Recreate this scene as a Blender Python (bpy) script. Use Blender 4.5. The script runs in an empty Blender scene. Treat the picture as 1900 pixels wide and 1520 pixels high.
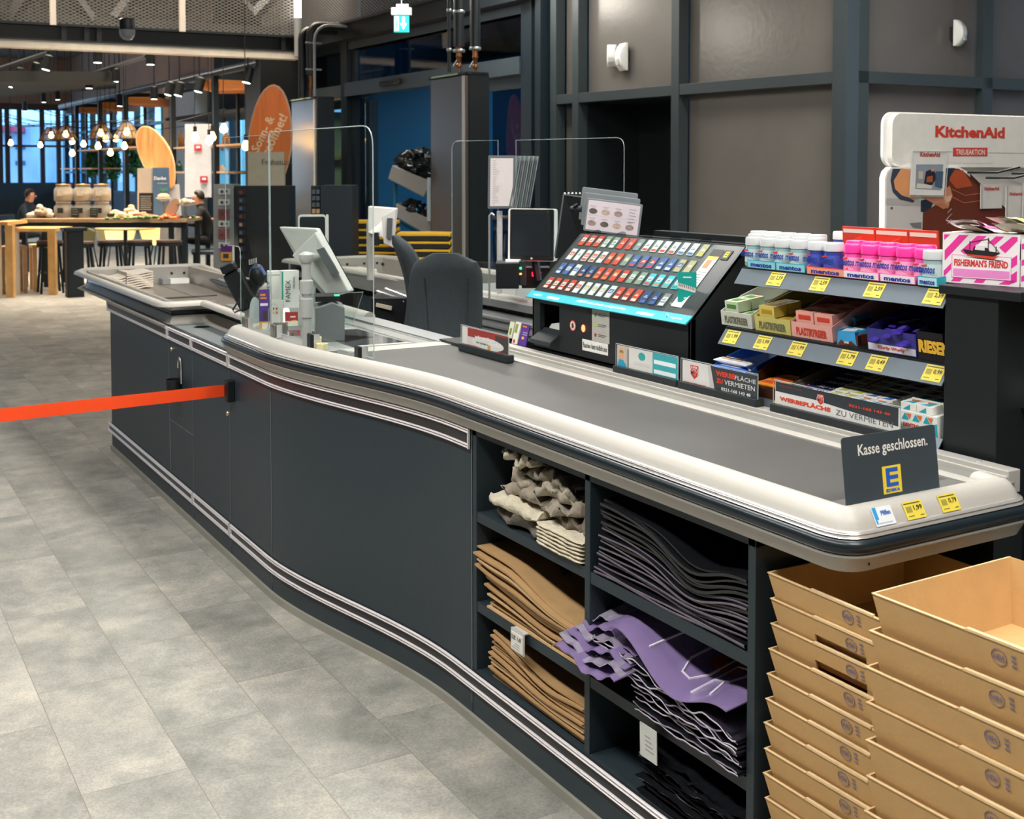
import bpy, bmesh, math, random
from mathutils import Vector, Matrix
random.seed(7)
scene = bpy.context.scene
COL = scene.collection
PI = math.pi
# ---------------------------------------------------------------- camera
CAM_H = 1.55; FPX = 2204.0; PPX = 950.0; PPY = 419.0
PITCH = math.radians(2.6); YAW = math.atan2(1295, 2204)
cd = bpy.data.cameras.new('camera'); cam = bpy.data.objects.new('camera', cd); COL.objects.link(cam)
cam.location = (0, 0, CAM_H)
cam.rotation_euler = (PI/2 - PITCH, 0, -YAW)
cd.sensor_width = 36; cd.lens = 36*FPX/1900; cd.shift_y = -(760-PPY)/1900
cd.clip_end = 200; cd.clip_start = .05
cd.dof.use_dof = True; cd.dof.focus_distance = 3.0; cd.dof.aperture_fstop = 9.0
scene.camera = cam
# ---------------------------------------------------------------- view, world
scene.view_settings.view_transform = 'Standard'
try: scene.view_settings.look = 'None'
except Exception: pass
scene.view_settings.gamma = 1.0
scene.view_settings.use_curve_mapping = False
scene.view_settings.exposure = 0.55
w = bpy.data.worlds.new('sky'); scene.world = w; w.use_nodes = True
nt = w.node_tree; nt.nodes.clear()
tc = nt.nodes.new('ShaderNodeTexCoord'); nz = nt.nodes.new('ShaderNodeTexNoise'); nz.inputs['Scale'].default_value = 2.2; nz.inputs['Detail'].default_value = 4
cr = nt.nodes.new('ShaderNodeValToRGB'); cr.color_ramp.elements[0].position = .35; cr.color_ramp.elements[1].position = .68
cr.color_ramp.elements[0].color = (.36, .58, .86, 1); cr.color_ramp.elements[1].color = (.62, .80, 1, 1)
bg = nt.nodes.new('ShaderNodeBackground'); wo = nt.nodes.new('ShaderNodeOutputWorld')
nt.links.new(tc.outputs['Generated'], nz.inputs['Vector']); nt.links.new(nz.outputs['Fac'], cr.inputs['Fac'])
nt.links.new(cr.outputs['Color'], bg.inputs['Color']); bg.inputs['Strength'].default_value = 2.5
nt.links.new(bg.outputs[0], wo.inputs[0])
# ---------------------------------------------------------------- lamps of the shop, plus one added cafe fill
def area(name, loc, sx, sy, power, color=(1, .97, .92), rot=(0, 0, 0), spread=180):
    l = bpy.data.lights.new(name, 'AREA'); l.shape = 'RECTANGLE'; l.size = sx; l.size_y = sy
    l.energy = power; l.color = color; l.spread = math.radians(spread)
    o = bpy.data.objects.new(name, l); o.location = loc; o.rotation_euler = rot; COL.objects.link(o); return o
def globe(name, loc, r, power, color=(1, .93, .82)):
    l = bpy.data.lights.new(name, 'POINT'); l.shadow_soft_size = r; l.energy = power; l.color = color
    o = bpy.data.objects.new(name, l); o.location = loc; COL.objects.link(o); return o
globe('hall_lamp_left', (2.1, 11.1, 3.35), .28, 45); globe('hall_lamp_right', (4.9, 10.5, 3.45), .2, 28)
WARM = (1, .965, .90); NEU = (1, .985, .95)
area('ceiling_light_aisle', (-.3, 2.6, 3.7), .35, 5.5, 150, NEU)
area('ceiling_light_counter', (1.5, -.2, 3.7), 1.2, 1.2, 75, NEU)
area('ceiling_light_till', (2.5, 4.2, 3.7), .5, 5.5, 125, WARM)
area('ceiling_light_far_aisle', (.3, 8.5, 3.7), .5, 5, 7, NEU)
area('ceiling_light_wall', (5.6, 4.2, 3.7), .7, 3.5, 90, WARM)
area('ceiling_light_door', (5.5, 9.5, 3.7), .5, 3, 50, WARM)
area('ceiling_light_cafe', (4, 17.5, 4.9), 4, 6, 560, (1, .86, .7), spread=85)
area('ceiling_light_cafe_end', (0, 25, 4.9), 6, 8, 800, (1, .88, .75), spread=125)
area('cafe_back_fill', (10, 27, 5.0), 3, 14, 1100, (1, .86, .74))  # unseen fill lamp, added to brighten the upper cafe walls
# ---------------------------------------------------------------- pixel <-> place helpers (photo pixels of the 1900x1520 frame)
_f0 = Vector((math.sin(YAW), math.cos(YAW), 0)); _r = Vector((math.cos(YAW), -math.sin(YAW), 0)); _u0 = Vector((0, 0, 1))
_f = _f0*math.cos(PITCH) - _u0*math.sin(PITCH); _u = _u0*math.cos(PITCH) + _f0*math.sin(PITCH); _C = Vector((0, 0, CAM_H))
def ray(px, py): return _f*FPX + _r*(px-PPX) - _u*(py-PPY)
def onZ(px, py, z): d = ray(px, py); return _C + d*((z-CAM_H)/d.z)
def onX(px, py, x): d = ray(px, py); return _C + d*(x/d.x)
def onY(px, py, y): d = ray(px, py); return _C + d*(y/d.y)
def onD(px, py, D): d = ray(px, py); h = Vector((d.x, d.y, 0)).dot(_f0); return _C + d*(D/h)     # D = distance along the level view axis
def onL(px, py, a, b):                                                                            # on the vertical plane through a and b
    d = ray(px, py); n = Vector((b[1]-a[1], a[0]-b[0], 0)); return _C + d*((Vector((a[0], a[1], 0)) - Vector((0, 0, 0))).dot(n)/d.dot(n))
# ---------------------------------------------------------------- materials
def srgb(h):
    if not isinstance(h, str): return tuple(h)
    h = h.lstrip('#'); c = [int(h[i:i+2], 16)/255 for i in (0, 2, 4)]
    return tuple(x/12.92 if x <= .04045 else ((x+.055)/1.055)**2.4 for x in c)
_M = {}
def mat(name, color='#808080', rough=.5, metal=0, var=.06, scale=8, bump=0, bscale=60, emit=0, ecol=None, spec=.5, trans=0, alpha=1, coat=0, stretch=None, ior=1.45, aniso=0):
    if name in _M: return _M[name]
    m = bpy.data.materials.new(name); m.use_nodes = True; nt = m.node_tree; b = nt.nodes['Principled BSDF']
    c = srgb(color); tc = nt.nodes.new('ShaderNodeTexCoord'); vec = tc.outputs['Object']
    if stretch:
        mp = nt.nodes.new('ShaderNodeMapping'); mp.inputs['Scale'].default_value = stretch; nt.links.new(vec, mp.inputs['Vector']); vec = mp.outputs[0]
    n = nt.nodes.new('ShaderNodeTexNoise'); n.inputs['Scale'].default_value = scale; n.inputs['Detail'].default_value = 3
    nt.links.new(vec, n.inputs['Vector'])
    r = nt.nodes.new('ShaderNodeValToRGB'); e = r.color_ramp.elements
    e[0].position = .3; e[1].position = .7
    e[0].color = tuple(max(0, x*(1-var)) for x in c) + (1,); e[1].color = tuple(min(1, x*(1+var)) for x in c) + (1,)
    nt.links.new(n.outputs['Fac'], r.inputs['Fac']); nt.links.new(r.outputs['Color'], b.inputs['Base Color'])
    b.inputs['Roughness'].default_value = rough; b.inputs['Metallic'].default_value = metal; b.inputs['Specular IOR Level'].default_value = spec
    b.inputs['Transmission Weight'].default_value = trans; b.inputs['IOR'].default_value = ior; b.inputs['Coat Weight'].default_value = coat
    if alpha < 1: b.inputs['Alpha'].default_value = alpha
    if emit:
        b.inputs['Emission Color'].default_value = srgb(ecol or color) + (1,); b.inputs['Emission Strength'].default_value = emit
    if bump:
        n2 = nt.nodes.new('ShaderNodeTexNoise'); n2.inputs['Scale'].default_value = bscale; n2.inputs['Detail'].default_value = 4; nt.links.new(vec, n2.inputs['Vector'])
        bp = nt.nodes.new('ShaderNodeBump'); bp.inputs['Strength'].default_value = bump; bp.inputs['Distance'].default_value = .01
        nt.links.new(n2.outputs['Fac'], bp.inputs['Height']); nt.links.new(bp.outputs[0], b.inputs['Normal'])
    _M[name] = m; return m
def thin_glass(name, tint='#ffffff', refl=1.0):
    """acrylic sheet: mostly clear, mirrors at its Fresnel share"""
    if name in _M: return _M[name]
    m = bpy.data.materials.new(name); m.use_nodes = True; nt = m.node_tree; nt.nodes.clear()
    t = nt.nodes.new('ShaderNodeBsdfTransparent'); t.inputs[0].default_value = srgb(tint) + (1,)
    g = nt.nodes.new('ShaderNodeBsdfGlossy'); g.inputs['Roughness'].default_value = .02
    f = nt.nodes.new('ShaderNodeFresnel'); f.inputs[0].default_value = 1.45
    ml = nt.nodes.new('ShaderNodeMath'); ml.operation = 'MULTIPLY'; ml.inputs[1].default_value = refl; ml.use_clamp = True
    mx = nt.nodes.new('ShaderNodeMixShader'); o = nt.nodes.new('ShaderNodeOutputMaterial')
    ge = nt.nodes.new('ShaderNodeNewGeometry'); ff = nt.nodes.new('ShaderNodeMath'); ff.operation = 'SUBTRACT'; ff.inputs[0].default_value = 1.0; nt.links.new(ge.outputs['Backfacing'], ff.inputs[1])
    m2 = nt.nodes.new('ShaderNodeMath'); m2.operation = 'MULTIPLY'; nt.links.new(f.outputs[0], m2.inputs[0]); nt.links.new(ff.outputs[0], m2.inputs[1])
    nt.links.new(m2.outputs[0], ml.inputs[0]); nt.links.new(ml.outputs[0], mx.inputs[0]); nt.links.new(t.outputs[0], mx.inputs[1]); nt.links.new(g.outputs[0], mx.inputs[2]); nt.links.new(mx.outputs[0], o.inputs[0])
    _M[name] = m; return m
_pal = {}
def ink(h, rough=.45, spec=.4):                  # printed / painted colour
    k = f'ink_{h}_{rough}'
    return mat(k, h, rough, var=.03, scale=20, spec=spec)
# ---------------------------------------------------------------- mesh builder
_txt = {}
def text_mesh(s, bold=0, font_shear=0):
    k = (s, bold, font_shear)
    if k in _txt: return _txt[k]
    cu = bpy.data.curves.new('t', 'FONT'); cu.body = s; cu.size = 1; cu.offset = bold; cu.shear = font_shear; cu.resolution_u = 2; cu.align_x = 'LEFT'
    ob = bpy.data.objects.new('t', cu); COL.objects.link(ob)
    dg = bpy.context.evaluated_depsgraph_get(); me = ob.evaluated_get(dg).to_mesh()
    vs = [tuple(v.co) for v in me.vertices]; fs = [tuple(p.vertices) for p in me.polygons]
    ob.evaluated_get(dg).to_mesh_clear(); bpy.data.objects.remove(ob); bpy.data.curves.remove(cu)
    if vs:
        x0 = min(v[0] for v in vs); x1 = max(v[0] for v in vs); y0 = min(v[1] for v in vs); y1 = max(v[1] for v in vs)
    else: x0 = y0 = 0; x1 = y1 = 1
    _txt[k] = (vs, fs, x0, x1, y0, y1); return _txt[k]
class MB:
    def __init__(s, *mats): s.v = []; s.f = []; s.m = []; s.sm = []; s.mats = list(mats); s.T = Matrix.Identity(4); s.cur = 0; s.smooth = False
    def use(s, m):
        if m not in s.mats: s.mats.append(m)
        s.cur = s.mats.index(m); return s
    def at(s, M): s.T = M if M is not None else Matrix.Identity(4); return s
    def add(s, vs, fs, smooth=None):
        b = len(s.v); s.v += [s.T @ Vector(v) for v in vs]
        for f in fs: s.f.append(tuple(b+i for i in f)); s.m.append(s.cur); s.sm.append(s.smooth if smooth is None else smooth)
        return s
    def box(s, x0, x1, y0, y1, z0, z1):
        vs = [(x, y, z) for z in (z0, z1) for y in (y0, y1) for x in (x0, x1)]
        return s.add(vs, [(0, 2, 3, 1), (4, 5, 7, 6), (0, 1, 5, 4), (2, 6, 7, 3), (0, 4, 6, 2), (1, 3, 7, 5)], False)
    def bbox(s, x0, x1, y0, y1, z0, z1, r=.005, seg=2):       # box with rounded vertical edges (around z) and bevelled rims
        pts = rrect(x0, x1, y0, y1, r, seg)
        q = r*.6
        cx, cy = (x0+x1)/2, (y0+y1)/2; kx = 1-2*q/max(1e-6, (x1-x0)); ky = 1-2*q/max(1e-6, (y1-y0))
        ins = [(cx+(x-cx)*kx, cy+(y-cy)*ky) for x, y in pts]
        n = len(pts); vs = [(x, y, z0) for x, y in ins] + [(x, y, z0+q) for x, y in pts] + [(x, y, z1-q) for x, y in pts] + [(x, y, z1) for x, y in ins]
        fs = [tuple(range(n))[::-1], tuple(range(3*n, 4*n))]
        for k in range(3):
            for i in range(n): j = (i+1) % n; fs.append((k*n+i, k*n+j, (k+1)*n+j, (k+1)*n+i))
        return s.add(vs, fs)
    def prism(s, pts, z0, z1):                                  # polygon in xy, extruded in z
        n = len(pts); vs = [(p[0], p[1], z0) for p in pts] + [(p[0], p[1], z1) for p in pts]
        return s.add(vs, [tuple(range(n))[::-1], tuple(range(n, 2*n))] + [(i, (i+1) % n, n+(i+1) % n, n+i) for i in range(n)], False)
    def prismv(s, pts, d):                                      # 3d polygon pushed by vector d
        n = len(pts); d = Vector(d); vs = [Vector(p) for p in pts]; vs = vs + [v+d for v in vs]
        return s.add(vs, [tuple(range(n))[::-1], tuple(range(n, 2*n))] + [(i, (i+1) % n, n+(i+1) % n, n+i) for i in range(n)], False)
    def poly(s, pts): return s.add(pts, [tuple(range(len(pts)))], False)
    def tube(s, path, r, seg=8, closed=False, caps=True):
        P = [Vector(p) for p in path]; n = len(P); vs = []; fs = []
        rs = r if isinstance(r, (list, tuple)) else [r]*n
        up = None
        for i, p in enumerate(P):
            if closed: t = (P[(i+1) % n]-P[i-1])
            else: t = P[min(i+1, n-1)]-P[max(i-1, 0)]
            t = t.normalized() if t.length > 1e-9 else Vector((0, 0, 1))
            if up is None: up = Vector((0, 0, 1)) if abs(t.z) < .9 else Vector((1, 0, 0))
            a = t.cross(up)
            if a.length < 1e-6: a = t.cross(Vector((1, .3, 0)))
            a.normalize(); b = a.cross(t).normalized(); up = b
            for k in range(seg):
                an = 2*PI*k/seg; vs.append(p + (a*math.cos(an)+b*math.sin(an))*rs[i])
        m = n if closed else n-1
        for i in range(m):
            for k in range(seg): j = (k+1) % seg; ii = (i+1) % n; fs.append((i*seg+k, i*seg+j, ii*seg+j, ii*seg+k))
        if not closed and caps: fs.append(tuple(range(seg))); fs.append(tuple(range((n-1)*seg, n*seg))[::-1])
        return s.add(vs, fs, True)
    def lathe(s, prof, seg=16, c=(0, 0, 0), caps=True):        # prof: (r, z)
        n = len(prof); vs = []; fs = []
        for r, z in prof:
            for k in range(seg): a = 2*PI*k/seg; vs.append((c[0]+r*math.cos(a), c[1]+r*math.sin(a), c[2]+z))
        for i in range(n-1):
            for k in range(seg): j = (k+1) % seg; fs.append((i*seg+k, i*seg+j, (i+1)*seg+j, (i+1)*seg+k))
        if caps:
            if prof[0][0] > 1e-4: fs.append(tuple(range(seg))[::-1])
            if prof[-1][0] > 1e-4: fs.append(tuple(range((n-1)*seg, n*seg)))
        return s.add(vs, fs, True)
    def grid(s, rows, closed_u=False, smooth=True):             # rows: list of equal-length point lists
        n = len(rows[0]); vs = [p for r in rows for p in r]; fs = []
        for i in range(len(rows)-1):
            for k in range(n-1 if not closed_u else n): j = (k+1) % n; fs.append((i*n+k, i*n+j, (i+1)*n+j, (i+1)*n+k))
        return s.add(vs, fs, smooth)
    def ball(s, c, r, seg=12, rings=7):
        rx, ry, rz = r if isinstance(r, (tuple, list)) else (r, r, r)
        vs = []; fs = []
        for i in range(rings+1):
            t = PI*i/rings
            for k in range(seg): a = 2*PI*k/seg; vs.append((c[0]+rx*math.sin(t)*math.cos(a), c[1]+ry*math.sin(t)*math.sin(a), c[2]+rz*math.cos(t)))
        for i in range(rings):
            for k in range(seg): j = (k+1) % seg; fs.append((i*seg+k, (i+1)*seg+k, (i+1)*seg+j, i*seg+j))
        return s.add(vs, fs, True)
    def text(s, t, O, U, V, w=None, h=None, m=None, bold=.0, lift=.0006, cx=False, shear=0):
        """t written on the plane at O, U = reading direction, V = up; fitted to width w and cap height h"""
        O = Vector(O); U = Vector(U).normalized(); V = Vector(V).normalized(); N = U.cross(V).normalized()
        vs, fs, x0, x1, y0, y1 = text_mesh(t, bold, shear)
        W = x1-x0; Hh = y1-y0
        if w is None: k = h/Hh; kx = k
        elif h is None: kx = w/W; k = kx
        else: kx = w/W; k = h/Hh
        ox = -kx*W/2 if cx else 0
        if m: s.use(m)
        return s.add([O + U*((x-x0)*kx+ox) + V*((y-y0)*k) + N*lift for x, y, z in vs], fs, False)
    def build(s, name, parent=None, world=True, bevel=0, autosmooth=None, solid=0, subsurf=0):
        me = bpy.data.meshes.new(name); off = Vector((0, 0, 0))
        if parent is not None and world:
            p = parent; 
            while p is not None: off = off + p.location; p = p.parent
        me.from_pydata([v-off for v in s.v], [], s.f)
        for m in s.mats: me.materials.append(m)
        me.polygons.foreach_set('material_index', s.m); me.polygons.foreach_set('use_smooth', s.sm)
        bm = bmesh.new(); bm.from_mesh(me)
        try: bmesh.ops.recalc_face_normals(bm, faces=bm.faces[:]) if s.__dict__.get('recalc', True) else None
        except Exception: pass
        bm.to_mesh(me); bm.free(); me.update()
        if any(s.sm) and not getattr(s, 'soft', False):
            try: me.set_sharp_from_angle(angle=math.radians(42))
            except Exception: pass
        o = bpy.data.objects.new(name, me); COL.objects.link(o)
        if parent is not None: o.parent = parent
        if solid: d = o.modifiers.new('solid', 'SOLIDIFY'); d.thickness = solid; d.offset = 0
        if bevel: d = o.modifiers.new('bevel', 'BEVEL'); d.width = bevel; d.segments = 2; d.limit_method = 'ANGLE'; d.angle_limit = math.radians(40)
        if subsurf: d = o.modifiers.new('sub', 'SUBSURF'); d.levels = subsurf; d.render_levels = subsurf
        return o
def rrect(x0, x1, y0, y1, r, seg=3):
    r = min(r, (x1-x0)/2-1e-5, (y1-y0)/2-1e-5); P = []
    for cx, cy, a0 in ((x1-r, y0+r, -PI/2), (x1-r, y1-r, 0), (x0+r, y1-r, PI/2), (x0+r, y0+r, PI)):
        for i in range(seg+1): a = a0+PI/2*i/seg; P.append((cx+r*math.cos(a), cy+r*math.sin(a)))
    return P
def tag(o, label=None, cat=None, group=None, kind=None):
    if label: o['label'] = label
    if cat: o['category'] = cat
    if group: o['group'] = group
    if kind: o['kind'] = kind
    return o
def thing(name, label, cat, loc=(0, 0, 0), rz=0, group=None):
    o = bpy.data.objects.new(name, None); o.empty_display_size = .05; COL.objects.link(o); o.location = loc; o.rotation_euler = (0, 0, rz)
    return tag(o, label, cat, group)
def struct(o): o['kind'] = 'structure'; return o
def copy_tree(o, parent=None):
    c = o.copy(); COL.objects.link(c)
    if parent is not None: c.parent = parent
    for ch in [x for x in KIDS(o)]: copy_tree(ch, c)
    return c
def KIDS(o): return [x for x in COL.objects if x.parent == o]
def dup(o, loc, rz=None, label=None, group=None, scale=None, rot=None):
    c = copy_tree(o); c.location = loc
    if rz is not None: c.rotation_euler = (0, 0, rz)
    if rot is not None: c.rotation_euler = rot
    if label: c['label'] = label
    if group: c['group'] = group
    if scale: c.scale = (scale, scale, scale) if not isinstance(scale, (tuple, list)) else scale
    return c
def frame(O, U, V):
    """matrix whose x = U, y = V (both unit), z = U x V, origin O"""
    U = Vector(U).normalized(); V = Vector(V); V = (V - U*V.dot(U)).normalized(); N = U.cross(V)
    M = Matrix.Identity(4)
    for i in range(3): M[i][0] = U[i]; M[i][1] = V[i]; M[i][2] = N[i]; M[i][3] = Vector(O)[i]
    return M
ORD = ['first', 'second', 'third', 'fourth', 'fifth', 'sixth', 'seventh', 'eighth', 'ninth', 'tenth', 'eleventh', 'twelfth', 'thirteenth', 'fourteenth', 'fifteenth', 'sixteenth', 'seventeenth', 'eighteenth', 'nineteenth', 'twentieth']
# common materials
ANTH = mat('anthracite_laminate', '#29353c', .42, var=.05, scale=30, bump=.08, bscale=300)
ANTH2 = mat('anthracite_board', '#273238', .5, var=.05, bump=.05, bscale=200)
ALU = mat('brushed_aluminium', '#b3b0a9', .36, metal=.55, var=.03, scale=6, stretch=(60, 2, 60), bump=.02, bscale=40)
ALUW = mat('satin_white_metal', '#b5b2ab', .4, metal=.15, var=.02)
CHR = mat('chrome', '#e4e2de', .2, metal=.7, var=.02)
RUB = mat('black_rubber', '#1b2429', .3, var=.05, spec=.5)
BLK = mat('black_plastic', '#121619', .4, var=.08)
BLKM = mat('black_metal', '#141b20', .45, var=.08, spec=.5)
BELT = mat('belt_rubber', '#4b4b4a', .5, var=.09, scale=5, bump=.06, bscale=500)
GREY = mat('grey_plastic', '#8c8f90', .4, var=.04)
LGREY = mat('light_grey_plastic', '#c9c8c4', .38, var=.03)
WHT = mat('white_plastic', '#ecebe6', .4, var=.02)
GLS = thin_glass('acrylic_sheet', '#f7fbfa', .9)
EDGE = mat('acrylic_edge', '#b9c6c6', .25, var=.02, alpha=.55)
SCR = mat('dark_screen', '#23282b', .12, var=.05)
# ================================================================ room shell
def floor_mat():
    m = bpy.data.materials.new('stone_floor_tiles'); m.use_nodes = True; nt = m.node_tree; b = nt.nodes['Principled BSDF']; L = nt.links.new
    def M(op, a, c=None, d=None):
        n = nt.nodes.new('ShaderNodeMath'); n.operation = op
        for i, v in enumerate((a, c, d)):
            if v is None: continue
            if isinstance(v, (int, float)): n.inputs[i].default_value = v
            else: L(v, n.inputs[i])
        return n.outputs[0]
    tc = nt.nodes.new('ShaderNodeTexCoord'); sp = nt.nodes.new('ShaderNodeSeparateXYZ'); L(tc.outputs['Object'], sp.inputs[0])
    u = M('DIVIDE', M('SUBTRACT', sp.outputs[0], .539), .2675); col = M('FLOOR', u); fu = M('SUBTRACT', u, col)
    v = M('DIVIDE', M('SUBTRACT', sp.outputs[1], M('MULTIPLY_ADD', col, .2215, 3.034)), .6655); row = M('FLOOR', v); fv = M('SUBTRACT', v, row)
    du = M('MULTIPLY', M('MINIMUM', fu, M('SUBTRACT', 1, fu)), .2675); dv = M('MULTIPLY', M('MINIMUM', fv, M('SUBTRACT', 1, fv)), .6655)
    d = M('MINIMUM', du, dv); joint = M('LESS_THAN', d, .0011)
    cb = nt.nodes.new('ShaderNodeCombineXYZ'); L(col, cb.inputs[0]); L(row, cb.inputs[1])
    wn = nt.nodes.new('ShaderNodeTexWhiteNoise'); L(cb.outputs[0], wn.inputs['Vector'])
    # cloudy stone: noise shifted per tile
    ad = nt.nodes.new('ShaderNodeVectorMath'); ad.operation = 'MULTIPLY_ADD'; L(wn.outputs['Color'], ad.inputs[0]); ad.inputs[1].default_value = (9, 9, 9); L(tc.outputs['Object'], ad.inputs[2])
    def noise(sc, det=5, rough=.6, dist=0):
        n = nt.nodes.new('ShaderNodeTexNoise'); n.inputs['Scale'].default_value = sc; n.inputs['Detail'].default_value = det; n.inputs['Roughness'].default_value = rough; n.inputs['Distortion'].default_value = dist; L(ad.outputs[0], n.inputs['Vector']); return n.outputs['Fac']
    n1 = noise(3.5, 6, .62, .4); n2 = noise(140, 2, .5); n3 = noise(11, 5, .7)
    r = nt.nodes.new('ShaderNodeValToRGB'); e = r.color_ramp.elements
    e[0].position = .30; e[0].color = srgb('#74776f')+(1,); e[1].position = .68; e[1].color = srgb('#bbb5a8')+(1,)
    e2 = e.new(.5); e2.color = srgb('#9b9991')+(1,)
    L(M('ADD', M('MULTIPLY', n1, .62), M('MULTIPLY', n3, .38)), r.inputs['Fac'])
    hs = nt.nodes.new('ShaderNodeHueSaturation'); L(r.outputs['Color'], hs.inputs['Color']); L(M('MULTIPLY_ADD', wn.outputs['Value'], .2, .9), hs.inputs['Value'])
    mx = nt.nodes.new('ShaderNodeMixRGB'); mx.blend_type = 'MULTIPLY'; mx.inputs['Fac'].default_value = 1; L(hs.outputs['Color'], mx.inputs[1])
    r2 = nt.nodes.new('ShaderNodeValToRGB'); r2.color_ramp.elements[0].position = .35; r2.color_ramp.elements[0].color = (.82, .82, .82, 1); r2.color_ramp.elements[1].position = .65; r2.color_ramp.elements[1].color = (1.05, 1.05, 1.05, 1); L(n2, r2.inputs['Fac']); L(r2.outputs['Color'], mx.inputs[2])
    mj = nt.nodes.new('ShaderNodeMixRGB'); L(joint, mj.inputs['Fac']); L(mx.outputs[0], mj.inputs[1]); mj.inputs[2].default_value = srgb('#7d7669')+(1,)
    L(mj.outputs[0], b.inputs['Base Color']); L(M('MULTIPLY_ADD', n3, .25, .38), b.inputs['Roughness']); b.inputs['Specular IOR Level'].default_value = .35
    bp = nt.nodes.new('ShaderNodeBump'); bp.inputs['Strength'].default_value = .5; bp.inputs['Distance'].default_value = .002
    L(M('SUBTRACT', M('MULTIPLY', n2, .15), joint), bp.inputs['Height']); L(bp.outputs[0], b.inputs['Normal'])
    return m
mb = MB(floor_mat()); mb.box(-9, 20, -4, 44, -.1, 0); struct(mb.build('floor'))
CEIL = mat('ceiling_panel', '#8b8078', .8, var=.05)
SHOPW = mat('shop_wall', '#6f6d68', .8, var=.1, scale=.8)
mb = MB(CEIL); mb.box(-9, 20, -4, 44, 5.2, 5.3); struct(mb.build('ceiling'))
mb = MB(SHOPW); mb.box(-9.1, 30, -4.1, -4, 0, 5.2); struct(mb.build('wall_behind'))
mb = MB(SHOPW); mb.box(-9.1, -9, -4, 44, 0, 5.2); struct(mb.build('wall_left'))
mb = MB(SHOPW); mb.box(12, 12.1, -4, 2.0, 0, 5.2); struct(mb.build('wall_right'))

# ================================================================ the checkout counter (nearest till)
FX0, FX1 = 1.405, 1.568
def front_x(y):
    t = max(0, min(1, (4.16-y)/(4.16-2.98))); t = t*t*(3-2*t); return FX0+(FX1-FX0)*t
def front_path(y0, y1, n=60): return [(front_x(y0+(y1-y0)*i/n), y0+(y1-y0)*i/n) for i in range(n+1)]
def offs(path, d, side=1):
    """shift an open plan path sideways by d (side=1: to the right-hand normal of travel)"""
    out = []; n = len(path)
    for i, p in enumerate(path):
        p = Vector(p); a = (p-Vector(path[i-1])).normalized() if i > 0 else None; b = (Vector(path[i+1])-p).normalized() if i < n-1 else None
        if a is None: a = b
        if b is None: b = a
        na = Vector((a.y, -a.x)); nb = Vector((b.y, -b.x)); m = (na+nb)
        m = m.normalized() if m.length > 1e-6 else na; k = 1/max(.35, m.dot(na)); q = p + m*(d*k*side); out.append((q.x, q.y))
    return out
def sweep(mb, path, prof, side=1, smooth=True, caps=False):
    rows = []
    for d, z in prof: rows.append([(x, y, z) for x, y in offs(path, d, side)])
    mb.grid(rows, smooth=smooth)
    if caps:
        for k in (0, -1):
            c = [r[k] for r in rows]; mb.poly(c)
    return mb
def fillet(pts, rad, seg=5):
    out = [pts[0]]
    for i in range(1, len(pts)-1):
        p = Vector(pts[i]); a = Vector(pts[i-1])-p; b = Vector(pts[i+1])-p; r = min(rad, a.length*.45, b.length*.45); a.normalize(); b.normalize()
        for k in range(seg+1):
            t = k/seg; q = (p+a*r)*(1-t)**2 + p*2*t*(1-t) + (p+b*r)*t*t; out.append((q.x, q.y))
    out.append(pts[-1]); return out
TOPP = [(-.047, .922), (-.045, .934), (-.039, .9415), (-.030, .945), (-.018, .9455), (-.007, .942), (.002, .934), (.009, .924), (.0145, .912)]
CHRP = [(.0145, .912), (.021, .911), (.0235, .908), (.0205, .9055), (.0245, .9035), (.0262, .901), (.022, .899)]
BUMP = [(.022, .899), (.031, .898), (.0355, .893), (.037, .886), (.0355, .880), (.032, .875), (.028, .873)]
SKP1 = [(.028, .873), (.0325, .871), (.0325, .868), (.029, .866)]
SKP2 = [(.029, .866), (.027, .862), (.018, .846), (.014, .838), (.006, .836), (-.03, .836)]
ALUT = mat('top_rail_aluminium', '#b4b0a8', .5, metal=.12, spec=.35, var=.03, scale=4, stretch=(50, 1, 50))
def rim(parent, path, side, name='bumper_rail'):
    m = MB(ALUT); sweep(m, path, TOPP, side); 
    m.use(CHR); sweep(m, path, CHRP, side); m.use(ALU); sweep(m, path, SKP1, side); m.use(ALUT); sweep(m, path, SKP2, side)
    # closing faces at both ends
    m.use(ALUT)
    full = TOPP+CHRP+BUMP+SKP1+SKP2+[(-.07, .86)]
    for k in (0, -1): m.poly([(lambda q: (q[0], q[1], z))(offs(path, d, side)[k]) for d, z in full])
    o = m.build(name, parent)
    b = MB(RUB); sweep(b, path, BUMP, side); r = b.build('rubber_bumper', o); return o
counter = thing('checkout_counter', 'long anthracite checkout counter with curved front, silver rail and grey conveyor belt, nearest the camera', 'checkout counter', (1.9, 3.5, 0))
# front path in direction of decreasing y (towards the camera): the aisle lies on the right-hand side of travel
PB = [(1.60, 4.615), (1.43, 4.61)] + [(1.407, 4.585)] + front_path(4.55, 1.62, 70) + fillet([(1.568, 1.60), (1.568, 1.497), (1.66, 1.497)], .075, 6)[1:] + [(1.75, 1.497), (1.97, 1.497)] + fillet([(1.98, 1.497), (2.03, 1.497), (2.04, 1.57)], .04, 5)[1:]
rail = rim(counter, PB, 1)
# corner casting seams and the screw hole
m = MB(mat('dark_gap', '#15181a', .8)); m.tube([(1.602, 1.4755, .853), (1.604, 1.474, .853)], .0028, 8); m.build('screw_hole', rail)
# far (packing) section
PA = [(2.10, 6.35), (2.12, 6.80)] 
PA = fillet([(2.06, 5.2), (2.10, 6.9), (2.17, 7.80), (1.47, 7.80), (1.42, 7.50)], .06, 4)[1:-1]
PA = [(2.03, 4.70)] + PA + [(1.41, 7.62)] + fillet([(1.41, 7.5), (1.41, 5.58), (1.60, 5.58), (1.585, 4.5)], .03, 4)
rim(counter, PA[::-1] if False else PA, -1)
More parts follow.
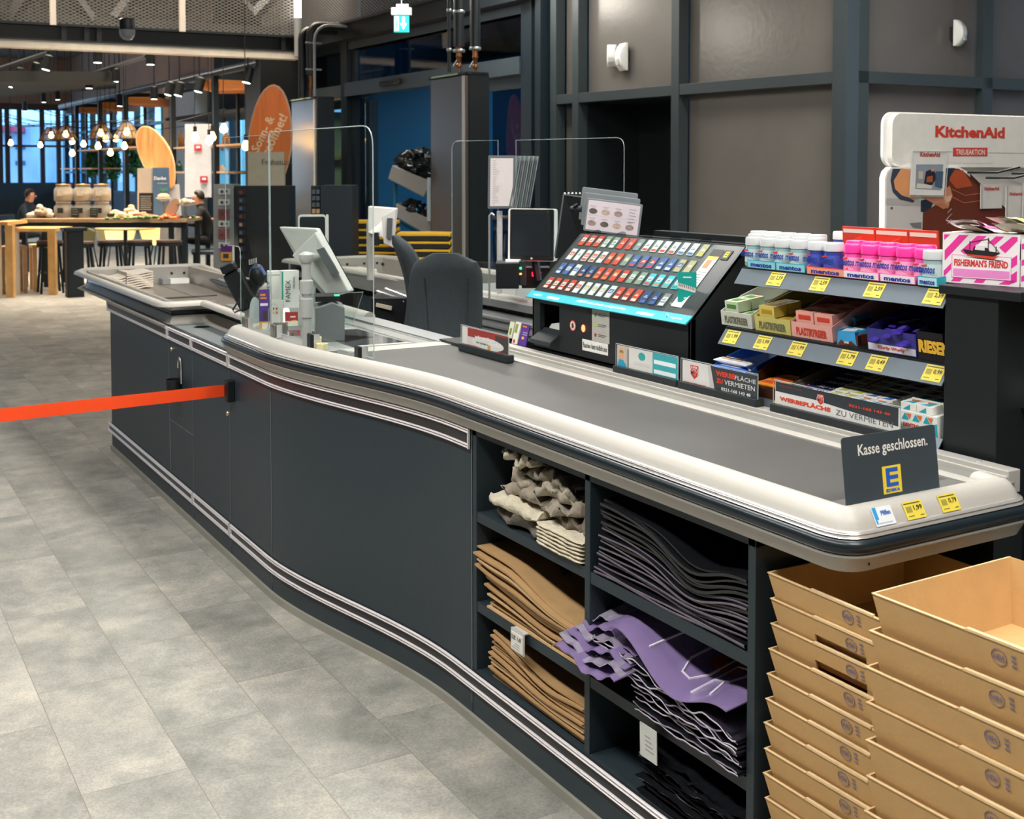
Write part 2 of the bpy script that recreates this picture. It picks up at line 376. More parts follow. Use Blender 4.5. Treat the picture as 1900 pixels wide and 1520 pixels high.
# belt, side strips, guide rail
m = MB(BELT); m.prism([(x+.044, y) for x, y in front_path(3.76, 1.60, 30)] + [(1.65, 1.546), (1.965, 1.546), (1.965, 3.76)], .90, .929); m.build('conveyor_belt', counter)
m = MB(mat('end_plate_grey', '#6c6a68', .5)); m.prism([(1.60, 1.545), (1.965, 1.545), (1.965, 1.60), (1.625, 1.60)], .9295, .9305); m.build('belt_end_plate', counter)  # thin plate in one even grey over the belt end
m = MB(ALUW); m.box(1.968, 2.002, 1.56, 3.42, .90, .932); m.build('side_strip', counter)
m = MB(mat('side_channel', '#8d8c86', .45, metal=.4)); m.box(2.002, 2.062, 1.52, 3.75, .90, .9285); m.build('side_channel', counter)
m = MB(ALUW); m.box(2.062, 2.10, 1.535, 3.72, .90, .947); m.box(2.056, 2.062, 1.535, 3.72, .925, .937)
gr = m.build('guide_rail', counter, bevel=.002)
m = MB(CHR); m.lathe([(.006, 0), (.006, .002), (.003, .0035)], 10, (2.08, 1.62, .947)); m.build('screw', gr)
m = MB(ALUW); m.prism([(1.60, 3.765), (2.00, 3.765), (1.985, 3.86), (1.56, 3.86)], .90, .931); m.build('transition_plate', counter)
# near end plate behind the rim and the underside
m = MB(ANTH2); m.prism([(x+.02, y) for x, y in front_path(4.55, 1.62, 30)] + [(1.60, 1.53), (2.0, 1.53), (2.10, 1.56), (2.10, 4.3), (2.02, 4.5)], .842, .90); m.build('deck_board', counter)
# till deck
DECK = mat('till_deck', '#8b8d8c', .4, metal=.2)
m = MB(DECK); m.prism([(x+.05, y) for x, y in front_path(4.56, 3.86, 12)] + [(2.03, 3.86), (2.03, 4.75), (2.05, 5.35), (1.66, 5.5), (1.66, 4.75), (1.47, 4.60)], .895, .926); m.build('till_deck', counter)
# packing trough
m = MB(mat('stainless_plate', '#b3ab9f', .32, metal=.75, stretch=(1, 30, 1))); m.box(1.47, 1.88, 5.62, 7.72, .80, .83); m.build('packing_plate', counter)
m = MB(mat('packing_belt', '#777069', .5, var=.05)); m.box(1.88, 2.12, 5.0, 7.72, .80, .832); m.build('packing_belt', counter)
m = MB(ALU); m.box(1.46, 2.17, 7.71, 7.75, .80, .935)
m.box(2.09, 2.12, 5.6, 7.72, .80, .935); m.box(1.46, 1.475, 5.62, 7.72, .80, .93); m.box(1.46, 1.65, 5.62, 5.635, .80, .93)
tw = m.build('trough_wall', counter)
for x in (1.50, 1.58, 1.72, 1.85, 1.98, 2.06):
    m = MB(BLK); m.lathe([(.009, 0), (.009, .004), (.004, .005)], 10); ob = m.build('bolt', tw, world=False); ob.location = Vector((x, 7.71, .895))-counter.location-Vector((0, 0, 0)); ob.rotation_euler = (PI/2, 0, 0)
# lower ledge with the round cable hole
LED = mat('grey_ledge', '#747a7b', .45)
m = MB(LED); m.prism([(1.415, 4.60), (1.415, 5.60), (1.70, 5.60), (1.70, 4.60)], .80, .834); le = m.build('ledge', counter)
m = MB(mat('hole_liner', '#4d6a66', .4)); m.lathe([(.0, 0), (.036, 0), (.036, .0015), (.040, .0015)], 24, (1.53, 5.43, .834), caps=False); m.build('cable_hole', le)
# ---- body
def wall_strip(mb, path, z0, z1, d=0, t=.02):
    sweep(mb, path, [(d, z0), (d, z1), (d-t, z1), (d-t, z0), (d, z0)], 1, smooth=False)
    for k in (0, -1): mb.poly([(offs(path, dd, 1)[k][0], offs(path, dd, 1)[k][1], z) for dd, z in ((d, z0), (d, z1), (d-t, z1), (d-t, z0))])
SEAM = mat('seam_edge', '#6f7a80', .4)
segs = [(6.80, 5.538, 'front_panel'), (5.534, 5.136, 'bin_door'), (5.132, 4.601, 'front_door'), (4.597, 4.112, 'front_panel'), (4.108, 2.888, 'front_panel')]
for y0, y1, nm in segs:
    m = MB(ANTH); wall_strip(m, front_path(y0, y1, 40 if y1 < 4.5 else 2), .026, .836, 0, .02)
    o = m.build(nm, counter)
    e = MB(SEAM); p = front_path(y1+.003, y1, 1); wall_strip(e, p, .055, .83, .0008, .004); e.build('edge_banding', o)
    if nm != 'front_panel':
        k = MB(mat('brass_lock', '#c8b9a4', .25, metal=.9)); ly, lz = (5.475, .735) if nm == 'bin_door' else (4.622, .587)
        k.lathe([(.011, 0), (.0115, .004), (.009, .008), (.0, .009)], 16); ob = k.build('lock', o, world=False); ob.location = Vector((FX0, ly, lz))-counter.location; ob.rotation_euler = (0, -PI/2, 0)
    if nm == 'bin_door':
        c = MB(SEAM); c.box(FX0-.001, FX0, 5.136, 5.532, .3985, .4005); c.box(FX0-.001, FX0, 5.531, 5.5325, .06, .40); c.build('flap_edge', o)
m = MB(ANTH2)   # carcass behind
m.box(FX0+.02, 2.0, 6.775, 6.80, .05, .836); m.box(1.98, 2.0, 4.8, 6.8, .05, .83); m.box(1.98, 2.0, 1.75, 3.8, .05, .83); m.build('carcass', counter)
m = MB(mat('base_strip', '#a5a397', .45, metal=.3)); 
wall_strip(m, front_path(6.80, 1.73, 90), 0, .026, .010, .03); m.build('base_strip', counter)
m = MB(ANTH); wall_strip(m, front_path(2.885, 1.73, 4), .026, .156, 0, .02); m.build('kick_panel', counter)
# protective strips
GRO = mat('strip_groove', '#3b3a3b', .35, metal=.4)
CHW = mat('bright_chrome', '#efe9e9', .3, metal=.35, var=.01)
def guard(y0, y1, z0, z1):
    n = max(2, int(abs(y0-y1)/.05)) if y1 < 4.3 else 2
    p = front_path(y0, y1, n); m = MB(GRO); wall_strip(m, p, z0, z1, .0045, .004); g = m.build('guard_strip', counter)
    for za, zb in ((z1-.0155, z1-.009), (z1-.0075, z1), (z0, z0+.0065), (z0+.008, z0+.0135)):
        h = (zb-za); c = MB(CHW); sweep(c, p, [(.004, za), (.0095, za+h*.2), (.011, za+h*.5), (.0095, za+h*.8), (.004, zb)], 1); c.build('chrome_bead', g)
    for yy in (y0-.003, y1+.003):
        c = MB(CHW); c.box(front_x(yy)-.0105, front_x(yy)-.003, yy-.003, yy+.003, z0, z1); c.build('end_cap', g)
for y0, y1 in ((6.85, 5.545), (5.53, 5.142), (5.127, 4.607), (4.592, 2.893)): guard(y0, y1, .776, .834)
for y0, y1 in ((6.85, 5.142), (5.127, 4.607), (4.592, 1.73)): guard(y0, y1, .097, .150)
# ---- open shelf unit
S = .022
for y in (2.886-S, 2.326-S, 1.752-S):
    m = MB(ANTH2); m.box(FX1, 1.98, y, y+S, .156 if y > 1.8 else .0, .842); m.build('shelf_side', counter, bevel=.0015)
m = MB(ANTH2); m.box(FX1, 1.98, 1.73, 2.886, .818, .8415); m.build('shelf_top', counter)
for y0, y1, zs in ((2.326, 2.864, (.605, .352, .158)), (1.752, 2.304, (.60, .348, .158))):
    for z in zs:
        m = MB(ANTH2); m.box(FX1+.002, 1.98, y0, y1, z-.028 if z > .2 else z-.03, z); m.build('shelf', counter, bevel=.001)
m = MB(ANTH2); m.box(1.975, 1.985, 1.73, 2.886, .15, .84); m.build('shelf_back', counter)
# ash-tray like handle on the bin door
h = MB(BLK); h.at(Matrix.Translation((FX0, 5.335, 0)))
h.prismv([(0, .052*math.cos(a)*.5, .66+.05*math.sin(a)*(1 if a < PI else 0)+(.0 if a < PI else -.05)) for a in [PI*i/8 for i in range(9)]][::1] + [(0, -.026, .60), (0, .026, .60)], (-.004, 0, 0))
h.at(None)
hd = h.build('handle_recess', counter)
h = MB(CHR); h.tube([(FX0-.005, 5.335+.027*math.cos(a), .665+.05*math.sin(a)) for a in [PI*i/10 for i in range(11)]], .003, 6); h.tube([(FX0-.005, 5.308, .665), (FX0-.005, 5.308, .60)], .003, 6); h.build('handle_ring', hd)
h = MB(BLK); h.lathe([(.036, .0), (.040, .06), (.037, .062), (.033, .004)], 20, (FX0-.025, 5.35, .555)); h.build('cup', hd)
h = MB(ALU); h.tube([(FX0-.028+.045*math.cos(a), 5.35+.048*math.sin(a), .548) for a in [PI*.5+PI*i/10 for i in range(11)]], .006, 6); h.build('cup_ring', hd)
# ================================================================ wall planes: s = left to right in view, z = up, d = towards the viewer
class Plane:
    def __init__(s, a, head):       # head = compass heading (deg from +Y towards +X) of the left-to-right direction
        s.a = Vector((a[0], a[1], 0)); t = math.radians(head); s.u = Vector((math.sin(t), math.cos(t), 0)); s.M = frame(s.a, s.u, (0, 0, 1)); s.n = s.u.cross(Vector((0, 0, 1)))
    def q(s, px, py=319, d=0):
        o = s.a+s.n*d; p = onL(px, py, (o.x, o.y), ((o+s.u).x, (o+s.u).y)); r = p-o; return r.dot(s.u), p.z
    def s_(s, px, d=0): return s.q(px, 319, d)[0]
    def z_(s, px, py, d=0): return s.q(px, py, d)[1]
    def pt(s, S, z, d=0): return s.a + s.u*S + Vector((0, 0, z)) + s.n*d
WL = Plane((6.554, 6.263), 175.0)       # wall with the black door recess
WR = Plane((6.554, 6.263), 92.7)        # wall behind the loyalty display
WD = Plane((6.239, 9.863), 178.4)       # sliding door wall
FRM = mat('wall_frame_steel', '#3a4346', .38, var=.04, spec=.5)
PAN = mat('wall_panel_glossy', '#6f6b66', .24, var=.05, scale=3, bump=.10, bscale=22, spec=.6)
def wbox(m, P, s0, s1, z0, z1, d0, d1): m.at(P.M); m.box(s0, s1, z0, z1, d0, d1); m.at(None)
TOP = 5.2
# panel wall, left face
s1a, s1b = WL.s_(1258.4), WL.s_(1272.6); s2a, s2b = WL.s_(1075), WL.s_(1086); s3a, s3b = WL.s_(1034), WL.s_(1045)
wl = thing('x', None, None, WL.pt(0, 0)); wl.name = 'wall_panelled'; struct(wl)
m = MB(FRM)
for a, b in ((s1a, s1b), (s2a, s2b), (s3a, s3b)): wbox(m, WL, a, b, 0, TOP, -.02, .09)
wbox(m, WL, -.10, .03, 0, TOP, -.05, .09)
wbox(m, WL, s3b, 0, 2.198, 2.288, -.02, .085); wbox(m, WL, s3b, 0, 3.6, 3.7, -.02, .085)
m.build('frame', wl, bevel=.002)
m = MB(PAN)
wbox(m, WL, s1b, 0, 0, 2.2, -.07, -.04); wbox(m, WL, s1b, 0, 2.29, TOP, -.07, -.04); wbox(m, WL, s2b, s1a, 2.29, TOP, -.07, -.04); wbox(m, WL, s3b, s2a, 0, TOP, -.07, -.04)
m.build('panel', wl)
REC = mat('recess_black', '#1d2426', .45, var=.06)
m = MB(REC); wbox(m, WL, s2b, s2b+.02, 0, 2.2, -.65, -.02); wbox(m, WL, s1a-.02, s1a, 0, 2.2, -.65, -.02); wbox(m, WL, s2b, s1a, 2.2, 2.22, -.65, -.02); wbox(m, WL, s2b, s1a, 0, 2.2, -.67, -.65); m.build('door_recess', wl)
# right face
wr = thing('x', None, None, WR.pt(0, 0)); wr.name = 'wall_right_panelled'; struct(wr)
pa, pb = WR.s_(1817), WR.s_(1830)
m = MB(FRM); wbox(m, WR, 0, .155, 0, TOP, -.05, .02); wbox(m, WR, pa, pb+.03, 0, TOP, -.05, .02); wbox(m, WR, 0, 6, 2.2, 2.29, -.05, .02); wbox(m, WR, pa+1.6, pa+1.7, 0, TOP, -.05, .02); wbox(m, WR, 0, 6, 3.6, 3.7, -.05, .02); m.build('frame', wr, bevel=.002)
PAN2 = mat('wall_panel_grey', '#6f6b69', .26, var=.05, scale=3, bump=.08, bscale=22, spec=.6)
m = MB(PAN2); wbox(m, WR, .1, 6, 0, TOP, -.14, -.11); m.build('panel', wr)
# motion detectors
def detector(P, px, py, label, yaw=0, d=.02, h=.2, w=.085):
    S, z = P.q(px, py, d); p = P.pt(S, z, d); t = thing('motion_detector', label, 'motion detector', p, 0)
    m = MB(WHT); m.at(frame(p, P.u, (0, 0, 1)) @ Matrix.Rotation(yaw, 4, 'Y'))
    rows = []
    for i in range(9):
        f = i/8; zz = (f-.5)*h; dd = .035+.05*math.sin(PI*f)**.7
        rows.append([(-w/2, zz, .01), (-w/2, zz, dd*.75), (-w/2+.012, zz, dd), (w/2-.012, zz, dd), (w/2, zz, dd*.75), (w/2, zz, .01)])
    m.grid(rows); m.poly(rows[0][::-1]); m.poly(rows[-1]); 
    m.build('housing', t)
    l = MB(mat('detector_lens', '#b9b7b3', .3)); l.at(m.T); l.box(-.024, .024, -h*.3, -.02, .07, .088); l.build('lens', t)
    b = MB(BLK); b.at(m.T); b.box(-.02, .02, -.05, .05, -.03, .012); b.build('bracket', t)
detector(WL, 1136, 104, 'rounded white motion detector on the panelled wall, left of a pair', .75, -.02)
detector(WL, 1161, 106, 'flat white alarm detector on the panelled wall, right of a pair', -.25, -.02, .245, .13)
detector(WR, 1771, 62, 'white motion detector on the wall above the loyalty display', .35, -.08, .2, .1)

# ---------------------------------------------------------------- sliding door wall
DFR = mat('door_frame_dark', '#1f2a31', .35, var=.05, spec=.5)
HDR = mat('door_header_grey', '#3d474e', .4)
wd = thing('x', None, None, WD.pt(0, 0)); wd.name = 'wall_entrance'; struct(wd)
q = WD.s_
m = MB(DFR)
wbox(m, WD, q(982), .05, 0, TOP, -.15, .10)
wbox(m, WD, q(1004), q(1006), 0, TOP, .1, .13); wbox(m, WD, q(1018), .05, 0, TOP, .1, .16)
wbox(m, WD, q(643.7), q(654.7), 0, 3.25, -.1, .08)
wbox(m, WD, q(655), q(664), 2.7, 3.24, -.1, .02)
wbox(m, WD, q(655), q(662), 0, 2.53, -.12, .02); wbox(m, WD, q(679), q(686), 0, 2.5, -.12, .0)
wbox(m, WD, q(500), .0, 3.14, 3.25, -.12, .04)
m.build('frame', wd)
m = MB(BLKM); wbox(m, WD, q(500), .0, 3.24, 3.43, -.15, .22); wbox(m, WD, q(500), 0, 3.43, 3.46, -.05, .28); m.build('steel_beam', wd)
m = MB(HDR); wbox(m, WD, q(500), q(643), 2.53, 2.70, -.1, .04); wbox(m, WD, q(655), q(982), 2.53, 2.705, -.1, .12); wbox(m, WD, q(655), q(982), 3.14, 3.235, -.1, .06); m.build('door_header', wd)
m = MB(HDR); wbox(m, WD, q(880), q(982), 2.40, 2.53, -.1, .02); m.build('side_header', wd)
sen = MB(BLK); wbox(sen, WD, q(727), q(763), 2.59, 2.655, .12, .17); o = sen.build('door_sensor', wd, bevel=.012)
DGL = thin_glass('tinted_door_glass', '#8fb0bf', 1.0)
m = MB(DGL); wbox(m, WD, q(500), q(643), 2.7, 3.14, -.02, -.01); wbox(m, WD, q(655), q(982), 2.7, 3.14, -.02, -.01); m.build('transom_glass', wd)
m = MB(DGL); wbox(m, WD, q(911), q(975), 0, 2.42, -.03, -.02); wbox(m, WD, q(500), q(606), 0, 2.5, -.02, -.01); m.build('side_glass', wd)
m = MB(DGL); wbox(m, WD, q(611), q(643), 0, 2.5, -.02, -.01); wbox(m, WD, q(655), q(686), 0, 2.5, -.06, -.05); m.build('door_leaf_glass', wd)
# vestibule behind the doors
BLU = mat('vestibule_blue_wall', '#05506f', .55, var=.08, scale=1)
m = MB(BLU); wbox(m, WD, q(655)-.12, q(655)-.04, 0, 4.2, -5, -.14); wbox(m, WD, .2, .3, 0, 4.2, -5, -.15); wbox(m, WD, q(655)-.1, .3, 0, 4.2, -5.1, -5.0); v = m.build('wall_vestibule'); struct(v)
m = MB(mat('vestibule_ceiling', '#7d8790', .7)); wbox(m, WD, q(655)-.1, .3, 3.9, 4.0, -5, -.15); v = m.build('ceiling_vestibule'); struct(v)
m = MB(mat('vestibule_beam', '#1c2932', .6)); wbox(m, WD, q(655)+.3, q(900), 3.0, 3.25, -1.6, -1.3); v = m.build('trim_1'); struct(v)
area('vestibule_daylight', tuple(WD.pt(q(850), 3.4, -2.0)), 1.5, 1.5, 110, (.45, .75, 1), rot=(0, 0, 0))
# side cabinet room with warm light (left pane)
m = MB(mat('cafe_beige_wall', '#c8b48e', .8)); wbox(m, WD, q(611)-2.9, q(611)-2.8, 0, 2.52, -4, -.2); m.use(mat('bakery_wood', '#b98a4e', .5)); wbox(m, WD, q(611)-2.8, q(611)-2.5, .0, 1.35, -4, -.2); wbox(m, WD, q(611)-2.8, q(611)-2.6, 1.75, 1.8, -4, -.2); v = m.build('wall_bakery'); struct(v)
m = MB(mat('shop_soffit_dark', '#20262a', .8)); wbox(m, WD, q(500)-6, q(655)-.12, 2.56, 5.2, -1.2, -1.1); wbox(m, WD, q(500)-6, q(655)-.12, 2.54, 2.6, -1.2, -.12); struct(m.build('wall_bakery_upper'))
area('bakery_light', tuple(WD.pt(q(600)-1.5, 2.45, -.8)), .8, .5, 40, (1, .8, .5))
# ---------------------------------------------------------------- air curtain columns with pipes
COLM = mat('column_steel', '#7b726a', .28, metal=.75, var=.03, stretch=(30, 30, 1))
def air_column(near, D, ztop, wx, wy, label, pipes):
    p = onD(near, 319, D); t = thing('air_curtain_column', label, 'air curtain', (p.x, p.y, 0))
    m = MB(COLM); m.prism([(p.x, p.y+.02), (p.x, p.y+wx-.05), (p.x+.05, p.y+wx), (p.x+.06, p.y+.02)], 0, ztop-.03); m.build('side_panel', t, bevel=.003)
    m = MB(BLKM); m.box(p.x+.02, p.x+wy, p.y, p.y+wx, 0, ztop-.02); m.build('housing', t)
    m = MB(LGREY); m.box(p.x-.006, p.x+.0, p.y+.05, p.y+.10, 0, ztop-.03); m.build('air_slot', t)
    m = MB(BLK); m.prism(rrect(p.x-.02, p.x+wy+.01, p.y-.01, p.y+wx+.02, .05), ztop-.02, ztop); m.use(mat('sticker_green', '#9fb68e', .6)); m.box(p.x-.0205, p.x-.02, p.y+.15, p.y+wx-.1, ztop-.018, ztop-.002); m.build('cap', t)
    return t, p
t, p = air_column(868, 10.6, 2.44, .78, .22, 'tall dark air curtain column right of the entrance opening', 0)
def pipe(t, pts, r, nm='pipe', m=None):
    b = MB(m or BLKM); b.tube(pts, r, 12); return b.build(nm, t)
CLM = mat('pipe_clamp', '#aab2b2', .35, metal=.8); BRS = mat('brass_valve', '#8a5a38', .35, metal=.8)
def stack(t, px, D, r, z0, valve=True, top=4.6, zs=(2.63, 2.98)):
    a = onD(px, 319, D); 
    pipe(t, [(a.x, a.y, z0+(.24 if valve else 0)), (a.x, a.y, top)], r)
    if valve:
        b = MB(BRS); b.lathe([(.012, 0), (.014, .05), (.028, .06), (.028, .08), (.018, .09), (.022, .14), (.03, .15), (.024, .18), (.03, .24)], 12, (a.x, a.y, z0)); b.use(CLM); b.tube([(a.x-.02, a.y, z0+.12), (a.x-.06, a.y, z0+.06)], .006, 6); b.build('valve', t)
    for z in zs:
        b = MB(CLM); b.lathe([(r+.004, 0), (r+.008, .006), (r+.008, .02), (r+.004, .026)], 14, (a.x, a.y, z), caps=False); b.build('pipe_clamp', t)
    return a
stack(t, 852, 10.8, .047, 2.44); a = stack(t, 882, 10.9, .047, 2.44, zs=(2.66,)); stack(t, 834, 10.7, .016, 2.44, False)
t, p = air_column(588, 15.0, 2.50, .95, .24, 'tall dark air curtain column left of the entrance opening, seen through the acrylic screen', 0)
a = onD(578, 319, 15.1); 
pipe(t, [(a.x, a.y, 2.78)]+[(a.x, a.y, 3.28)]+[(a.x+.12-.12*math.cos(k*PI/8), a.y, 3.28+.12*math.sin(k*PI/8)) for k in range(1, 5)]+[(a.x+1.4, a.y, 3.42)], .055)
b = MB(BRS); b.lathe([(.012, 0), (.02, .1), (.03, .15), (.02, .2), (.03, .27)], 12, (a.x, a.y, 2.5)); b.build('valve', t)
a2 = onD(562, 319, 15.3); pipe(t, [(a2.x, a2.y, 2.5), (a2.x, a2.y, 3.25)]+[(a2.x+.12-.12*math.cos(k*PI/8), a2.y, 3.25+.12*math.sin(k*PI/8)) for k in range(1, 5)]+[(a2.x+1.5, a2.y, 3.38)], .05)
a3 = onD(585, 319, 15.0); pipe(t, [(a3.x, a3.y, 2.5), (a3.x, a3.y, 3.2)]+[(a3.x+.2-.2*math.cos(k*PI/8), a3.y, 3.2+.2*math.sin(k*PI/8)) for k in range(1, 5)]+[(a3.x+1.2, a3.y, 3.4)], .018, m=GREY)
for z in (2.84, 3.17):
    b = MB(CLM); b.tube([(a.x-.09, a.y-.06, z), (a.x+.12, a.y-.06, z)], .012, 8); b.build('pipe_clamp', t)
# exit sign
EX = mat('exit_sign_green', '#16c4a4', .4, emit=1.1, ecol='#12c9b0'); EXW = mat('exit_sign_white', '#f4ffff', .4, emit=1.5)
p = onD(745, 40, 12.0); t = thing('exit_sign', 'lit green exit sign with white pictogram hanging above the entrance', 'exit sign', p)
U = Vector((math.cos(-.5), math.sin(-.5), 0)); M_ = frame(p, U, (0, 0, 1))
m = MB(EX); m.at(M_); m.box(-.075, .075, -.105, .06, -.012, .012); m.use(EXW); m.box(-.068, -.028, -.09, .05, .012, .0135)
m.poly([(.02, -.08, .0132), (-.012, -.02, .0132), (.008, -.02, .0132), (.008, .045, .0132), (.034, .045, .0132), (.034, -.02, .0132), (.054, -.02, .0132)])
m.use(EX); m.ball((-.048, .03, .0136), (.008, .008, .0006), 8, 4); m.poly([(-.06, -.07, .0137), (-.05, .02, .0137), (-.04, .015, .0137), (-.036, -.02, .0137), (-.045, -.075, .0137)]); m.build('sign_panel', t)
m = MB(LGREY); m.at(M_); m.box(-.10, .10, .065, .135, -.04, .04); m.box(-.05, .07, .135, .17, -.03, .03); m.build('lamp_box', t)
m = MB(GREY); m.at(M_); m.tube([(0, .17, 0), (0, 1.6, 0)], .006, 6); m.build('suspension_rod', t)

# ---------------------------------------------------------------- steel beam, fascia and mesh above the passage to the cafe
WB = Plane((1.99, 15.69), 93.9)
sA, sB = WB.s_(-260), WB.s_(556)
m = MB(BLKM)
z0 = 3.17
wbox(m, WB, sA, sB, 3.17, 3.19, -.2, .02); wbox(m, WB, sA, sB, 3.36, 3.39, -.2, .02); wbox(m, WB, sA, sB, 3.19, 3.36, -.12, -.09)
for px in (123, 165, 188, 528): s = WB.s_(px); wbox(m, WB, s-.03, s+.03, 3.19, 3.36, -.12, .0)
b = m.build('trim_2'); struct(b)
m = MB(mat('fascia_cream', '#cfc9bd', .6)); wbox(m, WB, sA, sB, 3.075, 3.17, -.2, .01); struct(m.build('trim_3'))
def mesh_mat():
    m = bpy.data.materials.new('expanded_metal'); m.use_nodes = True; nt = m.node_tree; b = nt.nodes['Principled BSDF']; L = nt.links.new
    tc = nt.nodes.new('ShaderNodeTexCoord'); sp = nt.nodes.new('ShaderNodeSeparateXYZ'); L(tc.outputs['Object'], sp.inputs[0])
    def M(op, a, c=None):
        n = nt.nodes.new('ShaderNodeMath'); n.operation = op
        for i, v in enumerate((a, c)):
            if v is None: continue
            if isinstance(v, (int, float)): n.inputs[i].default_value = v
            else: L(v, n.inputs[i])
        return n.outputs[0]
    x = M('ADD', sp.outputs[0], M('MULTIPLY', sp.outputs[1], 1.0))
    a = M('ABSOLUTE', M('SINE', M('ADD', M('MULTIPLY', x, 40), M('MULTIPLY', sp.outputs[2], 76)))); c = M('ABSOLUTE', M('SINE', M('SUBTRACT', M('MULTIPLY', x, 40), M('MULTIPLY', sp.outputs[2], 76))))
    al = M('LESS_THAN', M('MINIMUM', a, c), .40)
    L(al, b.inputs['Alpha']); b.inputs['Base Color'].default_value = srgb('#6f6d68')+(1,); b.inputs['Metallic'].default_value = .3; b.inputs['Roughness'].default_value = .45
    return m
MESHM = mesh_mat()
m = MB(MESHM); wbox(m, WB, sA, sB, 3.39, 4.5, -.05, -.047); struct(m.build('trim_mesh_left'))
m = MB(MESHM); wbox(m, WD, q(500), 0, 3.46, 4.6, .1, .103); struct(m.build('trim_mesh_right'))
PK = mat('painted_post', '#cfc8bd', .5)
for px in (102, 340):
    p = WB.pt(WB.s_(px), 3.39, .06); m = MB(PK); m.box(p.x-.035, p.x+.035, p.y-.03, p.y+.03, 3.36, 4.6); o = m.build('ceiling_post'); tag(o, 'pale vertical post in front of the mesh, ' + ('far left' if px < 200 else 'left of the tube lamp'), 'post')
p = WB.pt(WB.s_(551), 3.6, .1); t = thing('tube_lamp', 'bright vertical tube lamp in the mesh corner', 'lamp', p)
m = MB(mat('tube_glow', '#ffffff', .4, emit=6, ecol='#fff6ea')); m.tube([(p.x, p.y, 3.62), (p.x, p.y, 4.5)], .045, 10); m.build('tube', t)
m = MB(GREY); m.tube([(p.x, p.y, 3.1), (p.x, p.y, 3.62)], .05, 10); m.build('holder', t)
# truss diagonals behind the mesh
TR = mat('truss_grey', '#2b2e30', .6)
def bar(m, P, a, b, d, w, t=.08):
    A = P.pt(*P.q(a[0], a[1], d), d); B = P.pt(*P.q(b[0], b[1], d), d); m.tube([A, B], w, 4)
for i, (a, b) in enumerate((((20, 40), (70, -40)), ((120, -30), (170, 40)), ((215, 35), (262, -30)), ((420, -30), (470, 30)), ((470, 30), (530, -30)))):
    m = MB(TR); bar(m, WB, a, b, -.9, .09); struct(m.build('trim_truss'))
m = MB(TR); A = WB.pt(*WB.q(100, 35, -.9), -.9); wbox(m, WB, sA, sB, 3.46, 3.6, -1.0, -.85); struct(m.build('trim_4'))
# dark pillar at the end of the cafe opening
m = MB(mat('pillar_black', '#0b1114', .6)); P0 = onD(476, 319, 16.6); P1 = onD(545, 319, 16.4); m.box(P0.x, P1.x+.6, P0.y-.2, P0.y+.5, 0, 3.4); struct(m.build('wall_pillar'))
# dome camera
p = onD(236, 45, 9.5); t = thing('dome_camera', 'black dome security camera hanging on a thin pole at the top left', 'security camera', p)
m = MB(BLK); m.lathe([(.0, -.115), (.03, -.108), (.052, -.08), (.058, -.04), (.060, -.02), (.060, .035), (.05, .045), (.012, .05)], 20, p); m.build('housing', t)
m = MB(mat('clear_dome', '#c8ced0', .05, alpha=.35, spec=.8)); m.lathe([(.0, -.128), (.034, -.12), (.058, -.088), (.063, -.045)], 20, p, caps=False); m.build('dome', t)
m = MB(GREY); m.tube([p+Vector((0, 0, .05)), p+Vector((0, 0, 2.2))], .006, 6); m.build('pole', t)
# ================================================================ cafe beyond the passage
def vbox(m, px0, px1, py0, py1, D, dep):     # box facing the viewer: photo extents at distance D, real depth dep
    a = onD(px0, py1, D); b = onD(px1, py1, D); c = onD(px0, py0, D); n = Vector((_f0.x, _f0.y, 0))
    U = (b-a); m.prismv([a, b, b+Vector((0, 0, c.z-a.z)), c], n*dep); return m
Uc = Vector((_r.x, _r.y, 0)); Fc = Vector((_f0.x, _f0.y, 0))
def P3(px, py, D): return onD(px, py, D)
FRB = mat('cafe_frame_black', '#0d1a22', .5); WOODO = mat('cafe_orange_wood', '#b0713c', .5, var=.15, stretch=(1, 1, 12)); WOODT = mat('cafe_table_wood', '#a98359', .5, var=.15)
WS = Plane(onD(474, 319, 24)[:2], 178.4)       # window wall, right-hand side of the cafe
WE = Plane(onD(118, 319, 39.0)[:2], 92.0)      # end wall of the cafe
WALLC = mat('cafe_upper_wall', '#b5998c', .85, var=.08, scale=1)
# side window wall
S0, S1 = WS.s_(118), WS.s_(474)+2.2
o = thing('x', None, None, WS.pt(0, 0)); o.name = 'wall_cafe_windows'; struct(o)
m = MB(WALLC); wbox(m, WS, S0, S1, 3.45, 5.2, -.2, 0); m.use(mat('cafe_sill', '#39546b', .6)); wbox(m, WS, S0, S1, 0, .95, -.2, 0); m.build('wall_band', o)
m = MB(mat('cafe_white_pillar', '#c9d3dd', .7)); wbox(m, WS, WS.s_(330), WS.s_(384), 0, 3.7, -.2, .25); m.use(mat('cafe_cream_pillar', '#e0b98a', .7)); wbox(m, WS, WS.s_(327), WS.s_(338), 0, 3.7, .25, .3); m.build('pillar', o)
FRW = mat('cafe_window_frame', '#16323f', .4)
m = MB(FRW)
xs = [S0+(S1-S0)*k/16 for k in range(17)]
for k, s in enumerate(xs): wbox(m, WS, s-(.16 if k % 4 == 0 else .04), s+(.16 if k % 4 == 0 else .04), .95, 3.45, -.18, -.02)
for z in (.95, 1.5, 2.75, 3.4): wbox(m, WS, S0, S1, z, z+.07, -.15, -.03)
m.build('window_frame', o)
PGL = thin_glass('window_pane', '#d9f0ff', .8)
m = MB(PGL); wbox(m, WS, S0, S1, .98, 3.42, -.1, -.09); m.build('window_1')['kind'] = 'structure'
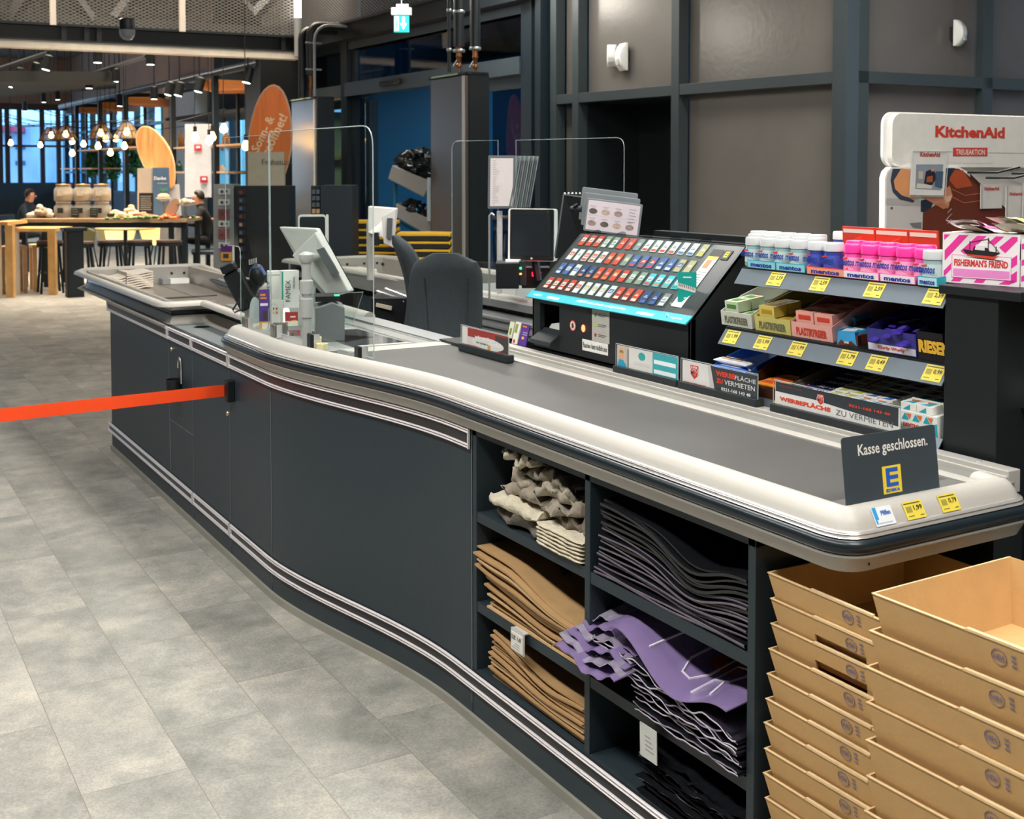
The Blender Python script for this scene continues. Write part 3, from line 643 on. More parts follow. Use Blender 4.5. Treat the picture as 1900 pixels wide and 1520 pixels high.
# end wall
o = thing('x', None, None, WE.pt(0, 0)); o.name = 'wall_cafe_end'; struct(o)
E0 = WE.s_(-120); 
m = MB(WALLC); wbox(m, WE, E0, 1, 3.75, 5.2, -.2, 0); m.use(mat('cafe_sill2', '#4e5a62', .6)); wbox(m, WE, E0, 1, 0, 1.2, -.2, 0); m.build('wall_band', o)
m = MB(mat('cafe_mullion', '#5a4a44', .5))
for px in (2, 15, 38, 80, 110): wbox(m, WE, WE.s_(px)-.07, WE.s_(px)+.07, 1.2, 3.75, -.18, 0)
wbox(m, WE, E0, 1, 3.55, 3.75, -.1, .02); wbox(m, WE, E0, 1, 2.35, 2.42, -.1, .02)
m.build('window_frame', o)
m = MB(PGL); wbox(m, WE, E0, 1, 1.2, 3.75, -.1, -.09); m.build('window_2')['kind'] = 'structure'
# things outside the windows
for i, (px0, px1, py0, D, c, lb) in enumerate(((-120, 60, 232, 60, '#b7c7da', 'pale blue house front outside the far left cafe windows'), (60, 112, 250, 76, '#8fb9c9', 'blue grey building outside the end windows of the cafe'),
        (120, 210, 262, 88, '#7ea8b8', 'grey blue building outside the side windows of the cafe'), (395, 440, 150, 48, '#9fd0c6', 'tall pale green building outside the right cafe window'), (215, 300, 240, 62, '#c9d7e2', 'whitish building outside the middle cafe windows'))):
    m = MB(mat('outside_'+str(i), c, .8, var=.15, scale=.6)); vbox(m, px0, px1, py0, 319+2.05*2204/D, D, 6); ob = m.build('building')
    tag(ob, lb, 'building')
    for k in range(4):
        for r_ in range(3):
            x = px0+(px1-px0)*(k+.5)/4; y = py0+8+(320-py0)*r_/3
            m = MB(mat('outside_windows', '#3d5a70', .3)); vbox(m, x-(px1-px0)*.05, x+(px1-px0)*.05, y, y+8, D-.05, .04); m.build('window', ob)
m = MB(mat('awning_red', '#d2485f', .7)); vbox(m, 5, 48, 236, 246, 60.1, -1.5); tag(m.build('awning'), 'red awning outside the far left cafe window', 'awning')
m = MB(mat('awning_magenta', '#c4376b', .7)); vbox(m, 130, 208, 280, 289, 88.1, -1.5); tag(m.build('awning'), 'magenta awning outside the middle cafe windows', 'awning')
m = MB(mat('street_ground', '#8f9aa0', .8)); m.box(-40, 60, 44.2, 110, -.5, -.45); m.box(20.2, 60, 0, 44, -.5, -.45); struct(m.build('floor_street'))
# climbing greenery at the windows
LEAF = mat('cafe_leaf', '#3c7a55', .6, var=.35, scale=30)
def foliage(name, c, r, n, label, cat, size=.07, m_=None):
    m = MB(m_ or LEAF); rnd = random.Random(int(c[0]*100)); 
    for i in range(n):
        a = rnd.uniform(0, 2*PI); b = rnd.uniform(-1, 1); k = rnd.random()**.4
        p = Vector((c[0]+r[0]*k*math.cos(a)*math.sqrt(1-b*b), c[1]+r[1]*k*math.sin(a)*math.sqrt(1-b*b), c[2]+r[2]*k*b))
        d = Vector((rnd.gauss(0, 1), rnd.gauss(0, 1), rnd.gauss(0, 1))).normalized(); e = d.cross(Vector((rnd.gauss(0, 1), rnd.gauss(0, 1), rnd.gauss(0, 1)))).normalized(); s_ = size*rnd.uniform(.6, 1.3)
        m.poly([p-d*s_, p+e*s_*.45, p+d*s_, p-e*s_*.45])
    return tag(m.build(name), label, cat)
for px, py, D, lb in ((172, 300, 27, 'leafy green plant hanging at the cafe window, leftmost of three'), (209, 305, 26, 'leafy green plant hanging at the cafe window, middle of three'), (250, 298, 25, 'leafy green plant hanging at the cafe window, beside the glowing board')):
    foliage('hanging_plant', onD(px, py, D), (.17, .17, .38), 420, lb, 'plant', .07)
# ---------------------------------------------------------------- black shelf frame with bottles
WF = Plane(onD(474, 319, 16.6)[:2], 178.4)
t = thing('divider_shelving', 'black steel shelf frame with thin boards dividing the cafe from the windows', 'shelf', WF.pt(WF.s_(300), 0))
m = MB(FRB); SF0, SF1 = WF.s_(113), WF.s_(480)
wbox(m, WF, SF0, SF1, 3.0, 3.1, -.05, .03); wbox(m, WF, SF0, SF1, 3.0, 3.05, -.75, -.7)
for px in (143, 186, 234, 321, 400): s = WF.s_(px); wbox(m, WF, s-.04, s+.04, 0, 3.05, -.05, .03); wbox(m, WF, s-.03, s+.03, 2.95, 3.05, -.75, .0)
for px in (160, 205, 268, 440): s = WF.s_(px, -.7); wbox(m, WF, s-.03, s+.03, 0, 3.05, -.75, -.7)
m.build('frame', t)
m = MB(mat('frame_trim_light', '#8c8a8a', .4)); wbox(m, WF, SF0, SF1, 3.05, 3.065, .03, .045); m.build('light_rail', t)
BR = mat('shelf_board_tan', '#c9a078', .5)
zsh = {}
for (pa_, pb_, py) in ((130, 262, 277), (322, 475, 271), (322, 424, 318), (112, 170, 312)):
    z = WF.z_((pa_+pb_)/2, py, -.3); m = MB(BR); wbox(m, WF, WF.s_(pa_), WF.s_(pb_), z-.03, z-.002, -.6, 0); m.build('board', t); zsh[(pa_, py)] = z
BOT = mat('bottle_amber', '#6e4a22', .15, var=.1); BOTG = mat('bottle_green', '#2c4a3c', .15)
def bottle(px, z, D_s, h, r, mt, lb, cat='bottle', nm='bottle'):
    p = WF.pt(WF.s_(px, -.25), z, -.25); m = MB(mt); m.lathe([(r*.9, 0), (r, .01), (r, h*.55), (r*.45, h*.72), (r*.35, h*.95), (r*.42, h)], 12, p); tag(m.build(nm), lb, cat, 'bottles and jars on the cafe shelves')
z1, z2, z0_ = zsh[(322, 271)], zsh[(322, 318)], zsh[(130, 277)]
for px, z, h, r, mt, lb in ((337, z1, .28, .06, BOT, 'amber bottle on the upper cafe shelf near the pillar'), (350, z1, .26, .03, BOTG, 'slim green bottle on the upper cafe shelf'), (366, z1, .3, .045, BOT, 'amber bottle on the upper cafe shelf above the no smoking signs'), (420, z1, .22, .06, BOT, 'brown jar on the upper cafe shelf near the black pillar'),
        (375, z2, .29, .06, BOT, 'amber bottle on the lower cafe shelf'), (333, z2, .18, .06, BOTG, 'dark jar at the left of the lower cafe shelf'), (350, z2, .15, .06, BOTG, 'short dark jar in the middle of the lower cafe shelf'), (411, z2, .1, .07, WHT, 'small white jar at the right of the lower cafe shelf'),
        (247, z0_, .42, .08, BOT, 'large amber bottle on the left upper cafe shelf'), (187, z0_, .3, .05, BOTG, 'dark bottle on the left upper cafe shelf')):
    bottle(px, z, 0, h, r, mt, lb)
# wooden slat pendants
for i, (x0, x1, y0, y1, D) in enumerate(((147, 193, 199, 209, 26), (190, 232, 190, 203, 23.5), (238, 293, 180, 194, 21), (377, 466, 147, 167, 18.5))):
    m = MB(WOODO); a = onD(x0, y1, D); b = onD(x1, y1, D); zt = onD(x0, y0, D).z
    e = (b-a); n = 22
    for k in range(n):
        p = a+e*(k/n); m.prismv([p, p+e*(.8/n), p+e*(.8/n)+Vector((0, 0, zt-a.z)), p+Vector((0, 0, zt-a.z))], Fc*.9)
    m.prismv([a+Vector((0, 0, .02)), b+Vector((0, 0, .02)), b+Vector((0, 0, zt-a.z-.02)), a+Vector((0, 0, zt-a.z-.02))], Fc*.88)
    o = m.build('slatted_lamp_shade'); tag(o, 'orange wooden slat lampshade under the frame, ' + ['leftmost', 'second from left', 'third from left', 'rightmost'][i] + ' of four', 'lampshade')
# track lights
BULB = mat('warm_bulb', '#ffd9a0', .4, emit=14, ecol='#ffc476'); SPOTG = mat('spot_glow', '#ffffff', .4, emit=9, ecol='#eafff6')
SPB = mat('spot_black', '#14181a', .4)
for i, (px, py, D, s) in enumerate(((181, 103, 16.5, 1), (279, 107, 17, 1), (165, 153, 20, 1), (213, 140, 19, 1.05), (107, 176, 24, .8), (81, 181, 25, .8), (46, 198, 27, .8), (222, 187, 22, .9), (286, 173, 20, 1), (314, 165, 19, 1), (333, 166, 18.5, 1.1), (370, 158, 17.5, 1.1), (460, 140, 16, 1), (88, 117, 17, 1), (65, 130, 18, 1), (36, 139, 19, 1), (20, 150, 19.5, 1))):
    p = onD(px, py, D); r = .065*s; tlt = .25 if i > 8 else 0
    t = thing('track_spotlight', ['small black track spotlight over the cafe, ', 'black cylindrical ceiling spotlight, '][i % 2] + ['top left by the beam', 'right of the one below the beam', 'left end of the sloping rail', 'middle of the sloping rail', 'glowing at the raft corner', 'glowing under the dark raft', 'over the far left windows', 'above the second wooden shade', 'above the third wooden shade', 'left of the white pillar', 'at the white pillar', 'left of the last wooden shade', 'beside the black pillar', 'rightmost of the left cluster', 'second from right in the left cluster', 'second from left in the left cluster', 'leftmost of the left cluster'][i], 'spotlight', p)
    m = MB(SPB); m.at(Matrix.Translation(p) @ Matrix.Rotation(tlt, 4, Vector((0, 1, 0)))); m.lathe([(r, -.10), (r, .1), (r*.6, .12), (.0, .12)], 12); m.build('barrel', t)
    g = MB(SPOTG); g.at(m.T); g.lathe([(0, -.085), (r*.9, -.085)], 12, caps=False); g.lathe([(0, -.101), (r*.82, -.101)], 12, caps=False); g.build('lens', t)
    k = MB(SPB); k.tube([p+Vector((0, 0, .1)), Vector((p.x, p.y, 5.2))], .010, 6); k.build('stem', t)
m = MB(SPB); m.tube([onD(150, 143, 20.5), onD(272, 105, 17)], .035, 4); tag(m.build('light_track'), 'sloping black light rail over the cafe', 'light rail')
m = MB(SPB); m.tube([onD(-20, 133, 20.5), onD(92, 97, 17)], .035, 4); tag(m.build('light_track'), 'black light rail in the top left corner', 'light rail')
m = MB(mat('ceiling_raft_dark', '#1c2020', .8)); a = onD(20, 141, 19); b = onD(216, 146, 21); c = onD(216, 172, 24); m.prismv([onD(-60, 152, 17), onD(216, 152, 19), onD(216, 164, 26), onD(-60, 184, 26)], (0, 0, .16)); tag(m.build('ceiling_raft'), 'dark suspended ceiling raft over the cafe', 'ceiling raft')
# hanging bulbs and wire lampshades
WIRE = mat('lamp_wire', '#171b1e', .5)
CANT = mat('amber_shade', '#a88a5a', .5, alpha=.5)
for i, (px, py, D, sh, lb) in enumerate(((95, 252, 24, 1, 'wide wire shade lamp over the cafe, leftmost'), (122, 250, 23, 1, 'wide wire shade lamp second from left'), (187, 248, 21, 1, 'wire shade lamp above the jars'), (235, 246, 20, 1, 'wire shade lamp left of the glowing board'),
        (134, 263, 24, 0, 'bare bulb between the left shades'), (155, 268, 24, 0, 'bare bulb left of the jar lamp'), (196, 258, 22, 0, 'bare bulb just right of the jar lamp'), (182, 272, 22, 0, 'bare bulb low above the jars'), (231, 272, 21, 0, 'bare bulb under the lamp beside the glowing board'), (215, 258, 22, 0, 'bare bulb between two wire shades'), (205, 284, 22, 0, 'lowest bare bulb over the jars'), (134, 285, 23, 0, 'low bare bulb above the left jar'),
        (20, 266, 26, 0, 'bare bulb at the far left edge'), (75, 270, 27, 0, 'bare bulb near the far left windows'), (362, 256, 16.5, 0, 'bare bulb on the shelf of amber bottles'), (388, 262, 16.5, 0, 'bright bulb left of the frame post'), (415, 240, 16.2, 0, 'bare bulb right of the frame post'), (456, 272, 15.8, 0, 'bare bulb near the black pillar'), (394, 255, 17, 0, 'smaller bulb behind the frame post'))):
    p = onD(px, py, D); t = thing('pendant_lamp', lb, 'lamp', p)
    m = MB(BULB); r = .055; m.lathe([(0, -r), (r*.7, -r*.7), (r, 0), (r*.7, r*.7), (r*.35, r*1.5), (r*.3, r*1.9)], 12, p); m.build('bulb', t)
    m = MB(WIRE); m.tube([p+Vector((0, 0, .09)), Vector((p.x, p.y, 5.2))], .006, 5); m.lathe([(.025, .08), (.025, .16)], 8, p); m.build('cord', t)
    if sh:
        m = MB(WIRE)
        for k in range(14): a = 2*PI*k/14; m.tube([p+Vector((.08*math.cos(a), .08*math.sin(a), .17)), p+Vector((.24*math.cos(a), .24*math.sin(a), -.1))], .006, 4)
        for rr, zz in ((.08, .17), (.16, .03), (.24, -.1)): m.tube([p+Vector((rr*math.cos(2*PI*k/16), rr*math.sin(2*PI*k/16), zz)) for k in range(16)], .007, 4, closed=True)
        m.use(CANT); m.lathe([(.08, .17), (.235, -.09)], 16, p, caps=False)
        m.build('wire_shade', t)
        m = MB(WIRE); rnd = random.Random(i)
        for k in range(5): A = p+Vector((0, 0, .2)); B = A+Vector((rnd.uniform(-2.5, 2.5), rnd.uniform(-1, 1), rnd.uniform(.05, .35))); m.tube([A, (A+B)/2-Vector((0, 0, .12)), B], .006, 4)
        m.build('spider_cable', t)
# ---------------------------------------------------------------- tall table with jars and food
TBL = mat('tall_table_top', '#a48a6c', .5, var=.12)
A = onD(38, 410, 15.9); B = onD(346, 405, 15.9); A.z = B.z = .92; tb = thing('tall_table', 'long tall table with wooden top on black metal frame at the cafe entrance', 'table', ((A.x+B.x)/2, (A.y+B.y)/2, 0))
e = (B-A); L_ = e.length; e.normalize(); nn = Vector((-e.y, e.x, 0)); nn = nn if nn.dot(Fc) > 0 else -nn
m = MB(TBL); m.prismv([A+Vector((0, 0, -.045)), B+Vector((0, 0, -.045)), B+Vector((0, 0, .0)), A], nn*.8); m.build('table_top', tb)
def leg_on(m, s, d, w, z1=.875, w2=None): 
    p = A+e*s+nn*d; p.z = 0; m.prismv([p, p+e*w, p+e*w+Vector((0, 0, z1)), p+Vector((0, 0, z1))], nn*(w2 or w))
for s in (.0, .13*L_, L_-.25, L_-.08):
    for d in (.02, .7): m = MB(FRB); leg_on(m, s, d, .06); m.build('leg', tb)
m = MB(FRB); p = A+nn*.02; p.z = .8; m.prismv([p, p+e*L_, p+e*L_+Vector((0, 0, .07)), p+Vector((0, 0, .07))], nn*.05); m.build('apron', tb)
# stools
SEATM = mat('stool_seat', '#4a3d36', .4)
def stool():
    t = thing('bar_stool', 's', 'bar stool', (0, 0, 0), 0, 'bar stools at the tall table')
    m = MB(SEATM); m.lathe([(.0, .63), (.155, .632), (.165, .65), (.16, .67), (.0, .675)], 20); m.build('seat', t, world=False)
    m = MB(FRB); m.lathe([(.16, .595), (.166, .63), (.15, .63)], 20, caps=False); m.build('seat_frame', t, world=False)
    for k in range(4): a = PI/4+k*PI/2; m = MB(FRB); m.tube([(.13*math.cos(a), .13*math.sin(a), .62), (.19*math.cos(a), .19*math.sin(a), 0)], .018, 6); m.build('leg', t, world=False)
    m = MB(FRB); m.tube([(.165*math.cos(PI/4+k*PI/2), .165*math.sin(PI/4+k*PI/2), .25) for k in range(4)], .01, 5, closed=True); m.build('footrest', t, world=False)
    return t
st = stool()
for i, (px, D, lb) in enumerate(((90, 15.2, 'leftmost round black stool at the tall table'), (148, 15.0, 'black stool second from left, beside the thick black post'), (203, 15.3, 'middle black stool at the tall table'), (257, 15.35, 'black stool second from right at the tall table'), (312, 15.35, 'rightmost black stool at the tall table'))):
    p = onD(px, 319, D); o = st if i == 0 else copy_tree(st); o.location = (p.x, p.y, 0); o['label'] = lb
m = MB(FRB); p = onD(135, 319, 14.7); m.prism(rrect(p.x-.10, p.x+.10, p.y-.10, p.y+.10, .02), 0, .82); m.prism(rrect(p.x-.14, p.x+.14, p.y-.14, p.y+.14, .02), .82, .86); tag(m.build('bollard'), 'thick black square post in front of the tall table', 'post')
# jars in two tiers
JG = mat('jar_glass', '#c9c3b4', .15, alpha=.45, spec=.7); PASTA = mat('jar_pasta', '#b59a70', .7, var=.4, scale=40); LIDT = mat('jar_lid', '#b08a5c', .6); DARKP = mat('jar_dark_packs', '#3a3230', .6, var=.5, scale=30); CHK = mat('chalkboard', '#252b2b', .7); CHW2 = mat('chalk', '#cfd3cf', .8)
for i, px in enumerate((117, 153, 188)):
    for tier in (0, 1):
        p = onD(px, 319, 16.25); z = .92+tier*.235; p = Vector((p.x, p.y, z)); r = .125; h = .225
        t = thing('storage_jar', ('upper' if tier else 'lower')+' large glass jar on the tall table, '+['left', 'middle', 'right'][i]+' stack', 'jar', p, 0, 'stacked jars on the tall table')
        m = MB(PASTA if tier else DARKP); m.lathe([(0, .01), (r*.9, .01), (r*.92, h*.45), (r*.5, h*.62), (0, h*.6)], 14, p); m.build('contents', t)
        m = MB(JG); m.lathe([(r*.95, 0), (r, .02), (r, h*.7), (r*.72, h*.88), (r*.72, h*.93)], 18, p); m.build('glass', t)
        m = MB(LIDT if tier else LGREY); m.lathe([(r*.78, h*.9), (r*.8, h*1.0), (r*.3, h*1.01), (.02, h*1.04)], 16, p); m.build('lid', t)
        m = MB(mat('jar_label', '#d9d2c2', .7) if tier else CHK); q_ = p-Fc*(r+.003); m.prismv([q_-Uc*.04+Vector((0, 0, .07)), q_+Uc*.04+Vector((0, 0, .07)), q_+Uc*.04+Vector((0, 0, .14)), q_-Uc*.04+Vector((0, 0, .14))], Fc*.004); m.build('label', t)
def chalk(px0, px1, py0, py1, D, lb, lines):
    a = onD(px0, py1, D); b = onD(px1, py1, D); c = onD(px0, py0, D); t = thing('chalkboard', lb, 'chalkboard', a)
    m = MB(CHK); m.prismv([a, b, b+(c-a), c], Fc*.02); W = (b-a).length; H = (c-a).length
    for k in range(lines):
        y = H*(.82-.72*k/max(1, lines)); x = W*.12
        m.use(CHW2)
        rnd = random.Random(k+px0)
        while x < W*.85:
            d = W*rnd.uniform(.03, .08); p = a+(b-a).normalized()*x+Vector((0, 0, y))-Fc*.003; m.prismv([p, p+(b-a).normalized()*d, p+(b-a).normalized()*d+Vector((0, 0, H*.035)), p+Vector((0, 0, H*.035))], Fc*.002); x += d+W*.03
    m.build('board', t)
chalk(258, 284, 358, 397, 16.2, 'large chalkboard with handwriting on the tall table', 8)
chalk(132, 146, 386, 404, 15.98, 'small chalkboard between the left and middle jars', 3)
chalk(167, 181, 386, 404, 15.98, 'small chalkboard between the middle and right jars', 3)
chalk(199, 212, 396, 403, 15.98, 'tiny chalk sign right of the jars', 1)
# food and decoration on the table
def heap(nm, px, py, D, r, n, cols, lb, cat, s=.03):
    p = onD(px, 319, D); z = .92 if py is None else onD(px, py, D).z; m = MB(); rnd = random.Random(px)
    for i in range(n):
        a = rnd.uniform(0, 2*PI); k = rnd.random(); m.use(mat('food_'+cols[i % len(cols)], cols[i % len(cols)], .7, var=.2))
        m.ball((p.x+r[0]*k*math.cos(a), p.y+r[1]*k*math.sin(a), z+s*.5+r[2]*(1-k)*rnd.random()), (s*rnd.uniform(.6, 1.2), s*rnd.uniform(.6, 1.2), s*.7), 8, 5)
    o = m.build(nm); tag(o, lb, cat); o['kind'] = 'stuff'; return o
heap('bread_heap', 243, None, 16.2, (.22, .16, .14), 40, ('#d9c9a2', '#c9b78c'), 'heap of pale pasta nests beside the jars', 'food', .05)
heap('pasta_heap', 212, None, 16.2, (.12, .12, .08), 18, ('#d9cdb2', '#b9a880'), 'small pale heap right of the jar stacks', 'food', .045)
heap('spice_heap', 262, None, 16.0, (.22, .1, .07), 40, ('#b4643c', '#9c4a34', '#c98a5c'), 'reddish brown food heap in front of the big chalkboard', 'food', .035)
heap('tomato_bowl_fruit', 313, None, 16.0, (.13, .1, .07), 40, ('#e2542c', '#d9401f', '#ee7a3c'), 'orange red fruit in a shallow dish at the table end', 'food', .03)
heap('green_garland', 285, None, 15.95, (.7, .05, .02), 60, ('#4c6b3c', '#6b8a52'), 'green herb garland along the front edge of the tall table', 'garland', .03)
heap('left_display', 75, None, 16.2, (.16, .14, .14), 30, ('#b9b2a0', '#8c7a62', '#c9c2b2'), 'grey and cream decoration at the left end of the tall table', 'decoration', .06)
p = onD(303, 319, 16.3)
t = thing('fruit_bowl', 'small footed bowl with pineapple and shrimp coloured fruit on the tall table', 'bowl', (p.x, p.y, .92))
m = MB(GREY); m.lathe([(.06, 0), (.02, .02), (.015, .22), (.05, .235), (.11, .27), (.10, .275), (.0, .25)], 16, (p.x, p.y, .92)); m.build('bowl', t)
m = MB(mat('fruit_salmon', '#e0a078', .6, var=.3, scale=30)); m.ball((p.x, p.y, 1.21), (.085, .085, .05), 12, 6); m.use(LEAF)
for k in range(14): a = k*2.4; m.tube([(p.x, p.y, 1.24), (p.x+.07*math.cos(a), p.y+.07*math.sin(a), 1.34)], [.008, .001], 4)
m.build('fruit', t)
m = MB(mat('wood_slice', '#a98468', .6)); p = onD(320, 386, 16.0); m.at(Matrix.Translation(p) @ frame((0, 0, 0), Uc, (0.2, .0, 1)) @ Matrix.Rotation(-.5, 4, 'Z')); m.prism([(.075*math.cos(2*PI*k/20), .14*math.sin(2*PI*k/20)) for k in range(20)], -.01, .01); tag(m.build('wooden_board'), 'oval wooden board standing on the tall table', 'board')
heap('seafood_plate', 344, 378, 16.1, (.13, .1, .04), 24, ('#c9b9a2', '#a98f76'), 'raised plate of pale bread pieces at the right table end', 'food', .035)
m = MB(GREY); p = onD(344, 380, 16.1); m.lathe([(.06, .92-p.z), (.02, .94-p.z), (.015, -.02), (.12, 0), (.14, .012)], 16, p); tag(m.build('plate_stand'), 'grey stand carrying the raised plate', 'plate stand')
# low furniture behind the tall table
def shell_chair(px, D, flip, c1, c2, lb):
    p = onD(px, 319, D); t = thing('shell_chair', lb, 'chair', (p.x, p.y, 0))
    m = MB(mat('chair_'+c1, c1, .6)); rows = []
    for i in range(9):
        a = PI*(-.15+1.3*i/8); rows.append([Vector((.27*math.cos(a)*k, .27*math.sin(a)*k, z)) for k, z in ((.2, .43), (.8, .42), (1, .48), (1.12, .66+.12*math.sin(a)), (1.16, .72+.16*math.sin(a)))])
    m.at(Matrix.Translation((p.x, p.y, 0)) @ Matrix.Rotation(flip, 4, 'Z')); m.grid(rows); m.use(mat('chair_'+c2, c2, .6)); m.at(m.T @ Matrix.Diagonal((1.04, 1.04, .995, 1))); m.grid(rows)
    m.build('seat_shell', t)
    for k in range(4): a = PI/4+k*PI/2; m = MB(FRB); m.tube([(p.x+.14*math.cos(a), p.y+.14*math.sin(a), .43), (p.x+.24*math.cos(a), p.y+.24*math.sin(a), 0)], .012, 6); m.build('leg', t)
shell_chair(297, 18.2, -.9, '#cdb877', '#93a9a0', 'yellow and sage shell chair right of the round table')
shell_chair(156, 18.0, 1.4, '#7f7a4c', '#6c6b48', 'olive shell chair behind the leftmost stools')
shell_chair(213, 19.0, .3, '#cfc28c', '#b9b080', 'pale yellow shell chair behind the round table')
p = onD(231, 319, 17.6); t = thing('round_table', 'round wooden cafe table behind the tall table', 'table', (p.x, p.y, 0))
m = MB(WOODT); m.lathe([(0, .70), (.42, .70), (.43, .715), (.42, .73), (0, .73)], 28, (p.x, p.y, 0)); m.build('table_top', t)
m = MB(FRB); m.lathe([(.22, 0), (.2, .02), (.03, .04), (.03, .70)], 14, (p.x, p.y, 0)); m.build('pedestal', t)
# left tables (wood)
WY = mat('light_wood', '#d2a465', .5, var=.12)
for i, (x0, x1, y, D, lb) in enumerate(((8, 102, 430, 14.9, 'pale wooden bench table at the far left'), (-20, 14, 418, 14.6, 'pale wooden table cut by the left edge of the picture'))):
    a = onD(x0, y, D); b = onD(x1, y, D); z = a.z; t = thing('wooden_table', lb, 'table', ((a.x+b.x)/2, (a.y+b.y)/2, 0)); m = MB(WY); m.prismv([a, Vector((b.x, b.y, z)), Vector((b.x, b.y, z+.04)), a+Vector((0, 0, .04))], Fc*.6); m.build('table_top', t)
    for k, s in enumerate((.1, .85)):
        q_ = a.lerp(b, s); q_.z = 0; m = MB(WY if k else mat('white_wood_leg', '#cfc4b0', .5)); m.prismv([q_, q_+Uc*.09, q_+Uc*.09+Vector((0, 0, z)), q_+Vector((0, 0, z))], Fc*.08); m.build('leg', t)
a = onD(45, 319, 15.5)
for px, D, lb in ((78, 15.6, 'tan wooden stool frame behind the leftmost bar stool'), (20, 15.2, 'brown wooden stool frame at the far left')):
    a = onD(px, 319, D); t = thing('wooden_stool', lb, 'stool', (a.x, a.y, 0)); m = MB(WY if px > 40 else WOODT); m.box(a.x-.16, a.x+.16, a.y-.16, a.y+.16, .56, .60); m.build('seat', t)
    for sx in (-1, 1):
        for sy in (-1, 1): m = MB(WY if px > 40 else WOODT); m.box(a.x+sx*.13-.025, a.x+sx*.13+.025, a.y+sy*.13-.025, a.y+sy*.13+.025, 0, .56); m.build('leg', t)
# stands and boards
m = MB(mat('board_wood_glow', '#e2a568', .45, var=.25, stretch=(8, 8, 1), scale=2))
def tongue(px, D, w, h, ztip, lean, mt, rimm, lb, txt=None):
    p = onD(px, 319, D); t = thing('advert_board', lb, 'advertising board', (p.x, p.y, 0)); pts = []
    n = 28
    for i in range(n): 
        a = 2*PI*i/n; x = w*.5*math.cos(a); y = h*.5*math.sin(a); k = 1 if y > 0 else 1-.35*(y/(-h*.5))**1.5
        pts.append((x*k, y))
    M_ = frame(Vector((p.x, p.y, ztip-h*.5)), Uc, (0, 0, 1)) @ Matrix.Rotation(lean, 4, 'Z')
    m = MB(rimm); m.at(M_); m.prism([(x*1.08, y*1.03) for x, y in pts], -.02, .0); m.build('rim', t)
    m = MB(mt); m.at(M_); m.prism(pts, .0, .012)
    if txt:
        m.use(mat('board_lettering', '#f2cfa6', .6))
        for s_, ox, oy, ww in txt: m.text(s_, (ox, oy, .0125), (.36, .93, 0), (-.93, .36, 0), w=ww, m=m.mats[m.cur], bold=.02)
    m.build('board', t)
    m = MB(mat('board_stand_grey', '#c9cdd0', .5)); b_ = M_ @ Vector((0, -h*.45, -.02)); m.prismv([b_-Uc*.12, b_+Uc*.12, Vector((b_.x, b_.y, 0))+Uc*.2, Vector((b_.x, b_.y, 0))-Uc*.2], Fc*.03); m.build('stand', t)
tongue(291, 17.0, .42, .95, 2.23, .45, mat('board_wood_glow', '#e2a568', .45), mat('board_rim_cream', '#f0cfa0', .5), 'leaning tongue shaped wood coloured board in the cafe')
tongue(501, 13.6, .47, 1.35, 2.53, -.08, mat('board_orange', '#dd7430', .45, var=.12, stretch=(6, 6, .6), scale=4), mat('board_rim_tan', '#c9a78e', .5), 'tall orange oval opening hours board beside the black pillar', [('Sonn- &', -.12, -.10, .44), ('geöffnet!', .03, -.16, .52)])
def signbox(px0, px1, py0, py1, D, c, lb, nm='info_stand', deco=None, dep=.06):
    a = onD(px0, py1, D); t = thing(nm, lb, 'sign', a); m = MB(mat('sign_'+c, c, .5)); vbox(m, px0, px1, py0, py1, D, dep)
    if deco: deco(m, D)
    m.build('panel', t); return t
def dk(m, D):
    p = onD(286, 334, D)-Fc*.006; m.text('Danke', p, Uc, (0, 0, 1), w=.17, m=ink('#e8eef2'), bold=.03); p = onD(293, 341, D)-Fc*.006; m.text('fürs Einkaufen', p, Uc, (0, 0, 1), w=.13, m=ink('#e8eef2'))
signbox(283, 313, 311, 402, 16.75, '#4a6a8c', 'blue standing sign with white Danke lettering in the cafe', deco=dk)
signbox(255, 282, 312, 402, 16.8, '#b9b0a4', 'pale glazed cabinet left of the blue sign', 'display_cabinet', dep=.4)
def sg(m, D):
    for cx, cy, c in ((378, 333, '#b8324e'), (367, 274, '#c9485c')):
        m.use(ink(c)); vbox(m, cx-7, cx+7, cy-6, cy+6, D-.02, .01)
        m.use(ink('#f4f4f4')); vbox(m, cx-3, cx+4, cy-3, cy+1, D-.03, .01)
    p = onD(378, 346, D-.03); m.use(ink('#6b7280')); m.tube([p+Uc*.035*math.cos(2*PI*k/16)+Vector((0, 0, .035*math.sin(2*PI*k/16))) for k in range(16)], .004, 4, closed=True); m.tube([p-Uc*.02-Vector((0, 0, .02)), p+Uc*.02+Vector((0, 0, .02))], .004, 4)
D_ = 17.9
signbox(343, 392, 230, 366, D_, '#c4ced9', 'white notice panel with red no-entry pictograms on the cafe pillar', 'notice_panel', sg, .05)
# magazine / card display seen behind the acrylic
p = onD(430, 319, 11.5); t = thing('card_display', 'tall grey card rack with rows of pictures behind the packing area', 'display rack', (p.x, p.y, 0))
m = MB(mat('rack_grey', '#8f9290', .5)); vbox(m, 396, 436, 342, 616, 11.5, .3); m.build('side_panel', t)
m = MB(mat('rack_dark', '#16191c', .5)); vbox(m, 436, 540, 345, 616, 11.5, .3); m.build('body', t)
rnd = random.Random(3)
for r_ in range(6):
    m = MB(ink('#c9cac6')); y = 350+r_*20; vbox(m, 405, 426, y, y+11, 11.48, .015); m.use(ink('#43474a')); vbox(m, 409, 414, y+3, y+8, 11.47, .01); vbox(m, 418, 422, y+3, y+7, 11.47, .01); m.build('card_row', t)
for c, y in (('#7a3f3f', 388), ('#8a4d4a', 425)): m = MB(ink(c)); vbox(m, 405, 426, y, y+18, 11.475, .01); m.build('picture_card', t)
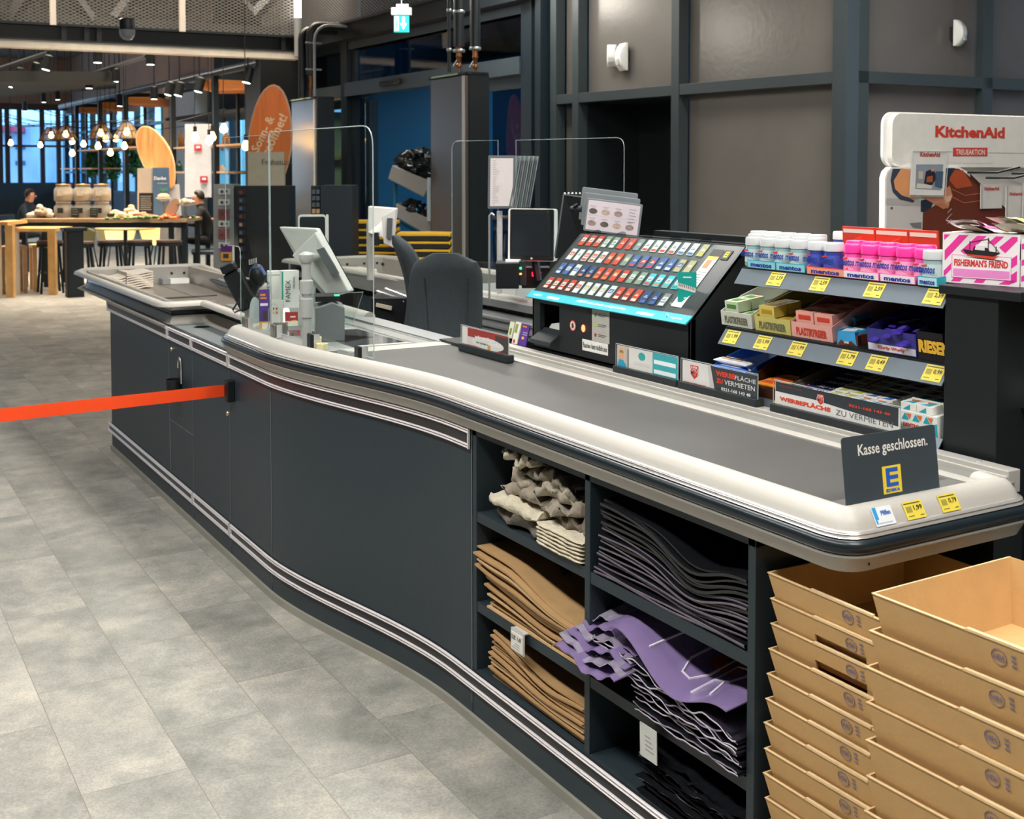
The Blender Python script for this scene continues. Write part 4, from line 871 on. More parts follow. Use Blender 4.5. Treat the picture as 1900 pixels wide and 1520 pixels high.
m = MB(ink('#5a2d7a')); vbox(m, 410, 430, 457, 468, 11.47, .012); m.use(ink('#e0a040')); vbox(m, 410, 430, 468, 484, 11.47, .012); m.use(ink('#f0f0ee')); vbox(m, 431, 435, 457, 484, 11.475, .01); m.use(ink('#3c3c44')); vbox(m, 414, 424, 471, 479, 11.465, .01); m.build('leaflet', t)
for r_ in range(9):
    m = MB(ink('#2e2a2c')); vbox(m, 442, 455, 352+r_*15, 362+r_*15, 11.47, .02); m.use(ink(rnd.choice(['#8a3a3c', '#b9a08a', '#5a6a8a']))); vbox(m, 444, 449, 354+r_*15, 360+r_*15, 11.46, .01); m.build('packet_row', t)
signbox(460, 530, 282, 590, 12.9, '#b7ab98', 'cream breakfast poster board below the orange oval', 'poster_board', lambda m, D: m.text('Frühstück', onD(486, 306, D)-Fc*.005, Uc, (0, 0, 1), w=.34, m=ink('#4a463f')))
# ================================================================ second checkout (mirrored, behind the cashier)
XM = 5.0; YM = .13
def mir(path): return [(XM-x, y+YM) for x, y in path]
c2 = thing('checkout_counter', 'second checkout counter behind the cashier chairs, mirrored, with silver packing tray', 'checkout counter', (3.1, 6.0, 0))
rim(c2, mir(PA), 1)
rim(c2, mir([(1.60, 4.615), (1.43, 4.61), (1.407, 4.585)] + front_path(4.55, 1.9, 30)), -1)
m = MB(mat('stainless_plate2', '#a9a59d', .35, metal=.6)); m.box(XM-1.88, XM-1.47, 5.75, 7.85, .80, .83); m.build('packing_plate', c2)
m = MB(mat('packing_belt', '#777069')); m.box(XM-2.12, XM-1.88, 5.1, 7.85, .80, .832); m.build('packing_belt', c2)
m = MB(ALU); m.box(XM-2.17, XM-1.46, 7.84, 7.88, .80, .935); m.box(XM-2.12, XM-2.10, 5.7, 7.85, .80, .935); m.box(XM-1.475, XM-1.46, 5.7, 7.85, .80, .93); tw2 = m.build('trough_wall', c2)
for x in (2.92, 3.0, 3.12, 3.25, 3.38, 3.48):
    b = MB(BLK); b.lathe([(.009, 0), (.009, .004)], 10); ob = b.build('bolt', tw2, world=False); ob.location = Vector((x, 7.84, .895))-c2.location; ob.rotation_euler = (PI/2, 0, 0)
m = MB(DECK); m.box(2.86, 3.5, 3.95, 5.8, .89, .926); m.build('till_deck', c2)
m = MB(BELT); m.box(3.0, 3.42, 1.8, 3.9, .89, .925); m.build('conveyor_belt', c2)
m = MB(ANTH2); m.box(2.92, 3.55, 1.9, 6.9, .0, .84); m.build('carcass', c2)
m = MB(CHR)
for z in (.79, .83): m.box(2.845, 2.86, 4.0, 5.5, z, z+.012)
m.use(GREY); m.box(2.86, 2.92, 4.0, 5.6, .76, .86); m.build('cashier_edge', c2)
# ---------------------------------------------------------------- acrylic guard screens of the near till
def sheet(name, pts, d, label, cat='screen', ew=.003):
    t = thing(name, label, cat, pts[0]); m = MB(GLS); m.prismv(pts, d); m.build('sheet', t)
    e = MB(EDGE); n = len(pts); dd = Vector(d)
    c = [Vector(p)+dd*.5 for p in pts]; e.tube(c, ew*.5, 6, closed=True); e.build('polished_edge', t); return t
def roundcorner(pts, idx, r, seg=5):
    out = []
    for i, p in enumerate(pts):
        p = Vector(p)
        if i in idx:
            a = (Vector(pts[i-1])-p).normalized(); b = (Vector(pts[(i+1) % len(pts)])-p).normalized()
            for k in range(seg+1): t = k/seg; out.append((p+a*r)*(1-t)**2+p*2*t*(1-t)+(p+b*r)*t*t)
        else: out.append(p)
    return out
def sx(y): return 1.46 + (1.552-1.46)*max(0, min(1, (4.62-y)/1.09))
def SP(y, z): return Vector((sx(y), y, z))
s1 = sheet('acrylic_screen', roundcorner([SP(4.335, .945), SP(3.53, .945), SP(3.53, 1.70), SP(4.335, 1.70)], (2,), .07), (.005, 0, 0), 'large clear acrylic guard screen on the counter rail in front of the till', ew=.0045)
s2 = sheet('acrylic_screen', roundcorner([SP(4.345, .945), SP(4.345, 1.69), SP(4.82, 1.69), SP(4.82, 1.25), SP(4.63, 1.25), SP(4.63, .945)], (4,), .03), (.005, 0, 0), 'narrower clear acrylic screen with a notch, left of the large one')
CLB = mat('clip_steel', '#8d8a86', .3, metal=.7)
for y, mt, lb, t in ((4.54, CLB, 'steel', s2), (4.27, CLB, 'steel', s1), (3.955, BLK, 'black', s1), (3.60, BLK, 'black', s1)):
    x = sx(y); c = MB(mt); c.at(Matrix.Translation((x-.012, y, .95))); c.bbox(-.012, .0, -.022, .022, -.02, .03, .006); c.use(CHR); c.box(.0, .022, -.02, -.012, -.02, .028); c.at(None); c.build('clip', t)
# second till's guard screen
s3 = sheet('acrylic_screen', roundcorner([(2.915, 5.594, .93), (2.915, 5.594, 1.712), (3.0, 5.25, 1.71), (3.0, 5.25, .93)], (1,), .05), (.005, 0, 0), 'clear acrylic screen of the second till, left part with rounded corner')
s4 = sheet('acrylic_screen', roundcorner([(2.97, 5.02, .93), (2.97, 5.02, 1.705), (3.055, 4.236, 1.70), (3.055, 4.236, .93)], (2,), .05), (.005, 0, 0), 'clear acrylic screen of the second till, right part beside the recess')
sh = sheet('acrylic_shelf', [(1.56, 4.52, .93), (1.9, 4.52, .93), (2.03, 4.72, 1.03), (1.62, 4.75, 1.03)], (0, 0, .005), 'sloping clear acrylic tray over the till deck')
# ---------------------------------------------------------------- things on the near till
POSG = mat('pos_housing', '#c2c0bb', .4, var=.02); STRIPE = mat('pos_stripe', '#4c5052', .5)
# tilted touch monitor seen from behind
t = thing('till_monitor', 'light grey touch monitor of the near till seen from behind, tilted forward', 'monitor', (1.60, 4.25, .93))
D0 = 4.75
q4 = [onD(590, 428, D0-.02), onD(652, 543, D0-.12), onD(607, 556, D0-.05), onD(553, 450, D0+.10)]
tl = onD(516, 420, D0+.15); tr = onD(590, 424, D0-.02); bl2 = onD(540, 478, D0+.18); bm = onD(560, 450, D0+.1)
back = [onD(517, 421, D0+.12), onD(587, 424, D0), onD(651, 541, D0-.12), onD(606, 555, D0-.02), onD(572, 520, D0+.06)]
m = MB(POSG); nrm = Fc*.035+Uc*.01
m.prismv(back, nrm)
m.prismv([onD(541, 474, D0-.02), onD(585, 430, D0-.06), onD(648, 541, D0-.16), onD(609, 552, D0-.1)], nrm*1.4)
m.build('housing', t, bevel=.006)
m = MB(STRIPE); a, b, c_, d_ = onD(587, 464, D0-.125), onD(600, 459, D0-.13), onD(629, 508, D0-.165), onD(617, 514, D0-.16); m.prismv([a, b, c_, d_], Fc*.02); m.build('cable_cover', t)
m = MB(SCR); m.prismv([p+nrm*1.02 for p in back], nrm*.05); m.build('touch_screen', t)
px0 = onZ(563, 640, .926); 
m = MB(mat('pole_grey', '#a3a5a2', .35)); m.lathe([(.0165, 0), (.0165, .30)], 20, (1.51, 4.02, .926)); m.lathe([(.0165, .0), (.0175, .06), (.0165, .06)], 20, (1.51, 4.02, .926), caps=False)
m.lathe([(.017, .1), (.023, .105), (.023, .17), (.017, .175)], 20, (1.51, 4.02, .926), caps=False); m.lathe([(.017, .185), (.0235, .19), (.0235, .235), (.017, .24)], 20, (1.51, 4.02, .926), caps=False)
m.tube([(1.51, 4.02, 1.22), (1.53, 4.08, 1.245), onD(590, 480, D0+.02)], .018, 10); m.lathe([(.02, 0), (.026, .01), (.026, .03), (.01, .04)], 14, (1.51, 4.02, 1.225)); m.build('stand_pole', t)
# second slim screen behind it
t = thing('customer_screen', 'thin rounded screen with dark face behind the tilted monitor', 'monitor', onD(600, 500, 5.6))
M_ = frame(onD(605, 438, 5.5), (Uc*1+Fc*.15), (Vector((0, 0, 1))+Uc*-.12)); m = MB(LGREY); m.at(M_); m.prism(rrect(-.128, .0, -.10, .10, .015), -.02, 0); m.prism(rrect(-.0, .012, -.10, .10, .005), -.02, 0); m.build('frame', t)
m = MB(SCR); m.at(M_); m.prism(rrect(-.12, -.004, -.09, .09, .01), 0, .002); m.build('touch_screen', t)
m = MB(GREY); m.at(M_); m.box(-.07, -.05, -.40, -.1, -.02, -.005); m.build('stand', t)
# card terminal on its post
t = thing('card_terminal', 'black card payment terminal on a grey post at the rail end', 'card terminal', (1.53, 4.70, .93))
m = MB(BLK); A = onD(462, 512, 4.93); m.at(frame(A, (Uc*.75+Fc*.3).normalized(), Vector((-.35, 0, 1)))); 
m.at(frame(onD(447, 538, 4.85), (Uc*.9+Vector((0, 0, .45))), (Vector((0, 0, 1))-Uc*.45)))
m.bbox(-.038, .038, -.085, .085, -.02, .02, .012); m.bbox(-.03, .03, .085, .12, -.01, .035, .008); m.build('terminal_body', t)
m = MB(BLK); m.ball(onD(478, 512, 4.9), (.035, .04, .05), 12, 8); m.tube([onD(470, 520, 4.9), onD(463, 560, 4.9)], [.035, .018], 10); m.build('privacy_shield', t)
m = MB(mat('blue_cable', '#3b5f9c', .4)); m.tube([onD(470, 498, 4.88), onD(484, 496, 4.86), onD(492, 510, 4.85)], .006, 6); m.build('cable', t)
m = MB(LGREY); m.tube([onD(459, 606, 4.9), onD(461, 560, 4.9)], .014, 12); m.build('post', t)
m = MB(CHR); 
for k in range(4): a = onD(463+k*4, 487-k, 4.85); m.tube([a+Vector((0, 0, -.01)), a+Vector((0, 0, .012))], .003, 6)
m.build('light_strip', t)
m = MB(BLKM); m.tube([onD(445, 555, 4.7), onD(432, 575, 4.7), onD(435, 580, 4.7), onD(450, 574, 4.7), onD(450, 556, 4.7)], .004, 6); tag(m.build('wire_holder'), 'bent black wire holder left of the card terminal', 'holder')
# glass disc with round label and leaflets behind the rail
m = MB(mat('frosted_dispenser', '#cfdad9', .2, alpha=.7)); M_ = frame(onD(473, 580, 4.75), Uc*.8+Fc*.5, (0, 0, 1)); m.at(M_); m.prism([(.022*math.cos(2*PI*k/24), .062*math.sin(2*PI*k/24)) for k in range(24)], -.004, .004); tag(m.build('acrylic_holder'), 'frosted oval acrylic holder beside the purple leaflet', 'holder')
def card(px, py, D, w, h, cols, lb, nm='leaflet', cat='leaflet', yaw=.0, lean=0, dep=.004, txt=()):
    """upright printed card: cols = [(y0,y1,color[,x0,x1])] as fractions of the face"""
    u = (Uc*math.cos(yaw)+Fc*math.sin(yaw)); v = Vector((0, 0, 1))+Uc*lean; M_ = frame(onD(px, py, D), u, v)
    m = MB(ink(cols[0][2])); m.at(M_); m.box(-w/2, w/2, -h/2, h/2, -dep, 0)
    for k, c in enumerate(cols):
        x0, x1 = (c[3], c[4]) if len(c) > 3 else (0, 1); m.use(ink(c[2])); m.box(-w/2+w*x0, -w/2+w*x1, -h/2+h*c[0], -h/2+h*c[1], 0, .0003+.0001*k)
    for s_, fx, fy, fw, c in txt: m.text(s_, (-w/2+w*fx, -h/2+h*fy, 0), (1, 0, 0), (0, 1, 0), w=w*fw, m=ink(c), lift=.0012, bold=.02)
    m.at(None); return tag(m.build(nm), lb, cat)
card(491, 577, 4.7, .042, .17, [(0, 1, '#5b3a85'), (0, .25, '#e0a440'), (.02, .22, '#efe9dd', .25, .8), (.28, .5, '#4a4048', .3, .8), (.62, .68, '#e9e3ee', .1, .8), (.85, .9, '#e08a3c', .1, .6), (.78, .82, '#e08a3c', .1, .7)], 'purple and orange leaflet standing behind the rail', yaw=.3, lean=-.07)
card(503, 585, 4.72, .03, .17, [(0, 1, '#e6e1d9'), (.3, .6, '#7b4f66', .1, .5), (.8, .86, '#9a8f8a', .2, .8)], 'white folded leaflet just right of the purple one', yaw=.3, lean=-.05)
t = thing('medicine_box', 'tall white carton with green stripe, right of two', 'box', onD(540, 560, 4.72))
m = MB(ink('#eceae4')); m.at(frame(onD(538, 545, 4.70), Uc*.9+Fc*.35, Vector((0, 0, 1))+Uc*.03)); m.box(-.034, .034, -.055, .092, -.03, .01); m.use(ink('#2f9a8a')); m.box(-.034, -.028, -.05, .09, .01, .0105)
m.text('FAMEX', (.0, -.03, .0105), (0, 1, 0), (-1, 0, 0), w=.085, m=ink('#4a5258')); m.text('ORIGINAL', (.018, .02, .0105), (0, 1, 0), (-1, 0, 0), w=.05, m=ink('#4a5258')); m.build('carton', t)
t = thing('medicine_box', 'tall white carton with lettering on its side, left of two', 'box', onD(512, 560, 4.76))
m = MB(ink('#e6e4de')); m.at(frame(onD(510, 548, 4.76), Uc*.9+Fc*.35, Vector((0, 0, 1))+Uc*.02)); m.box(-.026, .022, -.06, .098, -.03, .01); m.use(ink('#a9b39c')); m.box(-.026, .022, .08, .085, .01, .0105)
m.text('FAMEX', (-.016, -.02, .0105), (0, 1, 0), (-1, 0, 0), w=.08, m=ink('#4a5258')); m.build('carton', t)
t = thing('flyer_holder', 'clear holder with white flyer with coloured dots below the cartons', 'flyer holder', onD(517, 600, 4.66))
m = MB(ink('#dedbd2')); m.at(frame(onD(512, 580, 4.64), Uc, (0, 0, 1))); m.box(-.02, .028, -.045, .05, -.004, 0)
for k, c in enumerate(('#e2b23c', '#d8502e', '#3b8f5a', '#c9403a')): m.use(ink(c)); m.box(-.012+.012*(k % 2), -.006+.012*(k % 2), -.005+.016*(k//2), .004+.016*(k//2), 0, .0006)
m.build('flyer', t)
m = MB(EDGE); m.at(frame(onD(508, 598, 4.62), Uc, (0, 0, 1))); m.tube([(-.02, -.04, .006), (-.02, .05, .006), (0, .075, .006), (.03, .05, .006), (.03, -.04, .006)], .0015, 5); m.build('holder_edge', t)
card(541, 592, 4.6, .05, .055, [(0, 1, '#b23a3e'), (0, .35, '#efe6d2'), (.35, .42, '#e2b060', .5, .9), (.6, .7, '#e9dcd6', .4, .8)], 'red and cream voucher card standing behind the acrylic screen', 'voucher_card', 'card', yaw=.25, lean=.1)
card(545, 625, 4.5, .05, .05, [(0, 1, '#8b6a66'), (0, 1, '#c93c4a', .8, .95), (.2, .8, '#4c4448', .3, .5), (.1, .9, '#d9d2cc', .05, .15)], 'small dark red packet in the holder beside the monitor pole', 'voucher_card', 'card', yaw=.25)
m = MB(mat('smoke_acrylic', '#6d6765', .2, alpha=.85)); m.at(frame(onD(520, 617, 4.52), Uc, (0, 0, 1))); m.box(-.03, .024, -.035, .035, -.03, 0); tag(m.build('card_tray'), 'smoked acrylic card tray right of the steel clip', 'tray')
# printer box, tape rolls, scanner
t = thing('receipt_printer', 'grey receipt printer with green light beside the monitor pole', 'printer', (1.66, 4.2, .926))
m = MB(mat('printer_grey', '#6f7375', .45)); a = onD(578, 642, 4.42); m.at(frame((1.575, 4.10, .926), (1, -.35, 0), (0, 0, 1))); m.prismv([(0, 0, 0), (.105, 0, 0), (.105, .125, 0), (.06, .145, 0), (0, .125, 0)], (0, 0, -.16)); m.build('housing', t, bevel=.004)
m = MB(BLK); m.at(frame((1.575, 4.10, .926), (1, -.35, 0), (0, 0, 1))); m.box(.0, .09, .146, .165, -.15, -.02); m.use(mat('led_green', '#2cc98a', .3, emit=2)); m.box(.07, .088, .166, .168, -.06, -.02); m.build('paper_cover', t)
TAPE = mat('tape_yellow', '#d2c79a', .5, var=.08, stretch=(1, 1, 40))
for i, (px, py, n, lb) in enumerate(((586, 630, 2, 'larger roll of yellowish tape beside the printer'), (598, 637, 1, 'smaller roll of yellowish tape in front of the larger'))):
    p = onZ(px, py+12, .926); m = MB(TAPE); m.lathe([(.012, 0), (.021, .001), (.021, .032 if i == 0 else .022), (.012, .032 if i == 0 else .022), (.012, 0)], 20, p, caps=False); tag(m.build('tape_roll'), lb, 'tape roll')
t = thing('barcode_scanner', 'flat glass barcode scanner with glowing red line in the till deck', 'scanner', (1.75, 4.1, .926))
m = MB(ALUW); m.prism([(1.66, 3.88), (1.86, 3.875), (1.85, 3.90), (1.65, 3.91)], .926, .9315); m.prism([(1.66, 4.36), (1.84, 4.34), (1.84, 4.37), (1.66, 4.39)], .926, .9315); m.build('cover_strip', t)
m = MB(mat('scanner_glass', '#4a4d4f', .08)); m.prism([(1.64, 3.91), (1.85, 3.90), (1.84, 4.34), (1.65, 4.36)], .926, .9295); m.build('glass', t)
m = MB(mat('scanner_window', '#1b1216', .1)); m.prism([(1.66, 4.02), (1.81, 4.10), (1.73, 4.20), (1.62, 4.15)], .9296, .930); m.build('window', t)
m = MB(mat('laser_red', '#ff2030', .3, emit=6, ecol='#ff1525')); m.prism([(1.635, 4.13), (1.665, 4.125), (1.665, 4.14), (1.64, 4.15)], .9301, .9306); m.build('laser_line', t)
for i, (x0, y0, x1, y1) in enumerate(((1.87, 3.87, 1.88, 4.75), (1.94, 3.85, 1.945, 4.4))):
    m = MB(CHR); m.box(x0, x1, y0, y1, .926, .930); m.build('deck_rail', counter)
m = MB(GREY); m.prism([(1.95, 3.85), (2.04, 3.82), (2.04, 4.6), (1.95, 4.75)], .9, .934); m.build('cashier_side_ledge', counter)
m = MB(BLK); m.box(1.96, 2.05, 3.70, 3.86, .93, .94); m.build('hinge_plate', counter)
# ---------------------------------------------------------------- cashier chairs
CHF = mat('chair_fabric', '#3b4246', .85, var=.08, scale=60, bump=.3, bscale=400)
def office_chair(x, y, yaw, ztop, w, lb, armtilt=0, shr=0):
    t = thing('office_chair', lb, 'office chair', (x, y, 0), 0)
    R_ = Matrix.Translation((x, y, 0)) @ Matrix.Rotation(yaw, 4, 'Z')
    h = .50; rows = []; n = 12
    for sgn in (1,):
        for j in range(n+1):
            v = j/n; z = ztop-h*(1-v); ww = w*.5*(1.12-.18*v); 
            if v > .72: ww *= max(.35, (max(0, 1-((v-.72)/.282)**3))**.36)
            row = []
            for k in range(17):
                a = 2*PI*k/16; cx = math.cos(a); sy = math.sin(a)
                xx = ww*(abs(cx)**.6)*(1 if cx > 0 else -1); yy = .035*(abs(sy)**.7)*(1 if sy > 0 else -1)*(1 if v < .95 else .5)
                yy += -.05*(1-(xx/(w*.5))**2)*1.0 + .05*math.sin(v*PI*.9) - .10*v
                row.append((xx-shr*(1-v), yy, z))
            rows.append(row)
    m = MB(CHF); m.at(R_); m.grid(rows); m.poly(rows[-1][:-1]); m.poly(rows[0][:-1][::-1]); m.build('backrest', t)
    m = MB(mat('seam_dark', '#242a2d', .9)); m.at(R_)
    for sx_ in (-1, 1):
        m.tube([(sx_*(w*.30-.05*(k/8-.2)*0+ .0 - .02*(8-k)/8), rows[min(n, int(k*n/9))][12][1]-.002+.012, ztop-h*(1-k/9)) for k in range(1, 8)], .002, 5)
    m.build('seam', t)
    m = MB(CHF); m.at(R_); m.bbox(-w*.52, w*.52, -.02, .44, .47, .55, .08, 5); m.build('seat', t)
    m = MB(BLK); m.at(R_); m.tube([(0, .2, .12), (0, .2, .48)], .03, 10); m.tube([(0, .0, ztop-h+.08), (0, -.01, .5), (0, .12, .46)], .025, 8); m.build('column', t)
    for k in range(5):
        a = 2*PI*k/5; m = MB(BLK); m.at(R_); m.tube([(0, .2, .12), (.27*math.cos(a), .2+.27*math.sin(a), .075)], [.03, .018], 8); m.ball((.27*math.cos(a), .2+.27*math.sin(a), .03), .03, 10, 6); m.build('leg', t)
    return t
office_chair(2.45, 4.72, -.62, 1.195, .335, 'anthracite office chair at the near till, backrest towards the belt', shr=.05)
_c = onD(783, 319, 5.9); office_chair(_c.x, _c.y, -1.92, 1.235, .27, 'second anthracite office chair seen edge on behind the near one')
# ---------------------------------------------------------------- equipment of the second till
def slab(nm, parent, M_, w, h, d, mt, r=.01, z0=0): m = MB(mt); m.at(M_); m.prism(rrect(-w/2, w/2, -h/2, h/2, r), z0, z0+d); m.at(None); return m.build(nm, parent, bevel=.002)
t = thing('till_monitor', 'dark touch screen with white side of the second till, right of the chairs', 'monitor', onD(990, 520, 5.7))
M_ = frame(onD(987, 436, 5.65), Uc*.96-Fc*.25, Vector((0, 0, 1))+Uc*.13); slab('housing', t, M_, .235, .25, .035, WHT, .012, -.035); slab('bezel', t, M_, .215, .245, .004, BLK, .008, 0); slab('touch_screen', t, M_, .195, .20, .001, SCR, .003, .0045)
m = MB(BLK); m.at(M_); m.tube([(0, -.10, -.05), (.02, -.22, -.05)], .02, 8); m.build('stand', t)
m = MB(LGREY); m.at(M_); m.prism([(.004*math.cos(k*PI/4)*1.3, -.112+.004*math.sin(k*PI/4)*1.3) for k in range(8)], .004, .0055); m.build('logo', t)
t = thing('receipt_printer', 'black receipt printer with paper in front of the second till screen', 'printer', (3.0, 5.0, .926))
m = MB(BLK); p = onD(945, 510, 5.6); vbox(m, 920, 963, 488, 536, 5.55, .16); m.use(mat('printer_side', '#1d2123', .5)); vbox(m, 963, 976, 484, 530, 5.57, .16); m.build('housing', t, bevel=.004)
m = MB(WHT); vbox(m, 938, 966, 483, 490, 5.6, .08); m.build('paper', t)
m = MB(mat('led_green', '#2cc98a')); vbox(m, 964, 968, 496, 500, 5.54, .01); m.use(mat('led_orange', '#ff9a3c', .3, emit=2)); vbox(m, 964, 968, 507, 510, 5.54, .01); m.build('status_light', t)
t = thing('barcode_scanner', 'scanner of the second till with bright red light', 'scanner', (3.1, 4.9, .926))
m = MB(BLK); vbox(m, 968, 1020, 497, 535, 5.75, .12); m.build('housing', t)
m = MB(mat('laser_red2', '#ff3040', .3, emit=4, ecol='#ff1a2c')); vbox(m, 987, 1004, 505, 513, 5.745, .004); m.build('light', t)
RL = bpy.data.lights.new('scanner_red_light', 'POINT'); RL.energy = .12; RL.color = (1, .05, .08); RL.shadow_soft_size = .02; ro = bpy.data.objects.new('scanner_red_light', RL); ro.location = onD(993, 510, 5.6); COL.objects.link(ro)
# flip binder on a pole
t = thing('flip_binder', 'grey flip panel binder with price list on a pole above the second till', 'binder', onD(927, 490, 5.9))
for k in range(11):
    M_ = frame(onD(932, 338, 5.85)+Uc*(.012*k-.005)+Fc*(.012*k-.02), Uc*(.9-.06*k)+Fc*(.25+.05*k)*(1 if k else 1), Vector((0, 0, 1))+Uc*.20)
    if k == 0: slab('panel', t, M_, .135, .26, .006, mat('binder_frame', '#62676b', .4), .004); slab('sheet', t, M_, .115, .235, .001, mat('binder_sheet', '#d6cdcd', .5), .002, .0065)
    else: M2 = frame(onD(948+k*4.1, 338, 5.85)+Fc*.01*k, Uc*.35-Fc*.9, Vector((0, 0, 1))+Uc*.20); slab('panel', t, M2, .05, .26, .005, mat('binder_frame', '#62676b') if k % 2 else GREY, .002)
rnd = random.Random(4); m = MB(ink('#9a9396')); M_ = frame(onD(932, 338, 5.85)+Uc*-.005-Fc*.02, Uc*.9+Fc*.25, Vector((0, 0, 1))+Uc*.20); m.at(M_)
for k in range(26): m.box(-.045, -.045+rnd.uniform(.01, .035), .105-k*.0085, .107-k*.0085, .0076, .0079)
m.build('price_list_print', t)
m = MB(LGREY); a = onD(927, 392, 5.9); m.tube([a, Vector((a.x, a.y, .93))], .014, 10); m.build('pole', t)
m = MB(CHR); a = onD(908, 400, 5.7); m.tube([Vector((a.x, a.y, .93)), a, a+Uc*.01+Vector((0, 0, .012)), a+Uc*.022], .005, 6); tag(m.build('wire_stand'), 'thin bent chrome rod left of the binder pole', 'rod')
# black electronics box + picture binder
t = thing('bakery_chart_binder', 'binder with grid of bread roll photos behind the cigarette display', 'binder', onD(1140, 450, 4.2))
M_ = frame(onD(1137, 404, 4.2), Uc*.98-Fc*.2-Vector((0, 0, .12)), Vector((0, 0, 1))+Uc*.07)
for k in range(3): M2 = M_ @ Matrix.Translation((-.012*k, .018*k, -.012*k)); slab('page', t, M2, .20, .118, .004, mat('binder_edge', '#7c8286', .4), .006, -.004)
slab('sheet', t, M_, .185, .105, .001, mat('binder_pink_sheet', '#d9cdd3', .5), .003, .0)
for i in range(4):
    for j in range(2):
        if (i, j) == (3, 1): continue
        m = MB(mat('roll_'+str((i+j) % 3), ('#9a857f', '#5e5650', '#b3a08e')[(i+j) % 3], .6, var=.3, scale=60)); m.at(M_); cx, cy = -.072+.045*i, -.028+.043*j; m.prism([(cx+.015*math.cos(2*PI*k/14), cy+.010*math.sin(2*PI*k/14)) for k in range(14)], .001, .0016)
        m.use(ink('#8a8086')); m.box(cx-.012, cx+.01, cy+.017, cy+.0185, .001, .0013); m.box(cx-.008, cx+.006, cy+.0135, cy+.0145, .001, .0013); m.build('roll_picture', t)
m = MB(ink('#8a8086')); m.at(M_)
for k in range(5): m.box(.055, .08-.004*(k % 2), .035-.011*k, .037-.011*k, .001, .0013)
m.box(-.09, .088, -.0005, .0, .001, .0012); m.build('caption_lines', t)
t = thing('equipment_box', 'upright black box with clamp knob behind the cigarette display', 'box', onD(1060, 450, 4.35))
m = MB(BLK); m.prismv([onD(1030, 480, 4.35), onD(1085, 470, 4.3), onD(1086, 366, 4.3), onD(1047, 361, 4.35)], Fc*.12); m.build('housing', t, bevel=.003)
m = MB(BLKM); m.tube([onD(1060, 388, 4.27), onD(1080, 388, 4.25)], .012, 10); m.tube([onD(1063, 384, 4.25), onD(1072, 379, 4.25)], .006, 6); m.build('knob', t)
m = MB(WHT)
for k in range(5): m.ball(onD(1048+k*7, 359, 4.33), .004, 8, 5)
m.build('pin', t)
# white scanner-scale unit of the second till
t = thing('till_monitor', 'white boxy screen housing with dark stripe on a pole, left of the yellow crates', 'monitor', onD(688, 545, 6.75))
m = MB(WHT); m.prismv([onD(683, 383, 6.75), onD(683, 432, 6.75), onD(712, 442, 6.6), onD(728, 460, 6.6), onD(735, 387, 6.65)][::-1], Fc*.1); m.use(LGREY); m.prismv([onD(708, 402, 6.59), onD(734, 388, 6.58), onD(730, 460, 6.56), onD(712, 452, 6.58)], Fc*.03); m.build('housing', t, bevel=.004)
m = MB(STRIPE); m.prismv([onD(718, 405, 6.55), onD(728, 405, 6.55), onD(726, 443, 6.54), onD(717, 442, 6.55)], Fc*.02); m.build('cable_cover', t)
m = MB(mat('pole_cream', '#c9c5bd', .4)); a = onD(687, 420, 6.8); m.tube([Vector((a.x, a.y, .93)), Vector((a.x, a.y, 1.26))], .022, 12); m.build('pole', t)
m = MB(BLK); vbox(m, 694, 702, 432, 456, 6.6, .06); m.build('bracket', t)
t = thing('cash_drawer', 'black cash drawer unit with paper slot between the two tills', 'cash drawer', onD(735, 600, 6.0))
m = MB(BLK); vbox(m, 688, 765, 552, 612, 6.0, .4); m.build('housing', t, bevel=.006); m = MB(mat('paper_slot', '#b9ad98', .5)); m.prismv([onD(698, 563, 5.98), onD(727, 569, 5.96), onD(726, 576, 5.96), onD(697, 569, 5.98)], Fc*.02); m.build('paper', t)
m = MB(CHR); m.tube([onD(700, 540, 6.1), onD(735, 552, 6.05), onD(750, 560, 6.0)], .006, 6); m.tube([onD(715, 535, 6.1), onD(755, 550, 6.05)], .005, 6); m.build('cable', t)
# newspapers in the packing trays
PAP = mat('newsprint', '#d5cabb', .7, var=.12, scale=60)
def paper(x0, x1, y0, y1, z, lb, wav=.006, n=5):
    m = MB(PAP)
    rows = []
    for j in range(2):
        rows.append([(x0+(x1-x0)*k/8, y1 if j else y0, z+wav*math.sin(k*.9+z*70)+.003*k/8) for k in range(9)])
    for dz in (0, .009): m.grid([[(a, b, c+dz) for a, b, c in r] for r in rows])
    m.grid([[(a, b, c+dz) for a, b, c in rows[0]] for dz in (0, .009)]); m.poly([rows[0][0], rows[1][0], tuple(Vector(rows[1][0])+Vector((0, 0, .009))), tuple(Vector(rows[0][0])+Vector((0, 0, .009)))]); m.poly([rows[0][-1], rows[1][-1], tuple(Vector(rows[1][-1])+Vector((0, 0, .009))), tuple(Vector(rows[0][-1])+Vector((0, 0, .009)))])
    o = m.build('newspaper'); tag(o, lb, 'newspaper', 'newspapers stacked at the back of the packing trays'); return o
for k in range(6): paper(1.50, 1.635, 7.45, 7.70, .834+.0125*k, 'folded newspaper in the left stack of the near packing tray, %s from the bottom' % ORD[k])
for k in range(8): paper(1.64, 1.80, 7.45, 7.70, .834+.0125*k, 'folded newspaper in the right stack of the near packing tray, %s from the bottom' % ORD[k], .004)
m = MB(WHT); m.box(1.95, 2.07, 7.62, 7.70, .834, .865); m.use(GREY); m.box(1.90, 1.949, 7.62, 7.70, .834, .868); tag(m.build('paper_roll_pack'), 'white paper pack lying right of the newspapers in the near packing tray', 'paper pack')
for k in range(4): paper(3.02+.0*k, 3.33, 7.5, 7.8, .834+.0125*k, 'folded newspaper in the second packing tray, %s from the bottom' % ORD[k])
